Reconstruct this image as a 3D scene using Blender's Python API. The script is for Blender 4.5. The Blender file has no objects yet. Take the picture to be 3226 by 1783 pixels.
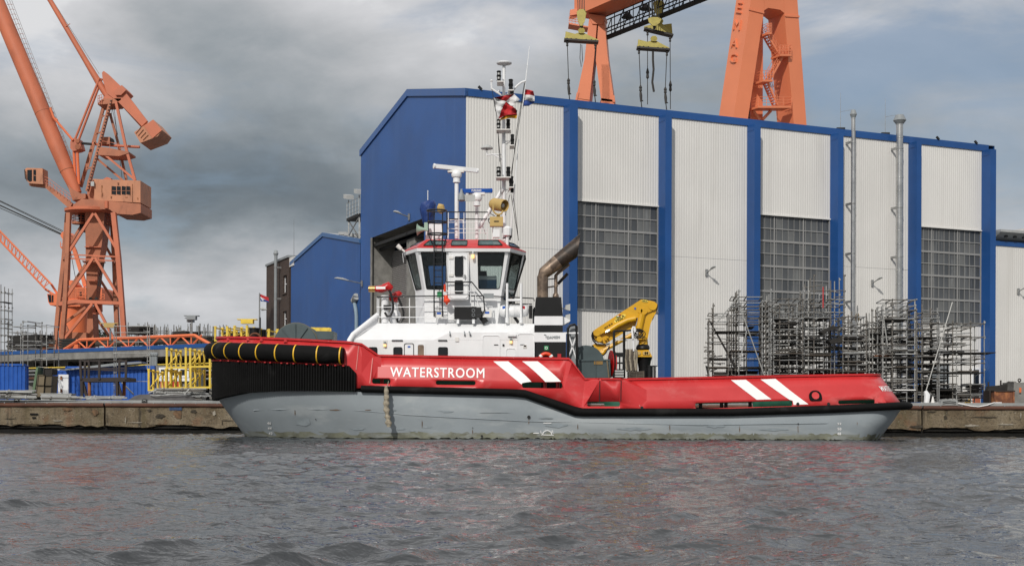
import bpy, bmesh, math, random
import numpy as np
from mathutils import Vector, Matrix
from mathutils.geometry import delaunay_2d_cdt
random.seed(7)
S = bpy.context.scene
COL = S.collection
rad = math.radians

# ------------------------------------------------------------------ camera
F, CX, HY, R, ZC = 4250.0, 1613.0, 1305.0, 0.0036, 1.15     # focal length (px), optical centre, roll, eye height over the water
cam_d = bpy.data.cameras.new('camera')
cam = bpy.data.objects.new('camera', cam_d); COL.objects.link(cam)
cam_d.sensor_width = 36.0; cam_d.lens = 36.0 * F / 3226.0
cam_d.shift_y = (HY - 891.5) / 3226.0
cam_d.clip_start = 0.5; cam_d.clip_end = 6000
cr, sr = math.cos(R), math.sin(R)
cam.matrix_world = Matrix(((cr, -sr, 0, 0), (0, 0, -1, 0), (sr, cr, 0, ZC), (0, 0, 0, 1)))
S.camera = cam

# ------------------------------------------------------------------ view, sun
S.view_settings.view_transform = 'Standard'; S.view_settings.look = 'None'
S.view_settings.exposure = 0.0; S.view_settings.gamma = 1.0; S.view_settings.use_curve_mapping = False
SUN_EL = rad(35); SUN_AZ = math.atan2(-0.30, -0.954)
to_sun = Vector((math.sin(SUN_AZ) * math.cos(SUN_EL), math.cos(SUN_AZ) * math.cos(SUN_EL), math.sin(SUN_EL)))
sd = bpy.data.lights.new('sun', 'SUN'); sd.energy = 2.7; sd.angle = rad(0.9); sd.color = (1.0, 0.95, 0.88)
so = bpy.data.objects.new('sun', sd); COL.objects.link(so)
so.rotation_euler = to_sun.to_track_quat('Z', 'Y').to_euler(); so.location = to_sun * 300

# ------------------------------------------------------------------ sky: Nishita sky under a broken cloud deck
def uv(x, y):
    dx, dy = x - CX, y - HY
    return dx + R * dy, dy - R * dx
def P(x, y, Y):                                       # a point of the photograph put at the depth Y
    u, v = uv(x, y)
    return Vector((u * Y / F, Y, ZC - v * Y / F))
def proj(p):
    u, v = p[0] * F / p[1], (ZC - p[2]) * F / p[1]
    return CX + u - R * v, HY + v + R * u

W = bpy.data.worlds.new('World'); S.world = W; W.use_nodes = True
nt = W.node_tree; nt.nodes.clear()
class NG:
    """tiny node-graph helper"""
    def __init__(s, t): s.t = t
    def n(s, typ, **kw):
        nd = s.t.nodes.new(typ)
        for k, v in kw.items(): setattr(nd, k, v)
        return nd
    def put(s, sock, v):
        if isinstance(v, bpy.types.NodeSocket): s.t.links.new(v, sock)
        elif v is not None: sock.default_value = v
    def math(s, op, a, b=None, c=None, clamp=False):
        nd = s.n('ShaderNodeMath', operation=op); nd.use_clamp = clamp
        for i, v in enumerate((a, b, c)): s.put(nd.inputs[i], v)
        return nd.outputs[0]
    def vmath(s, op, a, b=None, scale=None):
        nd = s.n('ShaderNodeVectorMath', operation=op)
        s.put(nd.inputs[0], a); s.put(nd.inputs[1], b)
        if scale is not None: s.put(nd.inputs['Scale'], scale)
        return nd.outputs['Value'] if op in ('LENGTH', 'DOT_PRODUCT', 'DISTANCE') else nd.outputs[0]
    def noise(s, vec, scale, detail=4, rough=0.5, dist=0.0):
        nd = s.n('ShaderNodeTexNoise'); s.put(nd.inputs['Vector'], vec)
        nd.inputs['Scale'].default_value = scale; nd.inputs['Detail'].default_value = detail
        nd.inputs['Roughness'].default_value = rough; nd.inputs['Distortion'].default_value = dist
        return nd.outputs[0]
    def ramp(s, fac, stops, interp='LINEAR'):
        nd = s.n('ShaderNodeValToRGB'); s.put(nd.inputs[0], fac); cr_ = nd.color_ramp; cr_.interpolation = interp
        while len(cr_.elements) > len(stops): cr_.elements.remove(cr_.elements[-1])
        while len(cr_.elements) < len(stops): cr_.elements.new(0.5)
        for e, (p, c) in zip(cr_.elements, stops):
            e.position = p; e.color = (c, c, c, 1) if isinstance(c, (int, float)) else (*c, 1)
        return nd.outputs[0]
    def mix(s, fac, a, b, mode='MIX'):
        nd = s.n('ShaderNodeMix', data_type='RGBA', blend_type=mode)
        s.put(nd.inputs[0], fac); s.put(nd.inputs[6], a if not isinstance(a, tuple) else (*a, 1)); s.put(nd.inputs[7], b if not isinstance(b, tuple) else (*b, 1))
        return nd.outputs[2]
    def mrange(s, v, a, b, c, d, typ='SMOOTHSTEP'):
        nd = s.n('ShaderNodeMapRange', interpolation_type=typ); s.put(nd.inputs[0], v)
        for i, q in enumerate((a, b, c, d)): s.put(nd.inputs[1 + i], q)
        return nd.outputs[0]
g = NG(nt)
tc = g.n('ShaderNodeTexCoord')
D = tc.outputs['Generated']
sky = g.n('ShaderNodeTexSky', sky_type='NISHITA', sun_disc=False, sun_elevation=SUN_EL, sun_rotation=SUN_AZ)
sky.air_density = 1.0; sky.dust_density = 1.6; sky.ozone_density = 1.5
sx = g.n('ShaderNodeSeparateXYZ'); g.put(sx.inputs[0], D)
zz = g.math('ADD', g.math('MAXIMUM', sx.outputs[2], 0.0), 0.30)
pl = g.n('ShaderNodeCombineXYZ')
g.put(pl.inputs[0], g.math('DIVIDE', sx.outputs[0], zz)); g.put(pl.inputs[1], g.math('DIVIDE', sx.outputs[1], zz)); g.put(pl.inputs[2], g.math('MULTIPLY', sx.outputs[2], 3.0))
PL = pl.outputs[0]
n_big = g.noise(PL, 1.1, 5, 0.5, 0.3)
DS = g.vmath('MULTIPLY', D, (1.0, 1.0, 1.9))
n_mid = g.noise(DS, 4.6, 9, 0.56, 0.5)
n_fine = g.noise(DS, 13.0, 9, 0.6, 0.3)
def blob(x, y, rx, ry):
    """soft elliptical weight round one direction of the sky"""
    u, v = uv(x, y); d0 = Vector((u / F, 1, -v / F)).normalized()
    df = g.vmath('SUBTRACT', g.vmath('ADD', D, wv), tuple(d0))
    sc = g.vmath('MULTIPLY', df, (F / rx, 1.2, F / ry))
    return g.mrange(g.vmath('LENGTH', sc), 0.0, 1.5, 1.0, 0.0)
wn = g.n('ShaderNodeTexNoise'); g.put(wn.inputs['Vector'], PL); wn.inputs['Scale'].default_value = 2.2; wn.inputs['Detail'].default_value = 7; wn.inputs['Roughness'].default_value = 0.55
wv = g.vmath('MULTIPLY', g.vmath('SUBTRACT', wn.outputs[1], (0.5, 0.5, 0.5)), (0.16, 0.0, 0.12))
BLOBS = [  # x, y, rx, ry, brightness
    (560, 600, 850, 150, -0.26), (420, 920, 420, 70, 0.05), (800, 900, 260, 90, .05), (1000, 560, 500, 230, -0.05), (330, 960, 800, 170, 0.13), (700, 990, 330, 120, 0.10),
    (230, 120, 330, 210, 0.19), (560, 60, 260, 160, -0.10), (820, 250, 380, 180, -0.07), (1300, 110, 420, 170, 0.20), (1060, 160, 230, 120, -0.04),
    (2000, 150, 500, 300, -0.06), (2660, 110, 230, 110, 0.15), (600, 990, 300, 80, .05), (2450, 300, 900, 420, -0.08), (3080, 620, 300, 260, 0.06), (2900, 60, 500, 120, 0.0)]
val = g.math('MULTIPLY', g.math('SUBTRACT', n_mid, 0.5), 0.80)
val = g.math('ADD', val, g.math('MULTIPLY', g.math('SUBTRACT', n_fine, 0.5), 0.30))
val = g.math('ADD', val, g.math('MULTIPLY', g.math('SUBTRACT', n_big, 0.5), 0.30))
for (bx, by, rx, ry, k) in BLOBS:
    if k: val = g.math('MULTIPLY_ADD', blob(bx, by, rx, ry), k * 1.5, val)
val = g.math('ADD', val, g.math('ADD', 0.575, g.mrange(sx.outputs[2], 0.15, 0.5, 0.0, 0.45)))
cloud = g.ramp(val, [(0.0, (0.13, 0.16, 0.185)), (0.25, (0.19, 0.222, 0.248)), (0.5, (0.315, 0.348, 0.375)), (0.72, (0.47, 0.485, 0.505)), (0.95, (0.63, 0.635, 0.655)), (1.0, (0.72, 0.725, 0.74))])
gap = g.math('ADD', g.math('MULTIPLY', blob(2700, 380, 1000, 700), 0.36), g.math('MULTIPLY', blob(3120, 520, 260, 200), 0.12))
cov = g.math('ADD', g.math('SUBTRACT', 0.84, gap), g.math('MULTIPLY', g.math('SUBTRACT', g.noise(PL, 3.4, 8, 0.55, 0.5), 0.5), 1.5), clamp=True)
cov = g.mrange(cov, 0.35, 0.85, 0.25, 1.0)
SKY_K = 0.09
cl10 = g.vmath('SCALE', cloud, scale=1.0 / SKY_K)
fin = g.mix(cov, g.mix(0.45, sky.outputs[0], (2.7, 3.55, 4.7)), cl10)
bg = g.n('ShaderNodeBackground'); g.put(bg.inputs[0], fin); bg.inputs[1].default_value = SKY_K
wo = g.n('ShaderNodeOutputWorld'); nt.links.new(bg.outputs[0], wo.inputs[0])

# ------------------------------------------------------------------ object helpers
ORG = {}
def tag(o, label=None, cat=None, group=None, kind=None):
    if label: o['label'] = label
    if cat: o['category'] = cat
    if group: o['group'] = group
    if kind: o['kind'] = kind
    return o
def thing(name, label, cat, loc=(0, 0, 0), group=None):
    o = bpy.data.objects.new(name, None); COL.objects.link(o); o.location = loc; o.empty_display_size = 0.3
    ORG[o.name] = Vector(loc)
    return tag(o, label, cat, group)
def link(name, me, parent=None, loc=None):
    o = bpy.data.objects.new(name, me); COL.objects.link(o)
    if parent is not None:
        o.parent = parent; ORG[o.name] = ORG[parent.name].copy()
    else:
        o.location = loc or (0, 0, 0); ORG[o.name] = Vector(o.location)
    return o
def copy_tree(o, parent=None):
    c = o.copy(); COL.objects.link(c); c.parent = parent
    for ch in o.children: copy_tree(ch, c)
    return c
def shade(me, ang=35):
    me.polygons.foreach_set('use_smooth', np.ones(len(me.polygons), dtype=bool))
    me.set_sharp_from_angle(angle=rad(ang))
class MB:
    """collects shapes in world coordinates; build() links them as ONE mesh object"""
    def __init__(s): s.v = []; s.f = []
    def add(s, vs, fs):
        b = len(s.v); s.v.extend([tuple(q) for q in vs]); s.f.extend([tuple(b + i for i in f) for f in fs]); return s
    def hexa(s, p):                    # 8 corners: bottom ring, top ring
        return s.add(p, [(0, 3, 2, 1), (4, 5, 6, 7), (0, 1, 5, 4), (1, 2, 6, 5), (2, 3, 7, 6), (3, 0, 4, 7)])
    def box(s, lo, hi):
        (a, b, c), (d, e, f) = lo, hi
        return s.hexa([(a, b, c), (d, b, c), (d, e, c), (a, e, c), (a, b, f), (d, b, f), (d, e, f), (a, e, f)])
    def cbox(s, c, sx_, sy_, sz_): return s.box((c[0] - sx_ / 2, c[1] - sy_ / 2, c[2] - sz_ / 2), (c[0] + sx_ / 2, c[1] + sy_ / 2, c[2] + sz_ / 2))
    def obox(s, o, ax, ay, az):        # box spanned from corner o
        o, ax, ay, az = map(Vector, (o, ax, ay, az))
        return s.hexa([o, o + ax, o + ax + ay, o + ay, o + az, o + az + ax, o + az + ax + ay, o + az + ay])
    def bar(s, p0, p1, w, h=None, up=(0, 0, 1), w1=None, h1=None):
        p0, p1 = Vector(p0), Vector(p1); h = h or w; d = (p1 - p0).normalized(); up = Vector(up)
        if abs(d.dot(up)) > 0.98: up = Vector((0, 1, 0))
        a = d.cross(up).normalized(); b = a.cross(d).normalized(); w1 = w1 or w; h1 = h1 or h
        r = []
        for p, ww, hh in ((p0, w, h), (p1, w1, h1)):
            r += [p - a * ww / 2 - b * hh / 2, p + a * ww / 2 - b * hh / 2, p + a * ww / 2 + b * hh / 2, p - a * ww / 2 + b * hh / 2]
        return s.hexa(r)
    def tube(s, p0, p1, r0, r1=None, n=10, caps=True): return s.path([p0, p1], [r0, r1 if r1 is not None else r0], n, caps)
    def path(s, pts, r, n=8, caps=True, closed=False, squash=None):
        pts = [Vector(q) for q in pts]; m = len(pts)
        rs = r if isinstance(r, (list, tuple)) else [r] * m
        vs, fs = [], []
        prev = None
        for i, q in enumerate(pts):
            if closed: d = pts[(i + 1) % m] - pts[i - 1]
            else: d = (pts[min(i + 1, m - 1)] - pts[max(i - 1, 0)])
            d.normalize()
            if prev is None:
                up = Vector((0, 0, 1)) if abs(d.z) < 0.9 else Vector((1, 0, 0))
                a = d.cross(up).normalized()
            else:
                a = (prev - d * prev.dot(d)).normalized()
            b = d.cross(a).normalized(); prev = a
            for k in range(n):
                t = 2 * math.pi * k / n
                vs.append(q + (a * math.cos(t) + b * math.sin(t)) * rs[i])
        L = m if closed else m - 1
        for i in range(L):
            for k in range(n):
                i2 = (i + 1) % m; k2 = (k + 1) % n
                fs.append((i * n + k, i * n + k2, i2 * n + k2, i2 * n + k))
        if caps and not closed:
            fs.append(tuple(range(n - 1, -1, -1))); fs.append(tuple((m - 1) * n + k for k in range(n)))
        return s.add(vs, fs)
    def prism(s, poly, off):           # planar polygon (3D points) pushed along the vector off
        poly = [Vector(q) for q in poly]; off = Vector(off); n = len(poly)
        nrm = Vector((0, 0, 0))
        for i in range(n): nrm += poly[i].cross(poly[(i + 1) % n])
        if nrm.dot(off) > 0: poly.reverse()
        vs = poly + [q + off for q in poly]
        return s.add(vs, [tuple(range(n)), tuple(range(2 * n - 1, n - 1, -1))] + [(i, i + n, (i + 1) % n + n, (i + 1) % n) for i in range(n)])
    def lathe(s, base, prof, n=16, axis=(0, 0, 1)):
        base = Vector(base); ax = Vector(axis).normalized()
        a = ax.orthogonal().normalized(); b = ax.cross(a)
        vs, fs = [], []
        for (r, z) in prof:
            for k in range(n):
                t = 2 * math.pi * k / n
                vs.append(base + ax * z + (a * math.cos(t) + b * math.sin(t)) * max(r, 1e-4))
        m = len(prof)
        for i in range(m - 1):
            for k in range(n):
                k2 = (k + 1) % n; fs.append((i * n + k, i * n + k2, (i + 1) * n + k2, (i + 1) * n + k))
        fs.append(tuple(range(n - 1, -1, -1))); fs.append(tuple((m - 1) * n + k for k in range(n)))
        return s.add(vs, fs)
    def quad(s, a, b, c, d): return s.add([a, b, c, d], [(0, 1, 2, 3)])
    def grid(s, rows, wrap=False):     # rows of equally many points
        m, n = len(rows), len(rows[0]); fs = []
        for i in range(m - 1):
            for k in range(n if wrap else n - 1):
                k2 = (k + 1) % n; fs.append((i * n + k, i * n + k2, (i + 1) * n + k2, (i + 1) * n + k))
        return s.add([q for r_ in rows for q in r_], fs)
    def mesh(s, name, mat, org=Vector((0, 0, 0)), ang=35):
        me = bpy.data.meshes.new(name); o = Vector(org)
        me.from_pydata([(x - o[0], y - o[1], z - o[2]) for x, y, z in s.v], [], s.f)
        if mat:
            for m_ in (mat if isinstance(mat, (list, tuple)) else [mat]): me.materials.append(m_)
        shade(me, ang); return me
    def build(s, name, mat, parent=None, loc=None, ang=35):
        if parent is not None: o_ = ORG[parent.name]
        else: o_ = Vector(loc) if loc is not None else Vector(s.v[0])
        return link(name, s.mesh(name, mat, o_, ang), parent, o_)
def rrect(x0, y0, x1, y1, r=0.0, n=4):
    if r <= 0: return [(x0, y0), (x1, y0), (x1, y1), (x0, y1)]
    out = []
    for cx, cy, a0 in ((x1 - r, y0 + r, -90), (x1 - r, y1 - r, 0), (x0 + r, y1 - r, 90), (x0 + r, y0 + r, 180)):
        for k in range(n + 1):
            t = rad(a0 + 90 * k / n); out.append((cx + r * math.cos(t), cy + r * math.sin(t)))
    return out
def rpoly(pts, r, n=3):
    """polygon with rounded corners"""
    out = []; m = len(pts)
    for i in range(m):
        p, a, b = Vector(pts[i]), Vector(pts[i - 1]), Vector(pts[(i + 1) % m])
        u, v = (a - p), (b - p); ru = min(r, u.length * .45); rv = min(r, v.length * .45)
        s0, s1 = p + u.normalized() * ru, p + v.normalized() * rv
        for k in range(n + 1):
            t = k / n; q = s0 * (1 - t) ** 2 + p * 2 * t * (1 - t) + s1 * t * t; out.append((q.x, q.y))
    return out
def inside(pt, poly):
    x, y = pt; c = False; j = len(poly) - 1
    for i in range(len(poly)):
        xi, yi = poly[i]; xj, yj = poly[j]
        if (yi > y) != (yj > y) and x < (xj - xi) * (y - yi) / (yj - yi) + xi: c = not c
        j = i
    return c
def tri2d(outline, holes=(), extra=(), edges_extra=()):
    """constrained triangulation of an outline with holes -> points, triangles"""
    vs = []; es = []
    for lp in [outline] + list(holes):
        b = len(vs); n = len(lp); vs += [Vector(q[:2]) for q in lp]; es += [(b + i, b + (i + 1) % n) for i in range(n)]
    vs += [Vector(q[:2]) for q in extra]
    for (p, q) in edges_extra:
        b = len(vs); vs += [Vector(p), Vector(q)]; es.append((b, b + 1))
    r = delaunay_2d_cdt(vs, es, [], 0, 1e-5)
    tv = [(q.x, q.y) for q in r[0]]; tf = []
    for f in r[2]:
        cx = sum(tv[i][0] for i in f) / len(f); cy = sum(tv[i][1] for i in f) / len(f)
        if inside((cx, cy), outline) and not any(inside((cx, cy), h) for h in holes): tf.append(tuple(f))
    return tv, tf
def plate(mb, o, ux, uy, outline, holes=(), th=0.05):
    """flat sheet with holes and real thickness; its front looks along ux x uy"""
    o, ux, uy = Vector(o), Vector(ux).normalized(), Vector(uy).normalized(); nz = ux.cross(uy).normalized()
    tv, tf = tri2d(outline, holes)
    fr = [o + ux * x + uy * y for x, y in tv]; bk = [q - nz * th for q in fr]
    def ccw(f):
        (x0, y0), (x1, y1), (x2, y2) = (tv[i] for i in f[:3]); return (x1 - x0) * (y2 - y0) - (x2 - x0) * (y1 - y0) > 0
    tf = [f if ccw(f) else f[::-1] for f in tf]
    n = len(fr); mb.add(fr + bk, tf + [tuple(n + i for i in f[::-1]) for f in tf])
    for lp in [outline] + list(holes):
        m = len(lp); a = [o + ux * x + uy * y for x, y in (q[:2] for q in lp)]
        mb.add(a + [q - nz * th for q in a], [(i, i + m, (i + 1) % m + m, (i + 1) % m) for i in range(m)])
    return mb

# ------------------------------------------------------------------ materials
def pmat(name, col, rough=0.5, metal=0.0, var=0.10, vs=1.2, bump=0.0, bs=20.0, dirt=None, dk=0.35, ds=(0.8, 0.8, 0.8), dlo=0.52, dhi=0.72, coat=0.0, spec=0.5):
    m = bpy.data.materials.new(name); m.use_nodes = True; t = m.node_tree; t.nodes.clear(); q = NG(t)
    b = q.n('ShaderNodeBsdfPrincipled'); o = q.n('ShaderNodeOutputMaterial'); t.links.new(b.outputs[0], o.inputs[0])
    c = q.n('ShaderNodeTexCoord').outputs['Object']
    nz = q.noise(c, vs, 6, 0.6)
    lo = tuple(x * (1 - var) for x in col); hi = tuple(min(1, x * (1 + var)) for x in col)
    cc = q.mix(q.mrange(nz, 0.3, 0.7, 0, 1), lo, hi)
    if dirt:
        dn = q.noise(q.vmath('MULTIPLY', c, ds), 1.0, 8, 0.65, 0.4)
        cc = q.mix(q.math('MULTIPLY', q.mrange(dn, dlo, dhi, 0, 1), dk), cc, dirt)
    q.put(b.inputs['Base Color'], cc)
    b.inputs['Metallic'].default_value = metal; b.inputs['Specular IOR Level'].default_value = spec
    q.put(b.inputs['Roughness'], q.math('ADD', q.math('MULTIPLY', q.math('SUBTRACT', nz, 0.5), 0.25), rough, clamp=True))
    if coat: b.inputs['Coat Weight'].default_value = coat; b.inputs['Coat Roughness'].default_value = 0.15
    if bump:
        bn = q.n('ShaderNodeBump'); bn.inputs['Strength'].default_value = bump; bn.inputs['Distance'].default_value = 0.05
        q.put(bn.inputs['Height'], q.noise(c, bs, 5, 0.6)); t.links.new(bn.outputs[0], b.inputs['Normal'])
    return m
RUST = (0.16, 0.055, 0.022)
M = dict(
    red=pmat('red_paint', (0.545, 0.032, 0.034), 0.30, var=.08, vs=.5, bump=.03, bs=1.1, dirt=(0.62, 0.15, 0.14), dk=.5, ds=(.5, .5, .9)),
    hull=pmat('grey_hull_paint', (0.265, 0.30, 0.322), 0.40, var=.10, vs=.3, bump=.09, bs=.9, dirt=(0.37, 0.40, 0.41), dk=.6, ds=(.22, .5, 1.1), dlo=.48, dhi=.62),
    white=pmat('white_paint', (0.78, 0.79, 0.80), 0.38, var=.03, dirt=(.55, .52, .48), dk=.25, ds=(1.2, 1.2, .5), dlo=.58, dhi=.8),
    black=pmat('black_paint', (0.006, 0.006, 0.0065), 0.5, var=.2, spec=.3),
    rubber=pmat('black_rubber', (0.006, 0.006, 0.006), 0.75, var=.3, bump=.3, bs=9, spec=.12, dirt=(.03, .03, .03), dk=.5, dlo=.56, dhi=.74),
    rail=pmat('dark_handrail', (0.012, 0.013, 0.015), 0.4, var=.2),
    yellow=pmat('yellow_strap', (0.72, 0.42, 0.02), 0.5, var=.15, dirt=(.2, .12, .02), dk=.4),
    cyel=pmat('yellow_deck_crane_paint', (0.63, 0.345, 0.010), 0.38, var=.08, dirt=(.2, .1, .02), dk=.3),
    frm=pmat('yellow_frame_paint', (0.72, 0.52, 0.06), 0.5, var=.12, dirt=(.3, .15, .04), dk=.5, ds=(2, 2, 2)),
    khaki=pmat('beige_searchlight_paint', (0.48, 0.33, 0.11), 0.45, var=.08),
    green=pmat('green_deck_paint', (0.03, 0.13, 0.085), 0.55, var=.12),
    winch=pmat('dark_grey_green_winch_paint', (0.055, 0.08, 0.085), 0.45, var=.12, dirt=(.02, .02, .02), dk=.4),
    orange=pmat('orange_crane_paint', (0.54, 0.155, 0.076), 0.6, var=.12, vs=.3, dirt=(0.30, 0.10, 0.055), dk=.6, ds=(.5, .5, .2)),
    ochre=pmat('dusty_orange_house_paint', (0.50, 0.215, 0.115), 0.65, var=.12, vs=.6, dirt=(0.22, 0.085, 0.045), dk=.6, ds=(1.2, 1.2, .35), dlo=.55, dhi=.70),
    orange2=pmat('bright_orange_crane_paint', (0.72, 0.17, 0.06), 0.55, var=.06, vs=.3),
    oranged=pmat('faded_orange_crane_paint', (0.40, 0.145, 0.075), 0.65, var=.18, vs=.5, dirt=RUST, dk=.6, ds=(.9, .9, .5), dlo=.56, dhi=.70),
    gant=pmat('salmon_gantry_paint', (0.70, 0.215, 0.10), 0.5, var=.05, vs=.15, dirt=(.62, .17, .08), dk=.35, ds=(.12, .12, .06)),
    blue=pmat('blue_cladding', (0.010, 0.069, 0.24), 0.42, var=.13, vs=.15, dirt=(.022, .088, .27), dk=.6, ds=(.7, .7, .04)),
    cont=pmat('blue_container_paint', (0.012, 0.09, 0.40), 0.45, var=.1, dirt=(.03, .07, .2), dk=.4, ds=(1, 1, .3)),
    clad=pmat('off_white_cladding', (0.655, 0.645, 0.62), 0.45, var=.04, vs=.12, dirt=(.46, .44, .41), dk=.3, ds=(.9, .9, .05), dlo=.5, dhi=.75),
    trim=pmat('pale_metal_trim', (0.70, 0.69, 0.66), 0.4, var=.04),
    galv=pmat('galvanised_steel', (0.33, 0.335, 0.33), 0.42, 0.55, var=.2, vs=2.5, dirt=(.12, .10, .085), dk=.6, ds=(2, 2, 2)),
    stain=pmat('stainless_flue', (0.50, 0.50, 0.49), 0.28, 0.85, var=.12, vs=.8),
    conc=pmat('grey_concrete', (0.21, 0.205, 0.19), 0.85, var=.2, bump=.4, bs=6, dirt=(.10, .095, .08), dk=.6, ds=(.7, .7, .25)),
    shut=pmat('grey_roller_shutter', (0.215, 0.205, 0.20), 0.5, var=.08),
    brown=pmat('dark_brown_steel', (0.02, 0.012, 0.010), 0.6, var=.3, dirt=(.08, .03, .015), dk=.5),
    wood=pmat('weathered_plank', (0.085, 0.07, 0.055), 0.85, var=.35, vs=3, bump=.3, bs=15),
    woodd=pmat('dark_shaded_plank', (0.022, 0.020, 0.018), 0.85, var=.4, vs=3, bump=.3, bs=15),  # dark timber; its colour also carries shade of scaffold board undersides
    rust=pmat('rusty_steel', (0.17, 0.062, 0.03), 0.85, var=.35, vs=2, bump=.4, bs=12, dirt=(.42, .17, .06), dk=.7, ds=(1.4, 1.4, 1.4), dlo=.45, dhi=.6),
    rope=pmat('hemp_rope', (0.33, 0.29, 0.22), 0.95, var=.3, vs=8, bump=.8, bs=30),
    cable=pmat('dark_steel_cable', (0.03, 0.028, 0.025), 0.6, var=.2),
    hosem=pmat('black_hose', (0.01, 0.01, 0.01), 0.45, var=.2),
    hoist=pmat('olive_yellow_hoist_paint', (0.42, 0.36, 0.09), 0.55, var=.15, dirt=(.12, .08, .03), dk=.6, ds=(1.2, 1.2, 1.2)),
    hred=pmat('glossy_red_cover', (0.45, 0.012, 0.012), 0.25, var=.12, bump=.5, bs=4),
    brass=pmat('brass', (0.50, 0.30, 0.11), 0.3, 0.8, var=.15),
    tarp=pmat('blue_tarpaulin', (0.008, 0.036, 0.17), 0.45, var=.2, bump=.8, bs=5),
    horn=pmat('pale_green_horn_paint', (0.33, 0.45, 0.36), 0.45, var=.06),
    exh=pmat('heat_stained_exhaust', (0.32, 0.235, 0.17), 0.38, 0.45, var=.3, vs=1.5, dirt=(.03, .022, .02), dk=.7, ds=(1.5, 1.5, 1.5), dlo=.42, dhi=.62),
    soot_shade=pmat('sooty_exhaust_and_shade', (0.028, 0.022, 0.018), 0.5, 0.3, var=.5, vs=1.8, dirt=(.10, .065, .045), dk=.6, ds=(1.2, 1.2, 1.2), dlo=.45, dhi=.6),
    lamp=pmat('pale_grey_lamp_housing', (0.42, 0.43, 0.42), 0.4, var=.05),
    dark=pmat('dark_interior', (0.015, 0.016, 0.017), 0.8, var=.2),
    teal=pmat('dark_interior_fittings', (0.03, 0.035, 0.036), 0.6, var=.2),
    inblue=pmat('blue_console', (0.02, 0.11, 0.25), 0.5, var=.05),
    letter=pmat('white_lettering', (0.86, 0.86, 0.85), 0.45, var=.02),
    lred=pmat('lifebuoy_orange', (0.75, 0.06, 0.015), 0.5, var=.05),
    tan=pmat('tan_crate', (0.17, 0.135, 0.085), 0.8, var=.2, dirt=(.07, .06, .03), dk=.5),
    dkcra=pmat('dark_cratewood', (0.10, 0.08, 0.05), 0.8, var=.25),
    grn=pmat('faded_green_board', (0.10, 0.16, 0.09), 0.7, var=.15),
    grey=pmat('mid_grey_paint', (0.24, 0.26, 0.27), 0.5, var=.1),
    roofm=pmat('grey_roof_sheet', (0.34, 0.35, 0.35), 0.6, var=.1),
    foliage=pmat('dark_green_leaves', (0.03, 0.045, 0.025), 0.8, var=.4, vs=2),
    sign_g=pmat('green_sign', (0.01, 0.25, 0.08), 0.5, var=.02),
    sign_b=pmat('blue_label', (0.01, 0.09, 0.42), 0.5, var=.02),
    ground=pmat('dirty_quay_paving', (0.13, 0.125, 0.115), 0.9, var=.25, vs=.4, bump=.3, bs=3),
    pipe=pmat('rusty_fender_pipe', (0.10, 0.042, 0.026), 0.8, var=.3, vs=.8, bump=.4, bs=8, dirt=(.30, .15, .05), dk=.8, ds=(.10, .6, .6), dlo=.55, dhi=.68),
    qbeam=pmat('pale_grey_quay_coping', (0.27, 0.28, 0.275), 0.7, var=.15, vs=1.5, dirt=(.10, .09, .08), dk=.5, ds=(.6, 2, 2)),
    slime=pmat('wet_black_weed', (0.006, 0.006, 0.005), 0.7, var=.4, vs=3, bump=.8, bs=8, spec=.2),
    bwhite=pmat('plain_white_flag_cloth', (0.62, 0.62, 0.62), 0.8, var=.03),
    bred=pmat('red_flag_cloth', (0.45, 0.02, 0.025), 0.8, var=.03),
    bblue=pmat('blue_flag_cloth', (0.02, 0.06, 0.25), 0.8, var=.03),
    bblack=pmat('black_flag_cloth', (0.012, 0.012, 0.014), 0.8, var=.03),
    bgold=pmat('gold_flag_cloth', (0.70, 0.36, 0.02), 0.8, var=.03),
)
def glass_mat(name, tint, gl=0.5, rough=0.02):
    m = bpy.data.materials.new(name); m.use_nodes = True; t = m.node_tree; t.nodes.clear(); q = NG(t)
    tr = q.n('ShaderNodeBsdfTransparent'); tr.inputs[0].default_value = (*tint, 1)
    gs = q.n('ShaderNodeBsdfGlossy'); gs.inputs['Roughness'].default_value = rough; gs.inputs[0].default_value = (.9, .95, .95, 1)
    bn = q.n('ShaderNodeBump'); bn.inputs['Strength'].default_value = .05; bn.inputs['Distance'].default_value = .02
    q.put(bn.inputs['Height'], q.noise(q.n('ShaderNodeTexCoord').outputs['Object'], 2.0, 2)); t.links.new(bn.outputs[0], gs.inputs['Normal'])
    lw = q.n('ShaderNodeLayerWeight'); lw.inputs[0].default_value = gl
    fc = q.math('ADD', q.math('MULTIPLY', lw.outputs['Fresnel'], 0.75), 0.11, clamp=True)
    mx = q.n('ShaderNodeMixShader'); q.put(mx.inputs[0], fc); t.links.new(tr.outputs[0], mx.inputs[1]); t.links.new(gs.outputs[0], mx.inputs[2])
    o = q.n('ShaderNodeOutputMaterial'); t.links.new(mx.outputs[0], o.inputs[0]); return m
M['glass'] = glass_mat('tinted_wheelhouse_glass', (0.78, 0.87, 0.86), 0.3)
M['dglass'] = pmat('dark_window_glass', (0.012, 0.014, 0.016), 0.08, var=.2)
def emit_mat(name, col, k):
    m = bpy.data.materials.new(name); m.use_nodes = True; t = m.node_tree; b = t.nodes['Principled BSDF']
    b.inputs['Base Color'].default_value = (.9, .6, .3, 1); b.inputs['Emission Color'].default_value = (*col, 1); b.inputs['Emission Strength'].default_value = k; return m
M['lit'] = emit_mat('lit_lamp_glass', (1.0, 0.52, 0.16), 1.3)
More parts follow.
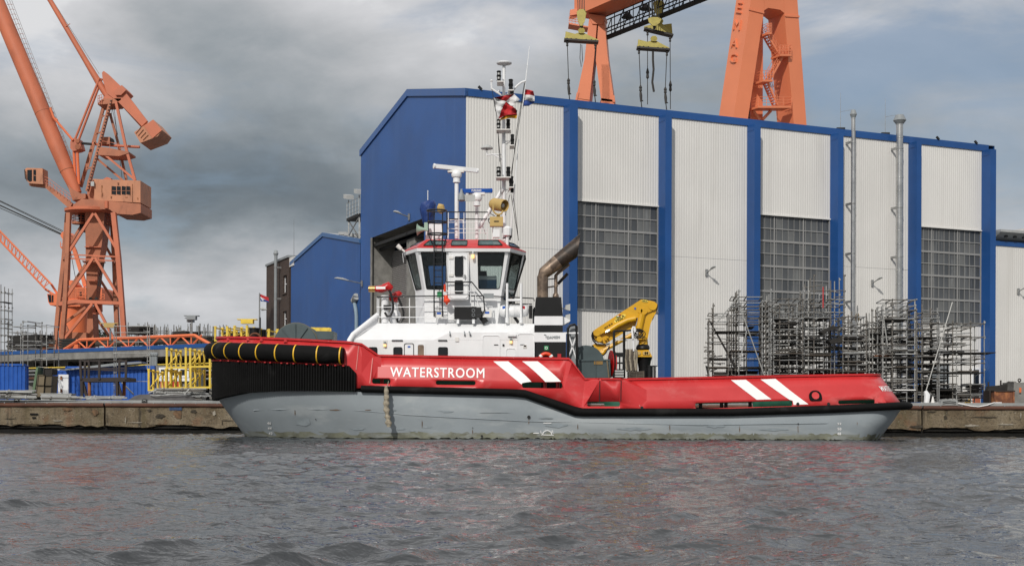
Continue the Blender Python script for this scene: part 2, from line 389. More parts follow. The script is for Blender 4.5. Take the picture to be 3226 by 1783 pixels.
def pane_mat(col):
    m = pmat('dirty_translucent_pane', col, 0.35, var=.12, vs=.4); t = m.node_tree; q = NG(t)
    b = next(n for n in t.nodes if n.type == 'BSDF_PRINCIPLED')
    c = q.n('ShaderNodeNewGeometry').outputs['Position']
    st = q.noise(q.vmath('MULTIPLY', c, (2.6, 2.6, 0.10)), 1.0, 5, 0.6); gr = q.noise(q.vmath('MULTIPLY', c, (.2, .2, .5)), 1.0, 3)
    f = q.math('MULTIPLY', q.mrange(st, .52, .78, 0, 1), q.mrange(gr, .35, .65, .15, .75))
    old = b.inputs['Base Color'].links[0].from_socket
    q.put(b.inputs['Base Color'], q.mix(f, old, (0.30, 0.31, 0.31))); return m
def brick_mat():
    m = bpy.data.materials.new('dark_brown_brick'); m.use_nodes = True; t = m.node_tree; q = NG(t); b = t.nodes['Principled BSDF']
    c = q.n('ShaderNodeTexCoord').outputs['Object']; sp = q.n('ShaderNodeSeparateXYZ'); q.put(sp.inputs[0], c)
    cb = q.n('ShaderNodeCombineXYZ'); q.put(cb.inputs[0], q.math('SUBTRACT', sp.outputs[1], sp.outputs[0])); q.put(cb.inputs[1], sp.outputs[2])
    bt = q.n('ShaderNodeTexBrick'); q.put(bt.inputs['Vector'], cb.outputs[0]); bt.inputs['Scale'].default_value = 2.2
    bt.inputs['Color1'].default_value = (.052, .034, .027, 1); bt.inputs['Color2'].default_value = (.085, .055, .042, 1); bt.inputs['Mortar'].default_value = (.03, .026, .024, 1)
    bt.inputs['Mortar Size'].default_value = .03; t.links.new(bt.outputs[0], b.inputs['Base Color']); b.inputs['Roughness'].default_value = .85
    bn = q.n('ShaderNodeBump'); bn.inputs['Strength'].default_value = .5; bn.inputs['Distance'].default_value = .03; bn.invert = True
    q.put(bn.inputs['Height'], bt.outputs[1]); t.links.new(bn.outputs[0], b.inputs['Normal']); return m
M['brick'] = brick_mat()
def quay_mat():
    m = bpy.data.materials.new('weathered_quay_concrete'); m.use_nodes = True; t = m.node_tree; q = NG(t); b = t.nodes['Principled BSDF']
    c = q.n('ShaderNodeTexCoord').outputs['Object']
    a = q.noise(c, 0.55, 9, .68, .6); f = q.noise(c, 9.0, 8, .7); s = q.noise(q.vmath('MULTIPLY', c, (1.6, 1.6, .12)), 1.0, 6, .6)
    col = q.ramp(a, [(.25, (.060, .046, .028)), (.42, (.125, .094, .056)), (.58, (.20, .160, .105)), (.8, (.29, .25, .185))])
    col = q.mix(q.math('MULTIPLY', q.mrange(s, .5, .75, 0, 1), .55), col, (.10, .085, .035))
    col = q.mix(q.math('MULTIPLY', q.mrange(q.noise(c, .8, 6, .6), .55, .7, 0, 1), .5), col, (.17, .075, .035))
    col = q.mix(q.math('MULTIPLY', q.mrange(q.noise(q.vmath('MULTIPLY', c, (2.2, 2.2, .22)), 1.0, 5, .6, .3), .56, .70, 0, 1), .75), col, (.030, .026, .018))
    col = q.mix(q.mrange(f, .32, .50, .75, 0), col, (.035, .03, .024))
    col = q.mix(q.math('MULTIPLY', q.mrange(q.noise(c, 14, 4, .6), .64, .72, 0, 1), .8), col, (.48, .44, .37))
    q.put(b.inputs['Base Color'], col); b.inputs['Roughness'].default_value = .9
    bn = q.n('ShaderNodeBump'); bn.inputs['Strength'].default_value = .9; bn.inputs['Distance'].default_value = .08
    q.put(bn.inputs['Height'], q.math('ADD', f, q.math('MULTIPLY', a, .8))); t.links.new(bn.outputs[0], b.inputs['Normal']); return m
M['quay'] = quay_mat()
def water_mat():
    m = bpy.data.materials.new('dark_harbour_water'); m.use_nodes = True; t = m.node_tree; q = NG(t); b = t.nodes['Principled BSDF']
    b.inputs['Base Color'].default_value = (.014, .0165, .018, 1); b.inputs['Roughness'].default_value = .03; b.inputs['IOR'].default_value = 1.78
    c = q.n('ShaderNodeTexCoord').outputs['Object']
    h = q.math('ADD', q.noise(q.vmath('MULTIPLY', c, (1, 1.6, 1)), 5.0, 2, .5, .8), q.math('MULTIPLY', q.noise(q.vmath('MULTIPLY', c, (1, 1.5, 1)), 13.0, 2, .5, .5), .42))
    bn = q.n('ShaderNodeBump'); bn.inputs['Strength'].default_value = 1.0; bn.inputs['Distance'].default_value = .026
    q.put(bn.inputs['Height'], h); t.links.new(bn.outputs[0], b.inputs['Normal']); return m
M['water'] = water_mat()

# ------------------------------------------------------------------ water
def make_water():
    rng = np.random.default_rng(5)
    nw = 130
    lam = 0.15 * (2.2 / 0.15) ** (rng.random(nw) ** 1.35)
    ang = np.radians(90 + 18) + rng.normal(0, 0.62, nw)
    k = 2 * np.pi / lam; kx, ky = k * np.cos(ang), k * np.sin(ang)
    slope = 0.020 * np.where(lam > 1.3, 0.55, 1.0) * np.where(lam < 0.28, 0.8, 1.0) * (1 + 0.8 * np.exp(-(np.log(lam / 0.75) / 0.5) ** 2))
    amp = slope / k; ph = rng.random(nw) * 6.283
    def patch(x0, x1, y0, y1, dx, dy, lmin):
        xs = np.arange(x0, x1 + dx / 2, dx); ys = np.arange(y0, y1 + dy / 2, dy)
        X, Y = np.meshgrid(xs, ys); Z = np.zeros_like(X); DX = np.zeros_like(X); DY = np.zeros_like(X)
        gust = 0.95 + 0.4 * np.sin(X * .21 + Y * .13 + 1) * np.sin(Y * .17 - X * .08) + 0.2 * np.sin(X * .55 - Y * .4)
        for gp_ in range(6):                                   # wave groups: each has calm and steep stretches
            rg = np.random.default_rng(50 + gp_); n_ = np.zeros_like(X)
            for _ in range(7):
                l_ = rg.uniform(1.2, 6.0); a_ = rg.uniform(0, 6.283); n_ += np.sin(6.283 / l_ * (math.cos(a_) * X * .8 + math.sin(a_) * Y * .6) + rg.uniform(0, 6.283))
            env = np.minimum(1.7, np.exp(0.5 * n_ / 1.87) * 0.88)
            for i in range(gp_, nw, 6):
                if lam[i] < lmin: continue
                th = kx[i] * X + ky[i] * Y + ph[i]; cth, sth = np.cos(th) * env, np.sin(th) * env
                Z += amp[i] * cth; DX -= amp[i] * kx[i] / k[i] * sth; DY -= amp[i] * ky[i] / k[i] * sth
        return X + DX * gust * 1.15, Y + DY * gust * 1.15, Z * gust
    V, Fc = [], []; base = 0
    for a in ((-12, 12, 7.0, 22.0, .036, .032, .0), (-38, 38, 22.0, 80.0, .12, .09, .28)):
        X, Y, Z = patch(*a); m, n = X.shape
        V.append(np.stack([X.ravel(), Y.ravel(), Z.ravel()], 1))
        idx = np.arange(m * n).reshape(m, n) + base
        Fc.append(np.stack([idx[:-1, :-1].ravel(), idx[:-1, 1:].ravel(), idx[1:, 1:].ravel(), idx[1:, :-1].ravel()], 1)); base += m * n
    flat = [(-900, -400, -.05), (900, -400, -.05), (900, 7, -.05), (-900, 7, -.05), (-900, 6, -.05), (-12, 6, -.05), (-12, 22, -.05), (-900, 22, -.05),
            (12, 6, -.05), (900, 6, -.05), (900, 22, -.05), (12, 22, -.05), (-900, 22, -.05), (-38, 22, -.05), (-38, 80, -.05), (-900, 80, -.05), (38, 22, -.05), (900, 22, -.05), (900, 80, -.05), (38, 80, -.05)]
    V.append(np.array(flat, float)); Fc.append(np.arange(20).reshape(5, 4) + base)
    V = np.concatenate(V); Fc = np.concatenate(Fc)
    me = bpy.data.meshes.new('water'); me.vertices.add(len(V)); me.vertices.foreach_set('co', V.astype(np.float32).ravel())
    me.loops.add(Fc.size); me.loops.foreach_set('vertex_index', Fc.astype(np.int32).ravel())
    me.polygons.add(len(Fc)); me.polygons.foreach_set('loop_start', np.arange(0, Fc.size, 4, dtype=np.int32))
    me.polygons.foreach_set('use_smooth', np.ones(len(Fc), dtype=bool)); me.update(calc_edges=True)
    me.materials.append(M['water'])
    o = link('water', me); tag(o, 'choppy dark grey harbour water in the foreground', kind='structure')
make_water()
# ------------------------------------------------------------------ quay and ground
QA = Vector((-90.0, 79.0, 0)); QB = Vector((95.0, 72.2, 0)); QD = (QB - QA).normalized(); QN = Vector((QD.y, -QD.x, 0))   # QN looks at the water
QZ = 1.87
def qpt(px, z=0.0, off=0.0):
    """point of the quay face under image column px, off metres in front of it"""
    k = (px - CX) / F; o = QA + QN * off
    s = (k * o.y - o.x) / (QD.x - k * QD.y); q = o + QD * s; return Vector((q.x, q.y, z))
mb = MB(); mb.quad((-400, 76.5, QZ - .03), (400, 76.5, QZ - .03), (900, 3000, QZ - .03), (-900, 3000, QZ - .03))
mb.quad((-3000, 300, -.3), (3000, 300, -.3), (3000, 5000, -.3), (-3000, 5000, -.3))
tag(mb.build('ground', M['ground']), 'dirty paved shipyard ground behind the quay', kind='structure')
quay = thing('quay_wall', 'stained concrete quay wall with a rusty pipe fender along its top', 'quay wall', qpt(400, 0))
joints = [-1500, -500, 330, 1000, 1700, 2420, 2905, 3900, 5200]
rng = random.Random(3)
for i in range(len(joints) - 1):
    a, b = qpt(joints[i] + (3 if i else 0)), qpt(joints[i + 1] - 3)
    L = (b - a).length; n = max(6, int(L / .35)); rows = []
    for z in (0.40, .5, .62, .8, 1.0, 1.2, 1.4, 1.5):
        row = []
        for k in range(n + 1):
            q = a.lerp(b, k / n)
            dz = (rng.uniform(-.06, .05) + .05 * math.sin(k * .5 + i)) if z < .45 else rng.uniform(-.02, .02)
            bite = .12 * max(0, math.sin(k * .37 + i * 2.1)) if z < .5 else 0
            row.append(q + QN * (rng.uniform(-.03, .03) - bite) + Vector((0, 0, z + (dz + bite * .7 if z < .52 else dz))))
        rows.append(row)
    m = MB(); m.grid(rows)
    for e in (a, b): m.quad(e + Vector((0, 0, .3)), e - QN * .8 + Vector((0, 0, .3)), e - QN * .8 + Vector((0, 0, 1.5)), e + Vector((0, 0, 1.5)))
    m.quad(a + Vector((0, 0, 1.5)), b + Vector((0, 0, 1.5)), b - QN * .8 + Vector((0, 0, 1.5)), a - QN * .8 + Vector((0, 0, 1.5)))
    m.quad(a + Vector((0, 0, .3)), b + Vector((0, 0, .3)), b - QN * .8 + Vector((0, 0, .3)), a - QN * .8 + Vector((0, 0, .3)))
    m.build('concrete_block', M['quay'], quay, ang=20)
    # fender pipe and coping over the block
    m = MB(); p0, p1 = a + QN * .02 + Vector((0, 0, 1.60)), b + QN * .02 + Vector((0, 0, 1.60))
    m.path([p0.lerp(p1, t / 12) + Vector((0, 0, rng.uniform(-.012, .012))) for t in range(13)], .115, 12); m.build('fender_pipe', M['pipe'], quay)
a, b = qpt(-1500), qpt(5200)
m = MB(); m.obox(a + QN * .06 + Vector((0, 0, 1.715)), b - a, -QN * .9, Vector((0, 0, .165))); m.build('coping_beam', M['qbeam'], quay)
m = MB(); m.obox(a - QN * .55 + Vector((0, 0, -1)), b - a, -QN * .5, Vector((0, 0, 2.6)))
m.build('rear_wall', M['slime'], quay)
for px in range(15, 3226, 67):
    q = qpt(px, 1.712, .08); m = MB(); m.tube(q, q + QN * .05, .035, n=8); m.build('bolt', M['galv'], quay)
# sloping weed-black foot of the wall in the tidal zone
m = MB(); rows = []
for zz_, of in ((.56, -.22), (.40, -.17), (.2, -.15), (.05, -.13), (-.3, -.1)):
    rows.append([a.lerp(b, k / 260) + QN * (of + rng.uniform(-.04, .04)) + Vector((0, 0, zz_)) for k in range(261)])
m.grid(rows); m.build('weed_band', M['slime'], quay)
# recess with an iron bar in the left block
m = MB(); q = qpt(107, 1.02, .05); m.obox(q - QD * .23, QD * .46, QN * .02, (0, 0, .10)); m.obox(q - QD * .10 - Vector((0, 0, .2)), QD * .22, QN * .02, (0, 0, .09))
m.build('mooring_recess', M['slime'], quay)
m = MB(); q = qpt(553, 1.32, .03); m.obox(q - QD * .35, QD * .72, QN * .02, (0, 0, .16)); m.build('paint_patch', pmat('blue_paint_patch', (.03, .06, .13), .8, var=.4, vs=6), quay)

spl = [pmat('spalled_concrete', (.045, .037, .026), .95, var=.5, vs=6, bump=.8, bs=9), pmat('lime_streak', (.27, .245, .20), .9, var=.3, vs=6), pmat('rust_run', (.13, .078, .042), .9, var=.4, vs=5)]
for k, (px, z, rx, rz_, mt) in enumerate(((505, 1.0, .35, .16, 0), (470, 1.3, .16, .1, 0), (610, 1.25, .22, .14, 0), (675, 1.15, .12, .2, 1), (395, .75, .04, .25, 1), (30, .8, .5, .03, 0), (715, .75, .5, .03, 0), (700, .6, .03, .2, 0), (210, 1.35, .5, .12, 2), (300, 1.2, .25, .25, 2), (560, 1.1, .3, .3, 2), (2935, 1.38, .3, .06, 0), (2978, 1.05, .14, .16, 0), (3100, 1.1, 1.2, .04, 0), (3216, 1.2, .06, .2, 1), (3060, .62, .5, .08, 1), (2890, .55, .5, .12, 0), (3170, .7, .5, .06, 1), (430, .62, .6, .03, 1), (180, .7, .4, .05, 1))):
    r_ = random.Random(k); ce = qpt(px, z, .055); m = MB(); m.add([ce] + [ce + QD * rx * math.cos(t) * r_.uniform(.45, 1) + Vector((0, 0, rz_ * math.sin(t) * r_.uniform(.45, 1))) for t in [2 * math.pi * j / 14 for j in range(14)]], [(0, 1 + j, 1 + (j + 1) % 14) for j in range(14)]); m.build('stain', spl[mt], quay)

# ------------------------------------------------------------------ big hall: a = along the long wall, n = out of it, b = along the gable
TH = math.atan2(4250, 9587); HA = Vector((math.cos(TH), math.sin(TH), 0)); HN = Vector((math.sin(TH), -math.cos(TH), 0)); HB = -HN
C0 = P(1465, 1200, 115.0); C0.z = 0
def Wl(x, y, n=0.0):                       # photograph -> (s along, z) on the plane n metres in front of the long wall
    o = C0 + HN * n; u, v = uv(x, y); k = u / F
    s = (k * o.y - o.x) / (HA.x - k * HA.y); Y = o.y + s * HA.y; return s, ZC - v * Y / F
def Gl(x, y, d=0.0):                       # the same on the gable plane (d metres inward)
    o = C0 + HA * d; u, v = uv(x, y); k = u / F
    t = (k * o.y - o.x) / (HB.x - k * HB.y); Y = o.y + t * HB.y; return t, ZC - v * Y / F
def HW(s, n, z): return C0 + HA * s + HN * n + Vector((0, 0, z))
GZ = QZ
hall = thing('shipbuilding_hall', 'huge blue and off-white steel-clad shipbuilding hall behind the tug', 'industrial hall', HW(0, 0, GZ))
s_end = Wl(3112, 470)[0]; z_top = (Wl(1465, 278)[1] + Wl(3112, 459)[1]) / 2; z_fas = (Wl(1465, 304)[1] + Wl(3112, 477)[1]) / 2
t_far = Gl(1137, 500)[0]; z_rid = Gl(1285, 283)[1]; z_ridf = Gl(1285, 305)[1]; t_mid = t_far / 2
z_eav = z_top; fas_h = z_top - z_fas
def corrug(m, o, ax, w, z0, z1, nrm, pitch=0.26, depth=0.021, ztop=None):
    """trapezoidal sheet: o = lower start, ax = unit direction, ztop(s) optional sloping top"""
    n = max(1, round(w / pitch)); p = w / n; prof = []
    for i in range(n):
        prof += [(i * p, 0), (i * p + p * .13, -depth), (i * p + p * .30, -depth), (i * p + p * .43, 0)]
    prof.append((w, 0))
    lo = [o + ax * s + nrm * d + Vector((0, 0, z0)) for s, d in prof]
    hi = [o + ax * s + nrm * d + Vector((0, 0, (ztop(s) if ztop else z1))) for s, d in prof]
    m.grid([lo, hi]); return m
cols = [(1773, 1797, 1819), (2073, 2094, 2115), (2352, 2373, 2395), (2614, 2636, 2656), (2860, 2885, 2902), (3091, 3116, 3137)]
CD = 1.25
PANES = [pane_mat(c_) for c_ in ((.078, .084, .09), (.078, .084, .09), (.06, .066, .072), (.10, .106, .11), (.13, .135, .135))]
col_s = []
for l, b_, r in cols:
    s0 = Wl(l, 900)[0]; s1 = Wl(r, 900, CD)[0]; col_s.append((s0, s1))
edges = [0.0] + [e for c in col_s for e in c]
z_lint = [Wl(1820, 630)[1], Wl(2395, 674)[1], Wl(2903, 712)[1]]; z_sill = [Wl(1820, 972)[1], Wl(2395, 995)[1], Wl(2903, 1015)[1]]
zl = sum(z_lint) / 3; zs = sum(z_sill) / 3
for i in range(6):
    s0, s1 = edges[2 * i], edges[2 * i + 1]; w = s1 - s0; o = C0 + HA * s0
    if i % 2 == 0:
        corrug(MB(), o, HA, w, 0, 0, HN); m = MB(); zj = Wl(2200, 812)[1]
        corrug(m, o, HA, w, GZ, zj - .02, HN); corrug(m, o, HA, w, zj, z_fas + .05, HN); m.build('cladding_panel', M['clad'], hall, ang=20)
    else:
        m = MB(); corrug(m, o, HA, w, GZ, zs - .12, HN); m.build('cladding_panel', M['clad'], hall, ang=20)
        m = MB(); corrug(m, o, HA, w, zl, z_fas + .05, HN); m.build('cladding_panel', M['clad'], hall, ang=20)
        m = MB(); m.obox(HW(s0, -.1, zl - .10), HA * (w + .18), HN * .22, (0, 0, .12)); m.build('lintel', M['trim'], hall)
        m = MB(); m.obox(HW(s0, -.2, zs - .14), HA * (w + .18), HN * .30, (0, 0, .16)); m.build('sill', M['galv'], hall)
        m = MB(); m.obox(HW(s0, -.12, zs), HA * .10, HN * .14, (0, 0, zl - zs - .1)); m.obox(HW(s1 - .10, -.12, zs), HA * .10, HN * .14, (0, 0, zl - zs - .1))
        fr = m
        nc, nr = 13, 8; gw, gh = w - .2, zl - zs - .12; cw, rh = gw / nc, gh / nr
        for k in range(1, nc): fr.obox(HW(s0 + .1 + k * cw - .022, -.16, zs + .02), HA * .03, HN * .06, (0, 0, gh - .02))
        for kk in (0.27, 0.655): fr.obox(HW(s0 + .1 + gw * kk, -.16, zs + .02), HA * .11, HN * .08, (0, 0, gh - .02))
        for k in range(1, nr):
            hh = .19 if k % 2 == 0 else .09
            fr.obox(HW(s0 + .1, -.155, zs + k * rh - hh / 2), HA * gw, HN * .07, (0, 0, hh))
        g_ = fr.build('glazed_wall', M['galv'] if False else pmat('grey_glazing_bar', (.27, .27, .265), .5, var=.06), hall)
        me = None; rp = random.Random(i)
        for a_ in range(nc):
            for c_ in range(nr):
                q = HW(s0 + .1 + (a_ + .5) * cw, -.19, zs + (c_ + .5) * rh)
                if me is None:
                    pm = MB(); pm.obox(q - HA * cw * .49 - Vector((0, 0, rh * .49)), HA * cw * .98, HN * .02, (0, 0, rh * .98)); me = [pm.mesh('pane', pn_, q) for pn_ in PANES]
                o_ = link('pane', rp.choice(me)); o_.parent = g_; o_.location = q - ORG[g_.name]; o_.rotation_euler = (0, 0, 0)
        m = MB(); m.obox(HW(s0, -1.2, zs - .1), HA * w, HN * .05, (0, 0, zl - zs + .2)); m.build('inner_blind', M['dark'], hall)
for (s0, s1) in col_s:
    m = MB(); m.obox(HW(s0, -.3, GZ), HA * (s1 - s0), HN * (CD + .3), (0, 0, z_fas - GZ - .02)); m.build('column_casing', M['blue'], hall)
    m = MB(); m.obox(HW(s0 - .03, CD * .05, z_fas - .6), HA * .03, HN * CD * .8, (0, 0, .12)); m.build('bracket', M['blue'], hall)
m = MB(); nseg = 11
m.obox(HW(-.12, -.3, z_fas), HA * (s_end + .12), HN * .42, (0, 0, fas_h)); m.build('fascia', M['blue'], hall)
# gable
gab = lambda t: z_eav + (z_rid - z_eav) * (1 - abs(t - t_mid) / t_mid)
d0, zd = Gl(1169, 750); d1 = Gl(1336, 695)[0]
d1, d0 = min(d0, d1), max(d0, d1)          # d1 nearer the corner
m = MB(); ga = -HA
corrug(m, C0 + HB * .0, HB, d1, GZ, 0, ga, .26, .045, lambda s: gab(s) - .3)
corrug(m, C0 + HB * d1, HB, d0 - d1, zd, 0, ga, .26, .045, lambda s: gab(s + d1) - .3)
corrug(m, C0 + HB * d0, HB, t_far - d0, GZ, 0, ga, .26, .045, lambda s: gab(s + d0) - .3)
m.build('gable_cladding', M['blue'], hall, ang=20)
m = MB()
def GP(t, d, z): return C0 + HB * t + HA * d + Vector((0, 0, z))
for ta, tb in ((-.12, t_mid), (t_mid, t_far + .12)):
    za, zb = gab(max(0, min(t_far, ta))), gab(max(0, min(t_far, tb)))
    m.prism([GP(ta, -.14, za - fas_h), GP(tb, -.14, zb - fas_h), GP(tb, -.14, zb), GP(ta, -.14, za)], HA * .3)
m.build('verge_fascia', pmat('blue_verge_flashing', (.035, .105, .30), .4, var=.06), hall)
m = MB(); L_ = s_end + 1
m.quad(GP(0, -.1, z_eav + .02), GP(t_mid, -.1, z_rid + .02), GP(t_mid, L_, z_rid + .02), GP(0, L_, z_eav + .02))
m.quad(GP(t_mid, -.1, z_rid + .02), GP(t_far, -.1, z_eav + .02), GP(t_far, L_, z_eav + .02), GP(t_mid, L_, z_rid + .02))
m.build('roof', M['roofm'], hall)
m = MB(); m.quad(GP(t_far, .1, GZ), GP(t_far, L_, GZ), GP(t_far, L_, z_eav), GP(t_far, .1, z_eav)); m.add([GP(0, L_ - .1, GZ), GP(t_far, L_ - .1, GZ), GP(t_far, L_ - .1, z_eav), GP(t_mid, L_ - .1, z_rid), GP(0, L_ - .1, z_eav)], [(0, 1, 2, 3, 4)])
m.build('rear_cladding', M['blue'], hall)
# gable door: concrete recess, pillar, roller shutters
RD = 2.6
m = MB()
for t in (d0, d1): m.quad(GP(t, .02, GZ), GP(t, RD, GZ), GP(t, RD, zd), GP(t, .02, zd))
m.quad(GP(d0, .02, zd), GP(d1, .02, zd), GP(d1, RD, zd), GP(d0, RD, zd)); m.build('door_recess', M['conc'], hall)
tp0, tp1 = Gl(1284, 800, .9)[0], Gl(1310, 800, .9)[0]
m = MB(); m.obox(GP(tp1, .8, GZ), HB * (tp0 - tp1), HA * RD, (0, 0, zd - GZ - 1.2)); m.build('door_pillar', M['conc'], hall)
m = MB(); m.obox(GP(d1, .3, zd - .9), HB * (d0 - d1), HA * .25, (0, 0, .3)); m.obox(GP(d1, .9, zd - 1.3), HB * (d0 - d1), HA * .25, (0, 0, .3)); m.build('door_track', M['dark'], hall)
for ta, tb in ((d1 + .1, tp1 - .05), (tp0 + .05, d0 - .02)):
    m = MB(); hh = zd - 1.3 - GZ; n = int(hh / .19); rows = []
    for k in range(n):
        z = GZ + hh * k / n; p = hh / n
        for dz, dd in ((0, .0), (p * .25, .05), (p * .5, .07), (p * .8, .05)):
            rows.append([GP(ta, RD - .3 - dd, z + dz), GP(tb, RD - .3 - dd, z + dz)])
    m.grid(rows); m.build('roller_shutter', M['shut'], hall, ang=60)
m = MB(); m.obox(GP(d0 - .35, -.03, GZ), HB * .5, HA * .06, (0, 0, zd - GZ)); m.build('door_post', M['conc'], hall)
# number plate, doorway and louvre at the foot of the sixth bay
s, z = Wl(2982, 1064); m = MB(); m.obox(HW(s - .35, .06, z - .42), HA * 1.15, HN * .03, (0, 0, .85)); m.build('number_plate', M['black'], hall)
s, z = Wl(3066, 1200); m = MB(); m.obox(HW(s - .2, -.1, GZ), HA * 1.0, HN * .2, (0, 0, 4.2)); fo = m.build('door_frame', M['white'], hall)
m = MB(); m.obox(HW(s - .05, .1, GZ + 1.2), HA * .7, HN * .03, (0, 0, 2.8)); m.build('door_pane', M['dglass'], fo)
m = MB(); m.obox(HW(s - .2, .1, GZ), HA * 1.0, HN * .05, (0, 0, 1.15)); m.build('door_kickplate', M['orange'], fo)
s, z = Wl(2960, 1200); m = MB()
m.obox(HW(s - 1.4, .0, GZ), HA * 2.6, HN * .07, (0, 0, 4.6)); m.build('gate_leaf', M['grey'], hall)
for k in range(7):
    m = MB(); m.obox(HW(s - 1.2, .07, GZ + .6 + k * .32), HA * 2.2, HN * .07, (0, 0, .14)); m.build('louvre_blade', M['trim'], hall)
s, z = Wl(3041, 1230); m = MB(); m.obox(HW(s - .3, .3, GZ), HA * .7, HN * .05, (0, 0, 1.0)); gd = m.build('guard_board', M['yellow'], hall)
for k in range(4):
    m = MB(); o = HW(s - .3 + k * .18, .36, GZ); m.prism([o, o + HA * .09, o + HA * .24 + Vector((0, 0, .98)), o + HA * .15 + Vector((0, 0, .98))], HN * .01); m.build('hazard_stripe', M['black'], gd)
for px in (2250, 2960):                     # roof hooks along the eaves
    pass
for px in (1515, 2955, 3075):
    s, _ = Wl(px, 400); m = MB(); m.bar(HW(s, .15, z_top), HW(s - .3, .15, z_top + .25), .18); m.build('gutter_hook', M['dark'], hall)

# low extension on the right end of the hall
s0, s1 = s_end + .35, s_end + 30
ext = thing('low_hall_extension', 'low off-white extension with a blue fascia at the far end of the hall', 'industrial hall', HW(s0, 0, GZ))
zf0, zf1 = Wl(3160, 763)[1], Wl(3160, 778)[1]
m = MB(); corrug(m, C0 + HA * s0 + HN * .5, HA, s1 - s0, GZ, zf1, HN); m.build('cladding_panel', M['clad'], ext, ang=20)
m = MB(); m.obox(HW(s0, .0, zf1), HA * (s1 - s0), HN * .58, (0, 0, zf0 - zf1)); m.build('fascia', M['blue'], ext)
zr = Wl(3160, 735)[1]
m = MB(); m.hexa([HW(s0, .3, zf0 + .05), HW(s1, .3, zf0 + .05), HW(s1, -.6, zf0 + .05), HW(s0, -.6, zf0 + .05), HW(s0, 1.4, zr - .15), HW(s1, 1.4, zr - .15), HW(s1, -.6, zr), HW(s0, -.6, zr)]); m.build('soffit', M['grey'], ext)
m = MB(); m.obox(HW(s0, 1.5, zr - .12), HA * (s1 - s0), -HN * 14, (0, 0, .25)); m.build('roof', M['roofm'], ext)
m = MB(); m.obox(HW(s0 + 3.5, 1.2, zr + .13), HA * 3, -HN * 3, (0, 0, .35)); m.build('roof_hatch', M['trim'], ext)
for k in range(9):
    m = MB(); m.obox(HW(s0 + 1 + k * 1.2, .9, zf0 + .35), HA * .35, HN * .2, (0, 0, .15)); m.build('vent', M['dark'], ext)

# lower blue gabled shed left of the hall
tb0 = t_far + .15; tb1 = Gl(917, 832)[0]; zr_ = Gl(1018, 741)[1]; tm = Gl(1018, 741)[0]; ze0 = Gl(1130, 763)[1]; ze1 = Gl(917, 832)[1]
shed = thing('blue_gabled_shed', 'low blue corrugated shed with a lopsided gable left of the big hall', 'shed', GP(tb0, 0, GZ))
gs = lambda t: ze0 + (zr_ - ze0) * (t - tb0) / (tm - tb0) if t < tm else zr_ + (ze1 - zr_) * (t - tm) / (tb1 - tm)
m = MB(); corrug(m, C0 + HB * tb0, HB, tm - tb0, GZ, 0, ga, .28, .045, lambda s: gs(s + tb0)); corrug(m, C0 + HB * tm, HB, tb1 - tm, GZ, 0, ga, .28, .045, lambda s: gs(s + tm)); m.build('gable_cladding', M['blue'], shed, ang=20)
m = MB()
for ta, tb in ((tb0, tm), (tm, tb1 + .3)):
    za, zb = gs(ta), gs(tb)
    m.prism([GP(ta, -.12, za - .15), GP(tb, -.12, zb - .15), GP(tb, -.12, zb + .3), GP(ta, -.12, za + .3)], HA * .3)
m.build('verge_trim', pmat('light_blue_verge', (.05, .13, .30), .45, var=.05), shed)
m = MB(); m.quad(GP(tb0, 0, ze0 + .28), GP(tm, 0, zr_ + .28), GP(tm, 30, zr_ + .28), GP(tb0, 30, ze0 + .28)); m.quad(GP(tm, 0, zr_ + .28), GP(tb1 + .3, 0, ze1 + .28), GP(tb1 + .3, 30, ze1 + .28), GP(tm, 30, zr_ + .28)); m.build('roof', M['roofm'], shed)
for k in range(5):
    t = tb0 + (tm - tb0) * (.08 + .15 * k); m = MB(); q = GP(t, 1.0, gs(t) + .28); m.cbox(q + Vector((0, 0, .15)), .9, .9, .3); m.build('roof_vent', M['roofm'], shed)
m = MB(); m.quad(GP(tb1, 0, GZ), GP(tb1, 30, GZ), GP(tb1, 30, ze1), GP(tb1, 0, ze1)); m.quad(GP(tb0, 29, GZ), GP(tb1, 29, GZ), GP(tb1, 29, ze1), GP(tb0, 29, ze0)); m.build('rear_cladding', M['blue'], shed)
# downpipe on the shed
dp = thing('downpipe', 'pale blue bent downpipe with a vent head on the shed wall', 'downpipe', GP(0, 0, GZ) * 0 + P(1124, 1000, 112))
m = MB(); q = lambda x, y: P(x, y, C0.y + Gl(x, y)[0] * HB.y - .6)
m.path([q(1123, 1150), q(1123, 995), q(1121, 975), q(1117, 955)], .2, 10); m.build('pipe', pmat('pale_blue_pipe', (.22, .30, .36), .5, var=.08), dp)
m = MB(); m.tube(q(1123, 934), q(1114, 948), .38, .32, 12); m.build('vent_head', M['lamp'], dp)
# brick house
tk0, tk1 = tb1 + .5, Gl(843, 838)[0]; zk = (Gl(843, 838)[1] + Gl(910, 815)[1]) / 2
house = thing('brick_house', 'dark brown brick house with narrow windows beside the blue shed', 'building', GP(tk0, 0, GZ))
wins = []
for yb, yt in ((923, 868), (1030, 980)):
    ta, tb = Gl(907, 900)[0], Gl(895, 900)[0]; z0, z1 = Gl(901, yb)[1], Gl(901, yt)[1]; wins.append((ta, tb, z0, z1))
m = MB(); ln = tk1 - tk0
plate(m, GP(tk1, -.15, GZ), -HB, (0, 0, 1), [(0, 0), (ln, 0), (ln, zk - GZ), (0, zk - GZ)], [[(tk1 - tb, z0 - GZ), (tk1 - ta, z0 - GZ), (tk1 - ta, z1 - GZ), (tk1 - tb, z1 - GZ)] for ta, tb, z0, z1 in wins], .4)
m.build('brick_wall', M['brick'], house)
m = MB(); m.obox(GP(tk0, .25, GZ), HB * ln, HA * 14, (0, 0, zk - GZ - .3)); m.build('rear_block', M['brick'], house)
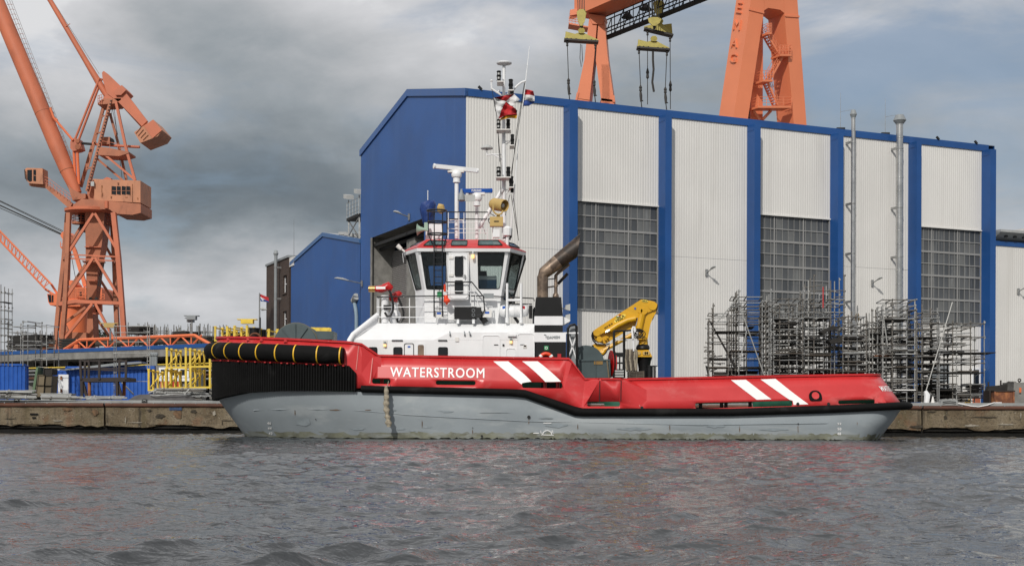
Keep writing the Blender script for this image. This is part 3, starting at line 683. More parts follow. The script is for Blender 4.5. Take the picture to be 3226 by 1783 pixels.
m = MB(); m.obox(GP(tk0 - .05, -.3, zk), HB * (ln + .2), HA * 14.6, (0, 0, .28)); m.build('roof_edge', M['grey'], house)
m = MB(); m.obox(GP(tk0 - 2.0, -.1, zk - 1.2), HB * 2.0, HA * .3, (0, 0, 1.1)); m.build('parapet_end', M['trim'], house)
for ta, tb, z0, z1 in wins:
    m = MB(); m.obox(GP(ta, .14, z0), HB * (tb - ta), HA * .05, (0, 0, z1 - z0)); w_ = m.build('window', M['dglass'], house)
    m = MB(); m.obox(GP(ta, .08, z0), HB * .35, HA * .07, (0, 0, z1 - z0)); m.obox(GP(tb - .12, .08, z0), HB * .12, HA * .07, (0, 0, z1 - z0)); m.obox(GP(ta, .09, (z0 + z1) / 2), HB * (tb - ta), HA * .05, (0, 0, .1)); m.build('frame', M['white'], w_)
    m = MB(); m.obox(GP(ta - .1, -.3, z0 - .18), HB * (tb - ta + .2), HA * .4, (0, 0, .17)); m.build('sill', M['brick'], w_)

def flue(x0, x1, ytop, ybot, capw, ycap0, ycap1, name, label, mat, brs, off=.9, gable=False):
    xm = (x0 + x1) / 2
    if gable: t = Gl(xm, 900, -off)[0]; base = GP(t, -off, 0)
    else: s = Wl(xm, 900, off)[0]; base = HW(s, off, 0)
    Y = base.y; zf = lambda y: P(xm, y, Y).z; r = (x1 - x0) / 2 * Y / F
    t_ = thing(name, label, 'flue pipe', (base.x, base.y, GZ), None)
    q = lambda z: Vector((base.x, base.y, z))
    z0, z1 = zf(ybot), zf(ytop); n = max(3, int((z1 - z0) / 1.25)); m = MB(); prof = []
    for i in range(n):
        a_, b_ = z0 + (z1 - z0) * i / n, z0 + (z1 - z0) * (i + 1) / n
        prof += [(r, a_), (r, b_ - .10), (r * 1.07, b_ - .09), (r * 1.07, b_ - .02), (r, b_ - .01)]
    m.lathe((base.x, base.y, 0), prof, 14); m.build('pipe', mat, t_)
    c = capw / 2 * Y / F; zc0, zc1 = zf(ycap1), zf(ycap0); zm = zc0 + (zc1 - zc0) * .42
    m = MB(); m.lathe((base.x, base.y, 0), [(r * 1.02, zc0), (c, zm), (c * .62, zc1 - .02), (c * .55, zc1)], 12); m.build('cap', M['grey'], t_)
    for y in brs:
        z = zf(y); m = MB(); d = HA if gable else -HN; sd_ = HB if gable else HA
        m.bar(q(z) - sd_ * r * .9, q(z) - sd_ * r * .9 + d * off, .10, .22); m.lathe((base.x, base.y, 0), [(r * 1.12, z - .07), (r * 1.12, z + .07)], 12); m.build('bracket', M['galv'], t_)
    return t_
flue(2680, 2693, 371, 1230, 22, 347, 372, 'flue_pipe', 'thin stainless flue pipe on the white hall wall', M['stain'], (448, 642, 799, 950))
flue(2822, 2843, 391, 1230, 41, 363, 393, 'flue_pipe', 'thick stainless flue pipe with a wide dark cap on the white hall wall', M['stain'], (468, 655, 810, 955))
flue(863.5, 874, 803, 1080, 16.5, 789, 806, 'flue_pipe', 'grey ribbed flue pipe standing against the dark brick house', M['grey'], (843, 941), .8, True)
for px, y0, y1, lab in ((2656, 290, 410, 'thin lightning rod on the hall roof beside the thin flue'), (2797, 308, 425, 'thin lightning rod on the hall roof beside the thick flue')):
    s, z0 = Wl(px, y1); q = HW(s, -.4, z_top); z1 = Wl(px, y0)[1]; rt = thing('lightning_rod', lab, 'lightning rod', q, 'lightning rods on the roofs')
    m = MB(); m.tube(q, (q.x, q.y, z1), .025, .012, 6); m.build('rod', M['galv'], rt); m = MB(); m.bar(q + Vector((0, 0, 1.8)), q + HA * 1.3 + Vector((0, 0, 2.1)), .03); m.build('stay', M['galv'], rt)
    m = MB(); m.cbox(q + Vector((0, 0, .1)), .8, .5, .25); m.build('foot', M['dark'], rt)
q = P(926, 830, 138); rt = thing('lightning_rod', 'very thin tall rod on the roof between brick house and blue shed', 'lightning rod', q, 'lightning rods on the roofs'); m = MB(); m.tube(q, P(926, 692, 138), .03, .015, 6); m.build('rod', M['galv'], rt)

def wall_lamp(base, out, side, label, L=1.5):
    t_ = thing('wall_lamp', label, 'wall lamp', base, 'lamps on arms along the hall walls')
    m = MB(); m.obox(base - side * .12 - Vector((0, 0, .3)), side * .24, out * .12, (0, 0, .6)); m.build('bracket', M['galv'], t_)
    a_ = base + out * .1; e = base + out * L * .5 + Vector((0, 0, .22)); m = MB(); m.tube(a_, e, .06, .05, 8); m.build('arm', M['galv'], t_)
    h = base + out * L + Vector((0, 0, .42)); d = (h - e); u_ = Vector((0, 0, 1))
    m = MB(); sd_ = side
    m.grid([[e + sd_ * .07, e + u_ * .08, e - sd_ * .07, e - u_ * .06], [e.lerp(h, .4) + sd_ * .2, e.lerp(h, .4) + u_ * .2, e.lerp(h, .4) - sd_ * .2, e.lerp(h, .4) - u_ * .05], [e.lerp(h, .8) + sd_ * .2, e.lerp(h, .8) + u_ * .16, e.lerp(h, .8) - sd_ * .2, e.lerp(h, .8) - u_ * .05], [h + sd_ * .07, h + u_ * .05, h - sd_ * .07, h - u_ * .05]], wrap=True)
    m.add([h + sd_ * .07, h + u_ * .05, h - sd_ * .07, h - u_ * .05], [(0, 1, 2, 3)]); m.build('lamp_head', M['lamp'], t_)
for x, y, lab in ((2224, 859, 'grey lamp on an arm on the white wall above the left scaffolding'), (2746, 892, 'grey lamp on an arm between the two flue pipes'), (3206, 918, 'grey lamp on an arm on the low extension wall')):
    s, z = Wl(x, y, 0 if x < 3150 else .5); wall_lamp(HW(s, .06 if x < 3150 else .56, z), HN, HA, lab)
t, z = Gl(1143, 893); wall_lamp(GP(t, -.06, z), -HA, HB, 'grey street lamp head on the blue gable wall left of the roller shutter', 3.0)
t, z = Gl(1292, 684); wall_lamp(GP(t, -.06, z), -HA, HB, 'small lamp bracket on the blue gable wall above the roller shutter', 1.6)
# floodlight platform on the shed roof
fl = thing('floodlight_platform', 'grey steel floodlight platform on the shed roof beside the blue hall', 'platform', GP(tb0 + 1.5, 1, ze0 + .3))
q = lambda t, d, z: GP(t, d, z)
tp0_, tp1_ = tb0 + .1, Gl(1097, 690)[0]; zb_, zt_, zh_ = Gl(1097, 748)[1], Gl(1097, 692)[1], Gl(1100, 640)[1]
m = MB(); m.obox(q(tp0_, -.2, zt_ - .2), HB * (tp1_ - tp0_), HA * 2.4, (0, 0, .3)); m.build('deck', M['dark'], fl)
m = MB()
for t_ in (tp0_ + .2, tp1_ - .2):
    for d_ in (0, 2): m.bar(q(t_, d_, gs(t_) + .25), q(t_, d_, zt_), .14)
m.bar(q(tp0_ + .2, 0, gs(tp0_) + .4), q(tp1_ - .2, 0, zt_ - .2), .1); m.bar(q(tp1_ - .2, 0, gs(tp1_) + .4), q(tp0_ + .2, 0, zt_ - .2), .1); m.build('leg_frame', M['galv'], fl)
m = MB()
for d_ in (-.15, 2.1):
    for k in range(5): t_ = tp0_ + (tp1_ - tp0_) * k / 4; m.bar(q(t_, d_, zt_), q(t_, d_, zh_), .05)
    for k in range(4): m.bar(q(tp0_, d_, zt_ + (zh_ - zt_) * (k + 1) / 4), q(tp1_, d_, zt_ + (zh_ - zt_) * (k + 1) / 4), .045)
m.build('railing', M['galv'], fl)
for t_ in (tp1_ - .1, tp0_ + .3):
    m = MB(); c = q(t_, 0, zh_ + .35); m.tube(q(t_, 0, zh_), c, .06); m.hexa([c + HB * a_ + HA * b_ + Vector((0, 0, z_ + .25 * (1 if a_ > 0 else 0))) for z_ in (0, .45) for a_, b_ in ((-.6, -.4), (.6, -.4), (.6, .4), (-.6, .4))]); m.build('floodlight', M['lamp'], fl)

# ------------------------------------------------------------------ gantry crane behind the hall
gan = thing('gantry_crane', 'tall salmon-orange gantry crane with A-shaped legs rising behind the hall', 'gantry crane', P(2400, 1305, 166))
GA = Vector((.90, .436, 0)); GN_ = Vector((.436, -.90, 0))       # along the rails; out towards the hall
def plane_pt(o, ax, x, y):                # photograph -> point on the upright plane through o along ax
    u, v = uv(x, y); k = u / F; s = (k * o.y - o.x) / (ax.x - k * ax.y); q = o + ax * s; return Vector((q.x, q.y, ZC - v * q.y / F))
G0 = P(2400, 1305, 166); G0.z = 0
gp = lambda x, y: plane_pt(G0, GA, x, y)
def gpoly(pts, depth, name, mat='gant', par=None):
    m = MB(); m.prism([gp(*p) for p in pts], -GN_ * depth); return m.build(name, M[mat], par or gan)
def ext_line(p, q, y):                     # x on the line p-q at height y
    return (p[0] + (q[0] - p[0]) * (y - p[1]) / (q[1] - p[1]), y)
LD = 3.3
# side-face offset: the sheet that shows at the left of the leg is the leg's flank, LD deep
yb = 1262
lo = ext_line((2372, -30), (2312, 370), yb); li = ext_line((2407, 35), (2356, 376), yb)
gpoly([(2378, -60), (2405, -60), (2407, 35), li, lo], -LD, 'leg') if False else None
m = MB(); front = [gp(2375, -60), gp(2409, -60), gp(2407, 35), gp(*li), gp(*lo)]
m.prism(front, -GN_ * LD); leg1 = m.build('leg', M['gant'], gan)
ri = ext_line((2471, 42), (2501, 390), yb); ro = ext_line((2512, 0), (2541, 395), yb)
m = MB(); m.prism([gp(2471, 42), gp(2467, -60), gp(2508, -60), gp(2512, 0), gp(*ro), gp(*ri)], -GN_ * LD); m.build('leg', M['gant'], gan)
m = MB(); q1 = [gp(2375, -60.5), gp(2508, -60.5), gp(2508, -420), gp(2395, -420)]; m.prism(q1, -GN_ * LD)
q2 = [gp(2407.5, 34), gp(2420, 26), gp(2458, 32), gp(2470.5, 42), gp(2466.5, -60), gp(2409.5, -60)]; m.prism(q2, -GN_ * LD); m.build('leg_head', M['gant'], gan)
m = MB(); o = gp(2378, 30); m.prism([gp(2358, 28), gp(2406, 40), gp(2406, 45), gp(2358, 33)], GN_ * .12); m.prism([gp(2472, 48), gp(2517, 51), gp(2517, 57), gp(2472, 54)], GN_ * .12); m.build('flange_strip', M['gant'], gan)
c0, c1 = gp(2395, 46) - GN_ * (LD * .55), gp(2432, 46) - GN_ * (LD * .55)
m = MB(); m.prism([c0 * 1 + Vector((0, 0, 0)), c1, Vector((c1.x, c1.y, GZ)), Vector((c0.x, c0.y, GZ))], -GN_ * 2.6); m.build('stair_shaft', M['gant'], gan)
# stairs zig-zag in front of the shaft
def gfront(x, y, d=0.0):
    o_ = G0 - GN_ * (LD * .55 - .9 - d); return plane_pt(o_, GA, x, y)
def stair(p, q):
    m = MB(); a_, b_ = gfront(*p), gfront(*q); n = max(6, int(abs(a_.z - b_.z) / .28)); w = GN_ * .9
    for off in (Vector((0, 0, 0)), w): m.bar(a_ + off, b_ + off, .10, .22)
    for k in range(n): c = a_.lerp(b_, (k + .5) / n); m.bar(c, c + w, .26, .05)
    for off in (Vector((0, 0, 0)), w):
        for h in (.55, 1.1): m.bar(a_ + off + Vector((0, 0, h)), b_ + off + Vector((0, 0, h)), .05)
        for k in range(5): c = a_.lerp(b_, k / 4) + off; m.bar(c, c + Vector((0, 0, 1.1)), .05)
    m.build('stair_flight', M['gant'], gan)
def landing(x0, x1, y, rl=True):
    a_, b_ = gfront(x0, y), gfront(x1, y); w = GN_ * 1.5; m = MB(); m.obox(a_ - GN_ * .4 - Vector((0, 0, .25)), b_ - a_, w + GN_ * .4, (0, 0, .25))
    for off in (w,):
        for h in (.4, .75, 1.1): m.bar(a_ + off + Vector((0, 0, h)), b_ + off + Vector((0, 0, h)), .05)
        for k in range(5): c = a_.lerp(b_, k / 4) + off; m.bar(c, c + Vector((0, 0, 1.1)), .05)
    for e in (a_, b_):
        for h in (.4, .75, 1.1): m.bar(e + Vector((0, 0, h)), e + w + Vector((0, 0, h)), .05)
    m.build('landing', M['gant'], gan)
stair((2402, 112), (2440, 178)); landing(2434, 2470, 180); stair((2456, 178), (2412, 258)); landing(2380, 2412, 260); stair((2404, 262), (2436, 338)); landing(2365, 2470, 342); landing(2395, 2408, 112)
m = MB(); a_ = gfront(2372, 350); b_ = gfront(2428, 350); m.bar(a_, gfront(2392, 378), .3); m.bar(b_, gfront(2402, 378), .3); m.build('landing_strut', M['gant'], gan)
m = MB()
for k in range(6): m.bar(gfront(2356, 352 + k * 5), gfront(2362, 352 + k * 5), .12)
m.build('ladder', M['dark'], gan)
# girder and far leg
G1 = P(1873, 1305, 196); G1.z = 0
gq = lambda x, y, dy=0.0: P(x, y, G1.y + dy)
zg0 = P(1850, 42, 196).z
gd = Vector((G0.x - G1.x, G0.y - G1.y, 0)).normalized(); gs_ = Vector((-gd.y, gd.x, 0))
m = MB(); ge0 = Vector((G1.x, G1.y, 0)) - gd * 3; L = (G0 - G1).length + 14; gw = 3.9
# upright box beam; its underside is seen from below
m.obox(ge0 - gs_ * gw * .45 + Vector((0, 0, zg0)), gd * L, gs_ * gw, (0, 0, 9)); m.build('girder', M['gant'], gan)
m = MB(); wk = ge0 + gs_ * (gw * .55 + .1) + Vector((0, 0, zg0 - 3.0)); nb = 22
m.obox(wk, gd * L, gs_ * 1.1, (0, 0, .25))
for off in (Vector((0, 0, 0)), gs_ * 1.1):
    for h in (1.2, 3.0): m.bar(wk + off + Vector((0, 0, h)), wk + off + gd * L + Vector((0, 0, h)), .14)
    for k in range(nb):
        c = wk + off + gd * (L * k / nb); m.bar(c, c + Vector((0, 0, 3.0)), .12)
        if k % 2 == 0: m.bar(c, c + gd * (L / nb) + Vector((0, 0, 3.0)), .1)
m.build('walkway_truss', M['dark'], gan)
for pts in ([(1857, 50), (1882, 56), (1872, 180), (1857, 318), (1815, 311), (1841, 190)], [(1886, 56), (1904, 58), (1914, 175), (1935, 322), (1894, 318), (1877, 190)]):
    m = MB(); m.prism([gq(*p) for p in pts], Vector((.55, 3.4, 0))); m.build('leg', M['gant'], gan)
for pts in ([(1817, 292), (1824, 292), (1818, 318), (1812, 318)], [(1928, 300), (1936, 302), (1938, 322), (1930, 322)]):
    m = MB(); m.prism([gq(*p, -.15) for p in pts], (0, 3.2, 0)); m.build('leg_foot', M['gant'], gan)
for xa, xb in ((1815, 1857), (1894, 1935)):
    m = MB(); m.prism([gq(xa, 310), gq(xb, 316), gq(xb + (6 if xa > 1850 else -3), 1265), gq(xa - (6 if xa < 1850 else -3), 1265)], (0, 3, 0)); m.build('leg', M['gant'], gan)
m = MB(); m.prism([gq(1852, 44, -.2), gq(1908, 53, -.2), gq(1897, 78, -.2), gq(1866, 76, -.2)], (0.5, 3.0, 0)); m.build('leg_head', M['gant'], gan)
m = MB(); m.prism([gq(1792, 72), gq(1853, 84), gq(1853, 88), gq(1792, 77)], (0, 2.5, 0)); m.prism([gq(1796, 32), gq(1818, 28), gq(1818, 46), gq(1796, 50)], (0, 2, 0))
for y in (54, 60, 66): m.bar(gq(1793, y), gq(1822, y + 4), .08)
for x in (1793, 1802, 1812, 1822): m.bar(gq(x, 54), gq(x, 76), .08)
m.build('access_platform', M['gant'], gan)
for dx, y in ((1976, 53), (2034, 27)): m = MB(); m.lathe(gq(dx, y + 4), [(.9, 0), (.5, .5), (.2, .8)], 10); m.build('floodlight', M['dark'], gan)

# lifting gear hanging from the gantry (three spreaders)
def hook_thing(name, label, cat): return thing(name, label, cat, (0, 0, 0), None)
def spreader(x0, y0, xa, ya, x1, y1, Y, label, back):
    """triangular spreader beam: left foot, apex, right foot"""
    q = lambda x, y, d=0.0: P(x, y, Y + d)
    t = thing('spreader_beam', label, 'spreader beam', q(xa, y1), 'yellow spreader beams under the gantry')
    h = 9
    m = MB(); m.prism([q(x0, y0), q(x0, y0 - h), q(xa - 6, ya), q(xa + 6, ya + 1), q(x1, y1 - h), q(x1, y1)], (0, .5, 0)); m.build('plate', M['hoist'], t)
    m = MB(); d = 2.2; bx = back
    m.prism([q(x0 + 2, y0 - 4, d), q(x0 + 4, y0 - 28, d), q(xa - 8, ya + 8, d), q(xa, y1 - 8, d)] if bx < 0 else [q(xa + 8, ya + 6, d), q(x1 - 3, ya - 6 + 8, d), q(x1, y1 - 3, d), q(xa, y1 - 8, d)], (0, .5, 0)); m.build('plate', M['hoist'], t)
    m = MB(); m.bar(q(x0 - 1, y0, .25), q(x1 + 1, y1, .25), 1.4, .22); m.build('bottom_flange', M['cable'], t)
    for k in (.08, .2, .35, .65, .8, .92):
        x, y = x0 + (x1 - x0) * k, y0 + (y1 - y0) * k - 5; m = MB(); m.tube(q(x, y, -.12), q(x, y, .1), .16, n=8); m.build('shackle_pin', M['dark'], t)
    m = MB(); m.tube(q(xa - 3.5, ya - 5, -.3), q(xa - 3.5, ya - 5, .8), .32, n=12); m.tube(q(xa + 3.5, ya - 5, -.3), q(xa + 3.5, ya - 5, .8), .32, n=12); m.cbox(q(xa, ya - 3, .2), .5, .9, .7); m.build('suspension_lug', M['hoist'], t)
    return t
def sling(x0, y0, x1, y1, Y, label, hook=True, r=.06, par=None):
    q = lambda x, y: P(x, y, Y); t = thing('wire_sling', label, 'sling', q(x0, y0), 'slings hanging under the spreader beams')
    m = MB(); m.lathe(q(x0, y0 + 16), [(.05, 0), (.17, .12), (.12, .4), (.2, .5), (.13, .75)], 8); m.build('socket', M['cable'], t)
    m = MB(); m.tube(q(x0, y0), q(x1, y1), r, n=6); m.build('wire', M['cable'], t)
    if hook:
        m = MB(); yh = y1; m.lathe(q(x1, yh + 18), [(.06, 0), (.2, .1), (.17, .5), (.24, .55), (.1, .85)], 8); m.path([q(x1, yh + 18), q(x1 + 1, yh + 30), q(x1 + 2, yh + 48), q(x1 + 8, yh + 46)], [.14, .2, .16, .1], 8); m.build('hook', M['cable'], t)
        m = MB(); m.tube(q(x1 + 1, yh + 46), q(x1 + 3, yh + 68), .04, n=5); m.tube(q(x1 + 2, yh + 46), q(x1 + 5, yh + 70), .04, n=5); m.build('tail_wire', M['cable'], t)
    return t
YS = 182
spreader(1778, 128, 1832, 103, 1884, 135, YS, 'yellow spreader beam under the lone hook block at the left', -1)
spreader(2030, 93, 2079, 73, 2119, 115, YS + 6, 'yellow spreader beam that hangs higher of the pair at the right', 1)
spreader(2007, 153, 2060, 128, 2108, 160, YS, 'yellow spreader beam that hangs lower of the pair at the right', -1)
def block(x0, y0, x1, y1, Y, label, ropes, cat='hook block'):
    q = lambda x, y, d=0.0: P(x, y, Y + d); t = thing('hook_block', label, cat, q((x0 + x1) / 2, y1), 'hook blocks under the gantry'); w = x1 - x0; xm = (x0 + x1) / 2; yd = y1 - y0
    for d, xs in ((-.6, 0), (.7, w * .14)):
        m = MB(); m.prism([q(x0 + xs, y0 + yd * .15, d), q(x0 + w * .3 + xs, y0, d), q(x1 - w * .25 + xs, y0, d), q(x1 + xs * .4, y0 + yd * .25, d), q(x1 - w * .1, y0 + yd * .7, d), q(xm + w * .12, y1, d), q(xm - w * .12, y1, d), q(x0 + w * .08, y0 + yd * .6, d)], (0, .2, 0)); m.build('cheek_plate', M['hoist'], t)
    m = MB(); m.tube(q(xm, y0 + yd * .35, -.35), q(xm, y0 + yd * .35, .65), w * .36 * Y / F, n=16); m.build('sheave', M['dark'], t)
    m = MB(); m.path([q(xm, y1 - 6), q(xm, y1 + yd * .2), q(xm, y1 + yd * .38)], [.28, .2, .16], 8); m.build('hook', M['cable'], t)
    m = MB()
    for k in range(ropes): x = x0 + w * (.15 + .7 * k / max(1, ropes - 1)); m.tube(q(x, y0 + yd * .3), q(x - 4, -120), .05, n=5)
    m.build('hoist_rope', M['cable'], t)
block(1817, 30, 1846, 82, YS, 'yellow hook block above the left spreader beam', 5)
block(2058, 2, 2092, 52, YS + 6, 'large pale hook block above the right spreader beams', 4)
block(2041, 55, 2082, 82, YS + 3, 'small yellow hook block just above the upper spreader beam', 5)
for x0, y0, x1, y1, lab, hk in ((1787, 132, 1791, 250, 'wire sling from the left end of the left spreader', True), (1876, 140, 1872, 255, 'wire sling from the right end of the left spreader', True), (2013, 156, 2018, 272, 'wire sling from the left end of the lower right spreader', True), (2101, 162, 2096, 278, 'wire sling from the right end of the lower right spreader', True), (2040, 98, 2040, 330, 'long wire from the left end of the upper right spreader', False), (2111, 118, 2112, 345, 'long wire from the right end of the upper right spreader', False)):
    sling(x0, y0, x1, y1, YS + (6 if not hk else 0), lab, hk)
for x0, pts, lab in ((2057, [(2057, 160), (2057, 190), (2059, 220), (2055, 260), (2060, 290)], 'thick dark chain hanging under the lower right spreader'), (1831, [(1829, 140), (1827, 185), (1831, 212), (1835, 190), (1833, 142)], 'wire loop hanging under the left spreader')):
    m = MB(); m.path([P(x, y, YS) for x, y in pts], .16 if x0 > 2000 else .05, 6); tag(m.build('chain' if x0 > 2000 else 'wire_loop', M['cable'], None), lab, 'chain' if x0 > 2000 else 'wire loop')
for x in (2040, 2112):
    m = MB(); m.lathe(P(x, 250 if x < 2100 else 290, YS + 6), [(.06, 0), (.22, .2), (.16, .7), (.24, .9), (.08, 1.5)], 8); tag(m.build('turnbuckle', M['cable'], None), 'dark turnbuckle on the %s long wire of the upper spreader' % ('left' if x < 2100 else 'right'), 'turnbuckle')
# ------------------------------------------------------------------ tug
YC = 67.3; HBM = 5.3; YN = YC - HBM
X2 = lambda px, Y=YN: (px - CX) / F * Y
tug = thing('tugboat', 'red, grey and white harbour tug moored along the quay with a tall mast', 'tug', (1.5, YC, 0))
def supell(Xb, Xs, w, Lb, Ls, nb=2.3, ns=3.0, nA=26, nM=150, nS=16):
    """near-side plan outline from the stem to the middle of the stern: list of (X, halfwidth)"""
    pts = []
    for i in range(nA):
        a = math.pi / 2 * i / nA; pts.append((Xb + Lb - Lb * math.cos(a) ** (2 / nb), w * math.sin(a) ** (2 / nb)))
    for i in range(nM): pts.append((Xb + Lb + (Xs - Ls - Xb - Lb) * i / nM, w))
    for i in range(nS + 1):
        a = math.pi / 2 * i / nS; pts.append((Xs - Ls + Ls * math.sin(a) ** (2 / ns), w * max(0, math.cos(a)) ** (2 / ns)))
    return pts
def ztab(tab):
    tt = []
    for x, y, Y in tab: q = P(x, y, Y); tt.append((q.x, q.z))
    tt.sort(); xs = [a for a, b in tt]; zs_ = [b for a, b in tt]
    return lambda X: float(np.interp(X, xs, zs_))
z_ft = ztab([(1125, 1213, YN), (1600, 1224, YN), (1652, 1226, YN), (1828, 1285, YN), (2300, 1286, YN), (2600, 1276, YN), (2840, 1265, 63.3)])      # top of the side fender
z_fb = ztab([(670, 1261, 66.5), (760, 1240, 64.2), (880, 1233, 62.8), (1125, 1236, YN), (1600, 1248, YN), (1650, 1252, YN), (1816, 1312, YN), (2300, 1311, YN), (2600, 1302, YN), (2840, 1290, 63.3)])
z_bt = ztab([(702, 1066, 66), (1007, 1074, 62.3), (1134, 1080, YN), (1174, 1119, YN), (1795, 1130, YN + .3), (1843, 1194, YN + .3), (1960, 1195, YN + .3), (2200, 1190, YN + .3), (2500, 1184, YN + .3), (2770, 1182, 64)])  # bulwark top
L_bot = supell(-14.6, 18.72, 5.25, 8.4, 2.5)
L_top = [(X - float(np.interp(X, [12.5, 16, 18.72], [0, .35, .97])), w) for X, w in L_bot]
def top_inset(X): return float(np.interp(X, [-7.2, -6.9, -6.5, 14, 18], [0, .06, .36, .36, .62]))
L_top = [(X, max(0, w - top_inset(X) * min(1, w / 2))) for X, w in L_top]
L_fb = supell(-14.55, 18.7, 5.22, 8.4, 2.5); L_wl = supell(-13.25, 17.75, 5.12, 9.8, 2.6, 1.9, 2.6); L_kl = supell(-12.7, 17.2, 4.9, 10, 2.6, 1.8, 2.4)
def side(pts, zf): return [Vector((X, YC - w, zf(X) if callable(zf) else zf)) for X, w in pts]
def mir(q): return Vector((q[0], 2 * YC - q[1], q[2]))
def lerp_rows(A, B, ts): return [[a.lerp(b, t) for a, b in zip(A, B)] for t in ts]
# grey hull, both sides
FB, WL, KL = side(L_fb, lambda X: z_fb(X) + .03), side(L_wl, 0.0), side(L_kl, -.9)
kn = [a.lerp(b, .62) for a, b in zip(WL, FB)]
kn = [Vector((q.x, q.y - .10 * min(1, max(0, (YC - q.y) / 3)), q.z)) for q in kn]
rows = [KL, WL] + lerp_rows(WL, kn, (.35, .7, 1)) + lerp_rows(kn, FB, (.5, 1))
m = MB(); m.grid([r[::-1] for r in rows]); m.grid([[mir(q) for q in r] for r in rows]); hullo = m.build('hull', M['hull'], tug, ang=50)
# olive waterline growth and the dark wet edge
def hullband(z0, z1, off, mat, name):
    m = MB(); rr = []
    for z in (z0, z1):
        row = []
        for i, q in enumerate(WL):
            t = z / max(.3, kn[i].z); w_ = q.lerp(kn[i], t); row.append(w_ + Vector((-off if i < 8 else (off if i > len(WL) - 9 else 0), -off, 0)) + Vector((0, 0, .06 * math.sin(i * 1.7) * math.sin(i * .43) if z == z1 else 0)))
        rr.append(row)
    m.grid([r[::-1] for r in rr]); return m.build(name, mat, tug, ang=50)
hullband(-.2, .055, .012, M['slime'], 'wet_band')
hullband(.03, .30, .008, pmat('olive_waterline_growth', (.17, .175, .13), .7, var=.3, vs=1.5, dirt=(.27, .29, .28), dk=.8, ds=(.7, 1, 2.2), dlo=.45, dhi=.6), 'waterline_growth')
# side fender: a fat rubber tube from the shoulder round the stern to the other shoulder
fpts = []
for X, w in supell(-14.6, 18.98, 5.28, 8.4, 2.5, nM=60, nS=18):
    if X >= X2(1110): fpts.append(Vector((X, YC - w - .02, (z_ft(X) + z_fb(X)) / 2)))
fpts += [mir(q) for q in fpts[::-1][1:]]
m = MB(); vs = []
prev = None
n = 12; rws = []
for i, q in enumerate(fpts):
    d = (fpts[min(i + 1, len(fpts) - 1)] - fpts[max(0, i - 1)]); d.normalize(); o = d.cross(Vector((0, 0, 1))).normalized(); o = o if True else o
    hh = max(.16, (z_ft(q.x) - z_fb(q.x)) / 2 * .97)
    rws.append([q + o * .235 * math.cos(a) + Vector((0, 0, hh * math.sin(a))) for a in [2 * math.pi * k / n for k in range(n)]])
m.grid(rws, wrap=True); m.add(rws[0], [tuple(range(n))]); m.add(rws[-1], [tuple(range(n))]); m.build('side_fender', M['rubber'], tug, ang=50)
# bow: ribbed fender wall
RB = supell(-14.78, 18.7, 5.40, 8.4, 2.5, nA=120, nM=60)
z_rt = ztab([(668, 1140, 66.8), (800, 1143, 63.8), (1100, 1152, YN), (1128, 1182, YN)]); z_rb = ztab([(667, 1263, 66.8), (720, 1250, 65), (780, 1238, 64), (880, 1232, 62.8), (1126, 1232, YN)])
rp = [(X, w) for X, w in RB if X < X2(1127)]
# resample by arc length so that the ribs keep one width
acc = [0]
for i in range(1, len(rp)): acc.append(acc[-1] + math.hypot(rp[i][0] - rp[i - 1][0], rp[i][1] - rp[i - 1][1]))
nrib = int(acc[-1] / .125); lo_, hi_, sgn = [], [], []
for k in range(nrib * 3 + 1):
    s_ = acc[-1] * k / (nrib * 3); X = float(np.interp(s_, acc, [a for a, b in rp])); w = float(np.interp(s_, acc, [b for a, b in rp]))
    X2_ = float(np.interp(s_ + .05, acc, [a for a, b in rp])); w2_ = float(np.interp(s_ + .05, acc, [b for a, b in rp])); X1_ = float(np.interp(s_ - .05, acc, [a for a, b in rp])); w1_ = float(np.interp(s_ - .05, acc, [b for a, b in rp]))
    tx, ty = X2_ - X1_, w2_ - w1_; l_ = math.hypot(tx, ty) or 1; nx_, ny_ = -ty / l_, tx / l_
    dd = .05 if k % 3 else -.02
    lo_.append(Vector((X + nx_ * dd, YC - (w + ny_ * dd), z_rb(X)))); hi_.append(Vector((X + nx_ * dd, YC - (w + ny_ * dd), z_rt(X))))
m = MB()
for f_ in (lambda q: q, mir):
    a_, b_ = [f_(q) for q in lo_], [f_(q) for q in hi_]; m.grid([a_, b_])
    inw = lambda q: Vector((q.x + .45 * min(1, max(0, (-9 - q.x) / 4)), YC + (q.y - YC) * .93, q.z)); inn = [inw(q) for q in b_]; m.grid([b_, inn]); inn2 = [inw(q) for q in a_]; m.grid([inn2, a_])
m.build('ribbed_bow_fender', M['rubber'], tug, ang=25)
# bow: thick cylinder fender with yellow straps
cyl = []
for X, w in supell(-14.83, 18.7, 5.42, 8.4, 2.5, nA=40, nM=120):
    if X < X2(1097): cyl.append((X, w))
z_c = ztab([(665, 1107, 67.0), (760, 1109, 64.3), (900, 1113, 62.6), (1095, 1121, YN)])
cp = [Vector((X, YC - w, z_c(X))) for X, w in cyl]; full = [mir(q) for q in cp[::-1]] + cp[1:]
cr_ = [.40 if i < len(full) - 2 else .36 for i in range(len(full))]
m = MB(); m.path(full, cr_, 16); m.build('cylinder_fender', M['rubber'], tug, ang=50)
for sx_ in (693, 728, 772, 822, 878, 935, 1005, 1075):
    best = min(range(1, len(cp) - 1), key=lambda i: abs(proj(cp[i] - Vector((0, .3, 0)))[0] - sx_))
    q = cp[best]; d = (cp[best + 1] - cp[best - 1]).normalized()
    # exact place between the neighbours
    for t in np.linspace(-1, 1, 41):
        c = q + d * t * .35
        if abs(proj(c)[0] - sx_) < 2: q = c; break
    m = MB(); m.path([q - d * .028, q + d * .028], .412, 20); m.build('strap', M['yellow'], tug)
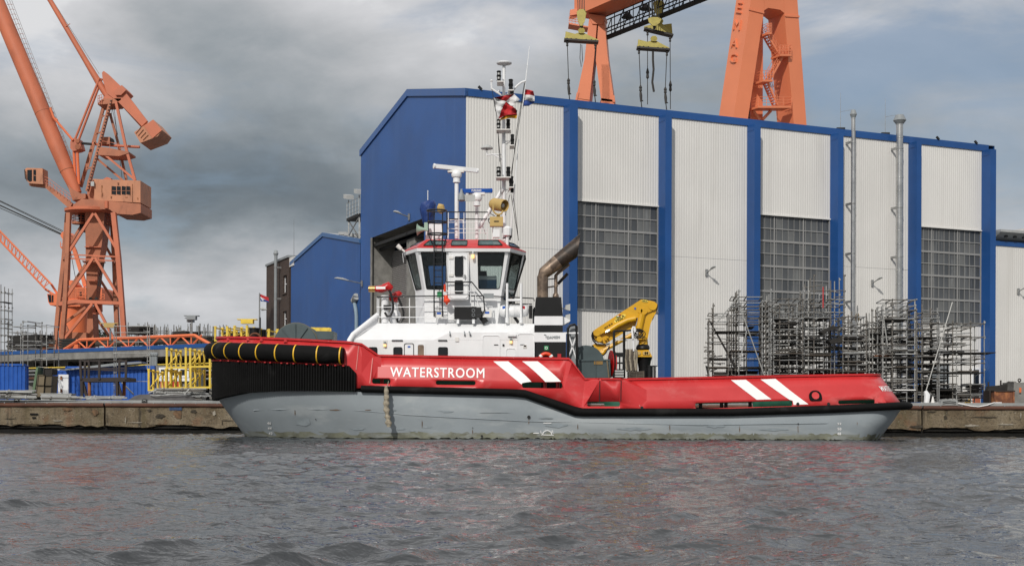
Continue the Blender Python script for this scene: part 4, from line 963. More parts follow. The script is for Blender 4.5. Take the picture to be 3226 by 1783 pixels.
# red bulwark: outlines are (px, py) on the near side, put on the sloping plate between bottom and top outline
BOT, TOP = side(L_bot, lambda X: z_ft(X) - .12 if X > X2(1125) else z_rb(X) + .1), side(L_top, z_bt)
# arc-length of the outline as the plate's own coordinate
arc = [0.0]
for i in range(1, len(BOT)): arc.append(arc[-1] + max(.01, ((BOT[i] - BOT[i - 1]).length + (TOP[i] - TOP[i - 1]).length) / 2))
def plate_pt(s, t):
    s = min(max(s, 0), arc[-1]); i = min(max(0, int(np.searchsorted(arc, s)) - 1), len(arc) - 2); f = (s - arc[i]) / (arc[i + 1] - arc[i])
    b = BOT[i].lerp(BOT[i + 1], f); tt = TOP[i].lerp(TOP[i + 1], f); return b.lerp(tt, t)
i25 = 26 + 150 + 9; SMAX = arc[i25]
def plate_inv(x, y):
    s, t = 0, .5
    for _ in range(12):
        a_, b_ = 0.0, SMAX
        for _ in range(40):
            c = (a_ + b_) / 2
            if proj(plate_pt(c, t))[0] < x: a_ = c
            else: b_ = c
        s = (a_ + b_) / 2; y0, y1 = proj(plate_pt(s, 0))[1], proj(plate_pt(s, 1))[1]; t = (y - y0) / (y1 - y0)
        t = min(max(t, 0), 1)
    return s, t
TS = 2.2
def pin(pts): return [(s, t * TS) for s, t in (plate_inv(*p) for p in pts)]
ports = [rrect(1172, 1192, 1230, 1209, 7), rrect(1373, 1199, 1498, 1213, 6), rrect(1645, 1204, 1771, 1223, 6), rrect(1850, 1265, 1953, 1280, 5), rrect(2190, 1261, 2497, 1279, 6), rrect(2641, 1257, 2757, 1270, 5)]
ports = [[(x, y + (0.0 if i in (3,) else (x - p[0][0]) * (-.026 if i == 4 else (.012 if i < 3 else -.03)))) for x, y in p] for i, p in enumerate(ports)]
hole_uv = [pin(p) for p in ports]
S_end = arc[-1]
kn_s = sorted(arc + [plate_inv(x, 1240)[0] for x in (1776, 1784, 1832, 1888, 1955, 2018)])
outline = [(s_, 0.0) for s_ in kn_s] + [(s_, TS) for s_ in kn_s[::-1]]
door = [(1888, 1196), (1955, 1196)]
crease_px = [((1652, 1223.9), (1776, 1224)), ((1776, 1224), (1832, 1280)), ((1832, 1280), (1843, 1200)), ((1888, 1198), (1838, 1282)), ((1956, 1198), (2018, 1282)), ((1776, 1224), (1784, 1136)), ((1832, 1282), (1795, 1136)), ((1129, 1086), (1122, 1165)), ((1174, 1125), (1164, 1208))]
crease_px = crease_px[:6] + crease_px[7:]
ex = []
for i in range(0, len(arc)):
    for t in (.33, .66): ex.append((arc[i], t * TS))
ex = [e for e in ex if not any(inside(e, h) for h in hole_uv)]
seg = []
for a_, b_ in crease_px:
    s0, t0 = plate_inv(*a_); s1, t1 = plate_inv(*b_); seg.append(((s0, t0 * TS), (s1, t1 * TS)))
# no free points where the folds run
ex = [e for e in ex if not (plate_inv(1640, 1230)[0] < e[0] < plate_inv(2030, 1282)[0])]
tv, tf = tri2d(outline, hole_uv, ex, seg)
sd0, sd1 = plate_inv(1886, 1200)[0], plate_inv(1958, 1200)[0]; c1, c2 = seg[0][1], seg[0][0]
def warp_out(s, t):
    """push the folded places (knuckle under the stripe, gangway door) out to the fender line"""
    q = plate_pt(s, t); w = 0.0
    ins = .36 * t
    if sd0 - .02 <= s <= sd1 + .02: w = ins
    # knuckle triangle
    for (a_, b_) in ((s, t),):
        if abs(s - c1[0]) < .02 and abs(t * TS - c1[1]) < .03: w = ins
    # door port below and triangle on both sides
    return q - Vector((0, w, 0))
m = MB(); pv = [warp_out(x, y / TS) for x, y in tv]
tri = []
for f in tf:
    (x0, y0), (x1, y1), (x2, y2) = (tv[i] for i in f[:3])
    tri.append(f if (x1 - x0) * (y2 - y0) - (x2 - x0) * (y1 - y0) > 0 else f[::-1])
m.add(pv, tri)
bul = m.build('bulwark', [M['red'], M['green']], tug, ang=6)
def solid(o, th, off=-1, mo=1):
    md = o.modifiers.new('thickness', 'SOLIDIFY'); md.thickness = th; md.offset = off; md.material_offset = mo; md.use_rim = True; return md
solid(bul, .09)
m = MB(); m.add([mir(q) for q in pv], [f[::-1] for f in tri]); b2 = m.build('bulwark', [M['red'], M['green']], tug, ang=6); solid(b2, .09)
# capping rail, bow to stern on both sides
for f_ in (lambda q: q, mir):
    m = MB(); rr = []
    for i, q in enumerate(TOP):
        d = (TOP[min(i + 1, len(TOP) - 1)] - TOP[max(0, i - 1)]).normalized(); o = d.cross(Vector((0, 0, 1))).normalized(); o = Vector((o.x, o.y, 0)); q = q + Vector((0, 0, .02))
        if q.x > X2(1886, YN) and q.x < X2(1958, YN): q = q - Vector((0, .34, 0))
        rr.append([f_(q + o * .07 - Vector((0, 0, .06))), f_(q + o * .08 + Vector((0, 0, .035))), f_(q - o * .2 + Vector((0, 0, .035))), f_(q - o * .2 - Vector((0, 0, .06)))])
    m.grid(rr, wrap=True); m.build('capping_rail', M['red'], tug, ang=40)
# weld lines and gangway door edges
for a_, b_ in (((1888, 1198), (1888, 1262)), ((1955, 1198), (1955, 1262))):
    m = MB(); m.path([warp_out(*plate_inv(a_[0], y)) - Vector((0, .012, 0)) for y in range(1200, 1266, 8)], .02, 5); m.build('door_gap', M['dark'], tug)
for a_, b_ in (((1958, 1200), (2017, 1280)), ((1174, 1128), (1165, 1207)), ((1130, 1090), (1122, 1165))):
    m = MB(); p0, p1 = plate_pt(*plate_inv(*a_)), plate_pt(*plate_inv(*b_)); m.bar(p0 - Vector((0, .01, 0)), p1 - Vector((0, .01, 0)), .035); m.build('weld_seam', pmat('worn_red_edge', (.62, .20, .18), .5), tug)
# hull stripes painted on the bulwark
def decal(px_pts, mat, name, off=.012, par=None, sub=8):
    """flat painted shape that follows the bulwark plate"""
    n = len(px_pts); uvp = [plate_inv(*p) for p in px_pts]
    out = []
    for i in range(n):
        for k in range(sub): t = k / sub; out.append((uvp[i][0] * (1 - t) + uvp[(i + 1) % n][0] * t, TS * (uvp[i][1] * (1 - t) + uvp[(i + 1) % n][1] * t)))
    tv_, tf_ = tri2d(out); m = MB(); m.add([plate_pt(x, y / TS) - Vector((0, off, -off * .2)) for x, y in tv_], tf_); return m.build(name, mat, par or bul)
for pts in ([(1554, 1138), (1601, 1138), (1674, 1202), (1645, 1207), (1643, 1211), (1620, 1192)], [(1645, 1138), (1694, 1138), (1768, 1202), (1718, 1203)], [(2303, 1197), (2350, 1196), (2430, 1257.5), (2384, 1259)], [(2396, 1195), (2443, 1193), (2547, 1273), (2500, 1275), (2497, 1262), (2487, 1259)]):
    decal(pts, M['letter'], 'white_stripe')
# text helper ---------------------------------------------------------------
def text_mesh(s):
    cu = bpy.data.curves.new('lettering', 'FONT'); cu.body = s; cu.space_character = 1.12; cu.resolution_u = 3
    ob = bpy.data.objects.new('lettering_tmp', cu); COL.objects.link(ob)
    dg = bpy.context.evaluated_depsgraph_get(); me = bpy.data.meshes.new_from_object(ob.evaluated_get(dg))
    v = np.empty(len(me.vertices) * 3, np.float32); me.vertices.foreach_get('co', v); v = v.reshape(-1, 3)
    f = [tuple(p.vertices) for p in me.polygons]; bpy.data.objects.remove(ob); bpy.data.meshes.remove(me); bpy.data.curves.remove(cu)
    v[:, 0] -= v[:, 0].min(); v[:, 1] -= v[:, 1].min(); v[:, 0] /= v[:, 0].max(); v[:, 1] /= v[:, 1].max()
    return v, f
def text_on(s, fn, mat, name, par, bold=0.0, asp=1.0):
    """fn maps (0..1, 0..1) to world; bold draws it a few times, shifted"""
    v, f = text_mesh(s); m = MB()
    for k, (dx, dy) in enumerate(((0, 0), (bold, 0), (bold, bold * asp), (0, bold * asp))[:4 if bold else 1]):
        m.add([fn(x * (1 - bold) + dx, y * (1 - bold * asp) + dy, .0015 * k) for x, y, _ in v], f)
    return m.build(name, mat, par)
(sA, tA), (sB, tB) = plate_inv(1229, 1187), plate_inv(1526, 1191); tH = plate_inv(1229, 1156)[1] - tA
text_on('WATERSTROOM', lambda x, y, e: plate_pt(sA + (sB - sA) * x, tA + (tB - tA) * x + tH * y) - Vector((0, .02 + e, 0)), M['letter'], 'lettering', bul, .003, 9)
(sA2, tA2) = plate_inv(2776, 1233); sB2, tB2 = plate_inv(2822, 1238); tH2 = plate_inv(2790, 1219)[1] - plate_inv(2790, 1236)[1]
s_mid = arc[-1]; wlen = 4.6
text_on('WATERSTROOM', lambda x, y, e: plate_pt(sA2 + wlen * x * .46, tA2 + tH2 * y) + (plate_pt(sA2 + wlen * x * .46, tA2) - Vector((14, YC, plate_pt(sA2 + wlen * x * .46, tA2).z))).normalized() * (.03 + e), M['letter'], 'lettering', bul, .008, 6)
# draught marks and load line painted on the grey hull
def hull_pt(x, y):
    t = .5
    for _ in range(14):
        px_ = [proj(WL[k].lerp(kn[k], t))[0] for k in range(0, len(WL) - 8)]
        k = next((i for i in range(len(px_) - 1) if px_[i] <= x <= px_[i + 1]), len(px_) - 2)
        f = (x - px_[k]) / max(1e-6, px_[k + 1] - px_[k]); w_ = WL[k].lerp(WL[k + 1], f); kk = kn[k].lerp(kn[k + 1], f)
        y0, y1 = proj(w_)[1], proj(kk)[1]; t = min(1, max(0, (y - y0) / (y1 - y0)))
    n_ = Vector((WL[k + 1].x - WL[k].x, WL[k + 1].y - WL[k].y, 0)).normalized().cross(Vector((0, 0, 1))); n_ = n_ if n_.y < 0 else -n_
    return w_.lerp(kk, t) + n_ * .03
def hull_text(s, x0, y0, x1, y1):
    a_, b_, c_ = hull_pt(x0, y1), hull_pt(x1, y1), hull_pt(x0, y0)
    text_on(s, lambda x, y, e: a_ + (b_ - a_) * x + (c_ - a_) * y - Vector((0, e, 0)), M['letter'], 'lettering', hullo, .05, 1)
for s_, x, y in (('46', 843, 1333), ('44', 845, 1349), ('42', 848, 1365), ('52', 2638, 1334), ('50', 2638, 1351), ('48', 2637, 1366)): hull_text(s_, x, y - 4.5, x + 12, y + 4)
hull_text('L', 1703, 1355, 1709, 1364); hull_text('R', 1738, 1355, 1744, 1364)
def hull_bar(x0, y0, x1, y1, w=.03):
    m = MB(); m.bar(hull_pt(x0, y0), hull_pt(x1, y1), .01, w); m.build('load_line', M['letter'], hullo)
hull_bar(1712, 1332, 1737, 1332); hull_bar(1705, 1369, 1744, 1370); hull_bar(1680, 1364, 1698, 1364)
m = MB(); m.path([hull_pt(1724 + 14 * math.cos(a), 1369 - 13 * math.sin(a)) for a in [math.pi * k / 14 for k in range(15)]], .022, 5); m.build('load_line', M['letter'], hullo)
for x, y, r in ((1666, 1313, .075), (1518, 1373, .05), (2514, 1328, .03), (1489, 1347, .02), (995, 1320, .02)):
    m = MB(); q = hull_pt(x, y); m.tube(q - Vector((0, .02, 0)), q + Vector((0, .1, 0)), r, n=14); m.build('hull_outlet', M['dark'], hullo)
def hull_patch(x, y, rx, ry, mat, seed, name):
    r_ = random.Random(seed); c = [(x + rx * math.cos(t) * r_.uniform(.4, 1), y + ry * math.sin(t) * r_.uniform(.4, 1)) for t in [2 * math.pi * k / 16 for k in range(16)]]
    m = MB(); ce = hull_pt(x, y) + Vector((0, .008, 0)); ring = [hull_pt(*p) + Vector((0, .008, 0)) for p in c]; m.add([ce] + ring, [(0, 1 + k, 1 + (k + 1) % 16) for k in range(16)]); m.build(name, mat, hullo)
rst = pmat('rust_stain', (.15, .09, .05), .8, var=.4, vs=5)
hull_patch(843, 1281, 6, 12, rst, 1, 'rust_stain'); hull_patch(1058, 1291, 22, 2.5, rst, 2, 'rust_stain'); hull_patch(1160, 1291, 14, 2, rst, 3, 'rust_stain'); hull_patch(2550, 1320, 14, 1.0, rst, 5, 'rust_stain')
for k, (x, y, h) in enumerate(((1489, 1360, 11), (2514, 1352, 20), (1666, 1328, 12), (930, 1300, 14), (1330, 1335, 16), (2110, 1345, 16), (2330, 1352, 12), (1820, 1345, 12), (2700, 1330, 14))): hull_patch(x, y, 1.6, h, rst, 20 + k, 'rust_run')
pal = pmat('pale_repainted_patch', (.272, .312, .336), .5, var=.12, vs=3); drk = pmat('dark_scuff', (.15, .17, .18), .6, var=.3, vs=3)
for k, (x, y, rx, ry) in enumerate(((1260, 1350, 26, 5), (1300, 1356, 14, 4), (1345, 1345, 20, 3), (1130, 1350, 30, 6), (1420, 1290, 60, 12), (1760, 1340, 50, 9), (2000, 1350, 60, 8), (2260, 1340, 40, 10), (2440, 1352, 60, 6), (960, 1330, 40, 14))): hull_patch(x, y, rx, ry, pal, 40 + k, 'repaint_patch')
for k, (x, y, rx, ry) in enumerate(((1400, 1262, 50, 1.2), (1560, 1300, 70, 1.0), (1950, 1325, 90, 1.2), (2200, 1318, 60, 1), (2620, 1322, 40, 1.2), (1720, 1318, 30, 2), (1050, 1262, 40, 1.2))): hull_patch(x, y, rx, ry, drk, 60 + k, 'scuff')
for x, y0, y1 in ((1190, 1240, 1330), (1500, 1252, 1345), (1790, 1312, 1350), (2060, 1316, 1350), (2350, 1314, 1350), (960, 1240, 1340)):
    m = MB(); m.path([hull_pt(x, y0 + (y1 - y0) * t / 5) + Vector((0, .022, 0)) for t in range(6)], .012, 4); m.build('weld_seam', M['hull'], hullo)
scr = pmat('scraped_paint', (.16, .18, .195), .7, var=.3, vs=4)
hull_patch(1190, 1282, 30, 6, scr, 4, 'scrape'); hull_patch(1245, 1288, 12, 9, scr, 8, 'scrape'); hull_patch(1165, 1263, 18, 2, scr, 9, 'scrape')
# doubler plate edge that sweeps down the bow
pts = [(800, 1252), (880, 1258), (1000, 1274), (1150, 1294), (1280, 1306), (1400, 1313), (1650, 1326), (2200, 1328), (2600, 1318), (2800, 1308)]
m = MB(); m.path([hull_pt(*p) + Vector((0, .018, 0)) for p in pts], .022, 5); m.build('weld_seam', M['hull'], hullo)
# stem: notch under the bow, its shadow drawn as a dark wedge
m = MB(); a_, b_, c_ = P(722, 1303, 66.2), P(748, 1304, 65.4), P(778, 1356, 66.2); m.prism([a_, b_, c_], (.15, .5, 0)); m.build('stem_notch_shade', M['dark'], hullo)
m = MB(); m.prism([P(748, 1303, 65.35), P(760, 1304, 65.2), P(795, 1371, 66.0), P(779, 1371, 66.4)], (.1, .4, 0)); m.build('stem_plate', M['hull'], hullo)
# decks
ZD1 = P(1300, 1222, YN).z; ZD2 = P(2300, 1284, YN).z
def deck(x0, x1, z, name):
    top = [Vector((X, YC - w + .12, z)) for X, w in supell(-14.2, 18.5, 5.2, 8.4, 2.5) if x0 <= X <= x1]
    m = MB(); m.add(top + [mir(q) for q in top[::-1]], [tuple(range(2 * len(top)))]); m.build(name, M['green'], tug)
deck(-15, X2(1720), ZD1, 'fore_deck'); deck(X2(1700), 20, ZD2, 'aft_deck')
m = MB(); m.quad((X2(1720), YC - 5.1, ZD2), (X2(1720), YC + 5.1, ZD2), (X2(1720), YC + 5.1, ZD1), (X2(1720), YC - 5.1, ZD1)); m.build('deck_break', M['white'], tug)
for x in (1203, 1717, 1757, 2207, 2273, 2287, 2363):
    m = MB(); q = P(x, 1270 if x > 1900 else 1215, YN + .8); z0 = ZD2 if x > 1900 else ZD1; m.tube((q.x, q.y, z0), (q.x, q.y, z0 + .75), .085, n=8); m.build('bollard_post', M['red'] if x < 1900 else M['brown'], tug)
# fairlead ring near the stern
c_s, c_t = plate_inv(2568, 1248); q = plate_pt(c_s, c_t); d_ = (plate_pt(c_s + .1, c_t) - plate_pt(c_s - .1, c_t)).normalized(); u_ = (plate_pt(c_s, c_t + .1) - plate_pt(c_s, c_t - .1)).normalized(); o_ = d_.cross(u_)
if o_.y > 0: o_ = -o_
m = MB(); ring = rpoly([(-.29, -.22), (.29, -.22), (.29, .10), (.13, .26), (-.13, .26), (-.29, .10)], .12); hole = [(.19 * math.cos(2 * math.pi * k / 18), .01 + .19 * math.sin(2 * math.pi * k / 18)) for k in range(18)]
plate(m, q + o_ * .09, d_, u_, ring, [], .1); m.build('fairlead', M['rubber'], bul)
m = MB(); m.add([q + o_ * .10 + d_ * x * .9 + u_ * y * .9 for x, y in hole], [tuple(range(18))]); m.build('fairlead_plug', M['red'], bul)
for x, y in ((2513, 1272), (2610, 1272), (2022, 1284)):
    m = MB(); q = plate_pt(*plate_inv(x, y)); m.tube(q - Vector((0, .05, 0)), q + Vector((0, .1, 0)), .07, n=12); m.build('scupper', M['dark'], bul)
# red lugs along the foot of the cylinder fender and at the stern
for x in range(700, 1100, 26):
    i = min(range(len(cp)), key=lambda k: abs(proj(cp[k])[0] - x)); q = cp[i] + Vector((0, .05, -.47)); m = MB(); m.cbox(q, .08, .4, .04); m.build('fender_lug', M['red'], tug)
m = MB(); m.path([q + Vector((0, .10, -.47)) for q in cp[4:]], .06, 6); m.build('fender_ledge', M['red'], tug)
for x in (722, 790, 820, 910):
    i = min(range(len(TOP)), key=lambda k: abs(proj(TOP[k])[0] - x)); m = MB(); q = TOP[i] + Vector((0, -.03, -.02)); m.prism([q - Vector((.1, 0, .12)), q + Vector((.1, 0, -.12)), q + Vector((0, 0, .06))], (0, -.05, 0)); m.build('lug', M['red'], tug)

# ------------------------------------------------------------------ deckhouse
YH = 63.7; YHB = 2 * YC - YH
hz = lambda x, y, Y=YH: P(x, y, Y).z
hx = lambda x, Y=YH: (x - CX) / F * Y
zB = hz(1114, 1070); zT = hz(1416, 1047)
YS2 = 64.8; zDk = P(1400, 1019, YS2).z
house_ = MB(); xa, xb = hx(1112), hx(1684)
house_.box((xa, YH, ZD1 - .3), (xb, YHB, zB)); dh = house_.build('deckhouse', M['white'], tug); m = MB(); m.box((xa - 1.2, YH - .35, ZD1), (xb + .3, YH - .03, ZD1 + .55)); m.build('dark_port_backing', M['green'], dh)  # added green box so the freeing ports look dark inside
m = MB(); xt = hx(1182, YS2); m.hexa([(xa + .02, YH, zB), (xb - .01, YH, zB), (xb - .01, YHB, zB), (xa + .02, YHB, zB), (xt, YS2, zDk), (xb - .01, YS2, zDk), (xb - .01, 2 * YC - YS2, zDk), (xt, 2 * YC - YS2, zDk)]); m.build('sloping_shoulder', M['white'], dh)
m = MB(); m.prism([P(1368, 1071, YH - .004), P(1417, 1047, YH - .004), P(1684, 1047, YH - .004), P(1684, 1071, YH - .004)], (0, 1.2, 0)); m.build('raised_casing', M['white'], dh)
m = MB(); m.path([P(1097, 1092, YH - .25), P(1101, 1072, YH - .15), P(1112, 1054, YH), P(1140, 1032, YH + .4), P(1190, 992, YS2)], .12, 12); m.build('front_coaming', M['white'], dh); m = MB(); m.grid([[P(1101, 1072, YH - .1), P(1112, 1054, YH + .02), P(1140, 1032, YH + .4), P(1190, 992, YS2)], [P(1111, 1078, YH - .02), P(1124, 1063, YH + .1), P(1150, 1044, YH + .45), P(1190, 1020, YS2)]]); m.build('front_casing', M['white'], dh); m = MB(); m.path([mir(q) for q in [P(1101, 1075, YH - .15), P(1112, 1056, YH), P(1140, 1032, YH + .4), P(1190, 992, YS2)]], .165, 12); m.build('front_coaming', M['white'], dh)
# openings drawn on the near wall: window = frame ring + dark glass; wall stays behind
def wall_frame(pts, Y, name, mat, par, r=.06, fr=.035, glass='dglass', proud=.03, frm='black'):
    pp = [P(x, y, Y) for x, y in pts]; o = pp[0]; loc2 = [((q - o).x, (q - o).z) for q in pp]
    ol = rpoly(loc2, r); cx = sum(a for a, b in ol) / len(ol); cz = sum(b for a, b in ol) / len(ol)
    w = max(a for a, b in ol) - min(a for a, b in ol); h = max(b for a, b in ol) - min(b for a, b in ol)
    inn = [(cx + (a - cx) * (1 - 2 * fr / w), cz + (b - cz) * (1 - 2 * fr / h)) for a, b in ol]
    m = MB(); plate(m, o - Vector((0, proud, 0)), (1, 0, 0), (0, 0, 1), ol, [inn], proud - .004); f = m.build(name, M[frm], par)
    m = MB(); m.add([o + Vector((a, -.012, b)) for a, b in inn], [tuple(range(len(inn)))]); m.build('pane', M[glass], f); return f
def box_px(x0, y0, x1, y1): return [(x0, y1), (x1, y1), (x1, y0), (x0, y0)]
yl = 1160
for x0, x1, y0 in ((1161, 1189, 1093), (1239, 1268, 1093), (1380, 1411, 1093)): wall_frame(box_px(x0, y0, x1, yl), YH, 'window', 'window', dh, .09)
wall_frame(box_px(1273, 1081, 1304, yl), YH, 'door', 'door', dh, .1, .03, 'white'); wall_frame(box_px(1311, 1081, 1341, yl), YH, 'door', 'door', dh, .1, .08, 'exh', frm='white')
m = MB(); m.cbox(P(1288.5, 1092, YH - .02), .13, .02, .07); m.build('door_label', M['sign_b'], dh)
for x0, x1, y0, y1 in ((1520, 1575, 1056, 1165), (1630, 1684, 1051, 1165), (1594, 1625, 1097, 1165)):
    wall_frame(box_px(x0, y0, x1, y1), YH, 'door', 'door', dh, .12, .02, 'white', .04, 'white')
m = MB(); m.obox(P(1578, 1128, YH - .02), (hx(1628) - hx(1578), 0, 0), (0, -.05, 0), (0, 0, .03)); m.build('ledge', M['white'], dh)
for x0, x1, y in ((1235, 1268, 1072), (1381, 1408, 1072)):
    a_, b_ = P(x0, y, YH - .06), P(x1, y, YH - .06); m = MB(); m.path([a_ + Vector((0, .06, -.02)), a_, b_, b_ + Vector((0, .06, -.02))], .025, 6); m.build('grab_rail', M['black'], dh)
for x, y in ((1213, 1083), (1610, 1073)):
    m = MB(); q = P(x, y, YH); m.cbox(q - Vector((0, .012, 0)), .2, .02, .36); m.build('lamp_plate', M['trim'], dh)
    lp = MB(); lp.lathe(q + Vector((0, -.1, -.02)), [(.04, .12), (.06, .1), (.06, .0), (.03, 0)], 10); lo_o = lp.build('lamp', M['grey'], dh)
    lp = MB(); lp.lathe(q + Vector((0, -.1, -.14)), [(.02, 0), (.06, .02), (.065, .1), (.055, .12)], 10); lp.build('lamp_glass', M['lit'], lo_o)
for x, y, w, h, mt in ((1440, 1069, .17, .2, 'trim'), (1654, 1091, .16, .16, 'trim'), (1654, 1090, .11, .07, 'bred'), (1586, 1087, .09, .09, 'black'), (1563, 1086, .2, .03, 'black'), (1645, 1085, .2, .03, 'grey')):
    m = MB(); m.cbox(P(x, y, YH - .03), w, .03, h); m.build('wall_fitting', M[mt], dh)
for x in (1417, 1463, 1478): m = MB(); m.bar(P(x, 1046, YH + .1), P(x + (1 if x < 1470 else 4), 1056, YH - .1), .05, .1); m.build('eye_plate', M['grey'], dh)
m = MB(); m.cbox(P(1613, 1056, YH - .06), .40, .16, .1); m.build('door_hood', M['white'], dh)
# funnel casing
YF = 63.55
def fbox(x0, x1, y0, y1, mat, name, Y=YF, dep=1.5, xt0=None, xt1=None):
    m = MB(); a0, a1, b0, b1 = P(x0, y1, Y), P(x1, y1, Y), P(xt0 if xt0 else x0, y0, Y), P(xt1 if xt1 else x1, y0, Y); D_ = Vector((0, dep, 0))
    m.hexa([a0, a1, a1 + D_, a0 + D_, b0, b1, b1 + D_, b0 + D_]); return m.build(name, M[mat], fun)
fun = thing('funnel', 'black and white striped funnel casing behind the tug wheelhouse', 'funnel', P(1730, 1047, YF)) if False else dh
fbox(1684, 1773, 936, 996, 'black', 'funnel_band', YF, 1.5, 1689, 1768); fbox(1684, 1773, 996, 1024, 'white', 'funnel_band'); fbox(1684, 1773, 1024, 1047, 'black', 'funnel_band'); fbox(1683, 1783, 1047, 1077, 'white', 'funnel_band', YF - .03, 1.6); fbox(1687, 1783, 1077, 1165, 'black', 'funnel_band', YF, 1.6)
m = MB(); m.prism([P(1773, 996, YF + .3), P(1773, 1024, YF + .3), P(1796, 1012, YF + .3), P(1796, 1008, YF + .3)], (0, 1.0, 0)); m.build('funnel_bracket', M['white'], dh)
for f_ in (lambda q: q, ):
    m = MB(); m.box((hx(1684), 2 * YC - YF - 1.5, ZD1), (hx(1783), 2 * YC - YF, hz(1730, 936, YF))); m.build('funnel_band', M['black'], dh)
q = P(1730, 1066, YF - .04); a_ = P(1723, 1067.5, YF - .05); b_ = P(1764, 1066, YF - .05)
text_on('DAMEN', lambda x, y, e: a_ + (b_ - a_) * x + Vector((0, -e, .13 * y)), M['grey'], 'lettering', dh, .03, 3)
m = MB(); m.path([P(1714, 1054, YF - .05), P(1720, 1055, YF - .05), P(1720, 1063, YF - .05)], .02, 5); m.build('emblem', M['grey'], dh)
m = MB(); m.cbox(P(1721, 1096, YF - .02), .2, .02, .2); sg = m.build('green_sign', M['sign_g'], dh)
m = MB(); q = P(1721, 1096, YF - .035); m.path([q + Vector((.055 * math.cos(t), 0, .055 * math.sin(t))) for t in [2 * math.pi * k / 12 for k in range(12)]], .015, 5, closed=True); m.build('ring_symbol', M['letter'], sg)
m = MB(); m.cbox(P(1762, 1122, YF - .06), .17, .1, .22); m.build('alarm_box', M['bred'], dh)
m = MB(); q = P(1720, 1134, YF - .12); m.path([q + Vector((.30 * math.cos(t), 0, .30 * math.sin(t))) for t in [2 * math.pi * k / 24 for k in range(24)]], .085, 8, closed=True)
lb = tag(m.build('lifebuoy', M['lred'], None, q), 'orange lifebuoy hung on the black casing below the funnel', 'lifebuoy'); ORG[lb.name] = q.copy()
for t in (rad(38), rad(142)):
    c = q + Vector((.30 * math.cos(t), 0, .30 * math.sin(t))); d = Vector((-math.sin(t), 0, math.cos(t))); m = MB(); m.path([c - d * .05, c + d * .05], .092, 10); m.build('reflective_band', M['letter'], lb)
# open mesh door frame aft of the casing
m = MB(); fr = [P(1789, 1132, YF + .1), P(1789, 1035, YF + .1), P(1796, 1025, YF + .1), P(1810, 1022, YF + .1), P(1816, 1028, YF + .1), P(1818, 1160, YF + .1)]; m.path(fr, .06, 8); m.build('aft_frame', M['black'], dh)
m = MB(); m.prism([P(1791, 1040, YF + .4), P(1797, 1029, YF + .4), P(1813, 1026, YF + .4), P(1815, 1160, YF + .4), P(1791, 1160, YF + .4)], (0, .05, 0)); m.build('aft_sheet', M['grey'], dh)
m = MB(); m.bar(P(1791, 1052, YF + .2), P(1815, 1130, YF + .2), .05); m.bar(P(1815, 1058, YF + .2), P(1791, 1125, YF + .2), .05); m.bar(P(1778, 1049, YF + .1), P(1822, 1049, YF + .1), .07); m.build('aft_brace', M['white'], dh)
for y in (972, 1003):
    m = MB(); q = P(1778, y, YF + .6); m.tube(q - Vector((.1, 0, 0)), q + Vector((.05, 0, 0)), .03); m.hexa([q + Vector((.05 + a_ * .22, b_ * .12, c_ * (.10 + .06 * a_) + .05)) for c_ in (-1, 1) for a_, b_ in ((0, -1), (1, -1.3), (1, 1.3), (0, 1))]); m.build('work_light', M['lamp'], dh)
# exhausts
ex_ = dh
YX = 64.4
m = MB(); m.path([P(1709.5, 940, YX), P(1709.5, 870, YX)], .265, 16); m.build('exhaust_stack', M['exh'], ex_)
c0, c1 = P(1711, 862, YX), P(1823, 773, YX); dd = (c1 - c0).normalized(); nn = Vector((0, 1, 0)); oo = dd.cross(nn).normalized()
m = MB(); rows = []
st0 = P(1709.5, 878, YX); rows.append([st0 + Vector((.265 * math.sin(2 * math.pi * j / 18) * (1 if oo.x > 0 else -1), .265 * math.cos(2 * math.pi * j / 18), 0)) for j in range(18)])
for f, r in ((.0, .285), (.12, .31), (.42, .355), (1.0, .41)):
    c = c0.lerp(c1, f); row = []
    for j in range(18):
        t = 2 * math.pi * j / 18; v = nn * math.cos(t) + oo * math.sin(t); q = c + v * r
        if f == 1.0: q = q - dd * (math.sin(t) * (1 if oo.z < 0 else -1) * .42)
        row.append(q)
    rows.append(row)
m.grid(rows[:4], wrap=True); m.build('exhaust_bend', M['exh'], ex_, ang=50)
m = MB(); m.grid([rows[3]] + [[a_.lerp(b_, .5) for a_, b_ in zip(rows[3], rows[4])]] + [rows[4]], wrap=True); m.build('exhaust_tip', M['soot_shade'], ex_, ang=50)
m = MB(); m.add([q - dd * .25 for q in rows[4]], [tuple(range(18))]); m.build('exhaust_mouth', M['black'], ex_)
m = MB(); m.path([P(1751, 938, YX + .3), P(1751, 868, YX + .3), P(1760, 858, YX + .3), P(1793, 832, YX + .3)], .085, 10); m.lathe(P(1751, 936, YX + .3), [(.16, 0), (.14, .12), (.09, .2)], 10); m.build('exhaust_pipe', M['exh'], ex_)
m = MB(); m.path([P(1757, 895, YX + .7), P(1788, 862, YX + .7)], .075, 8); m.path([P(1728, 905, YX), P(1757, 900, YX + .7)], .04, 6); m.path([P(1728, 880, YX), P(1745, 878, YX + .3)], .03, 6); m.build('exhaust_pipe', M['soot_shade'], ex_)
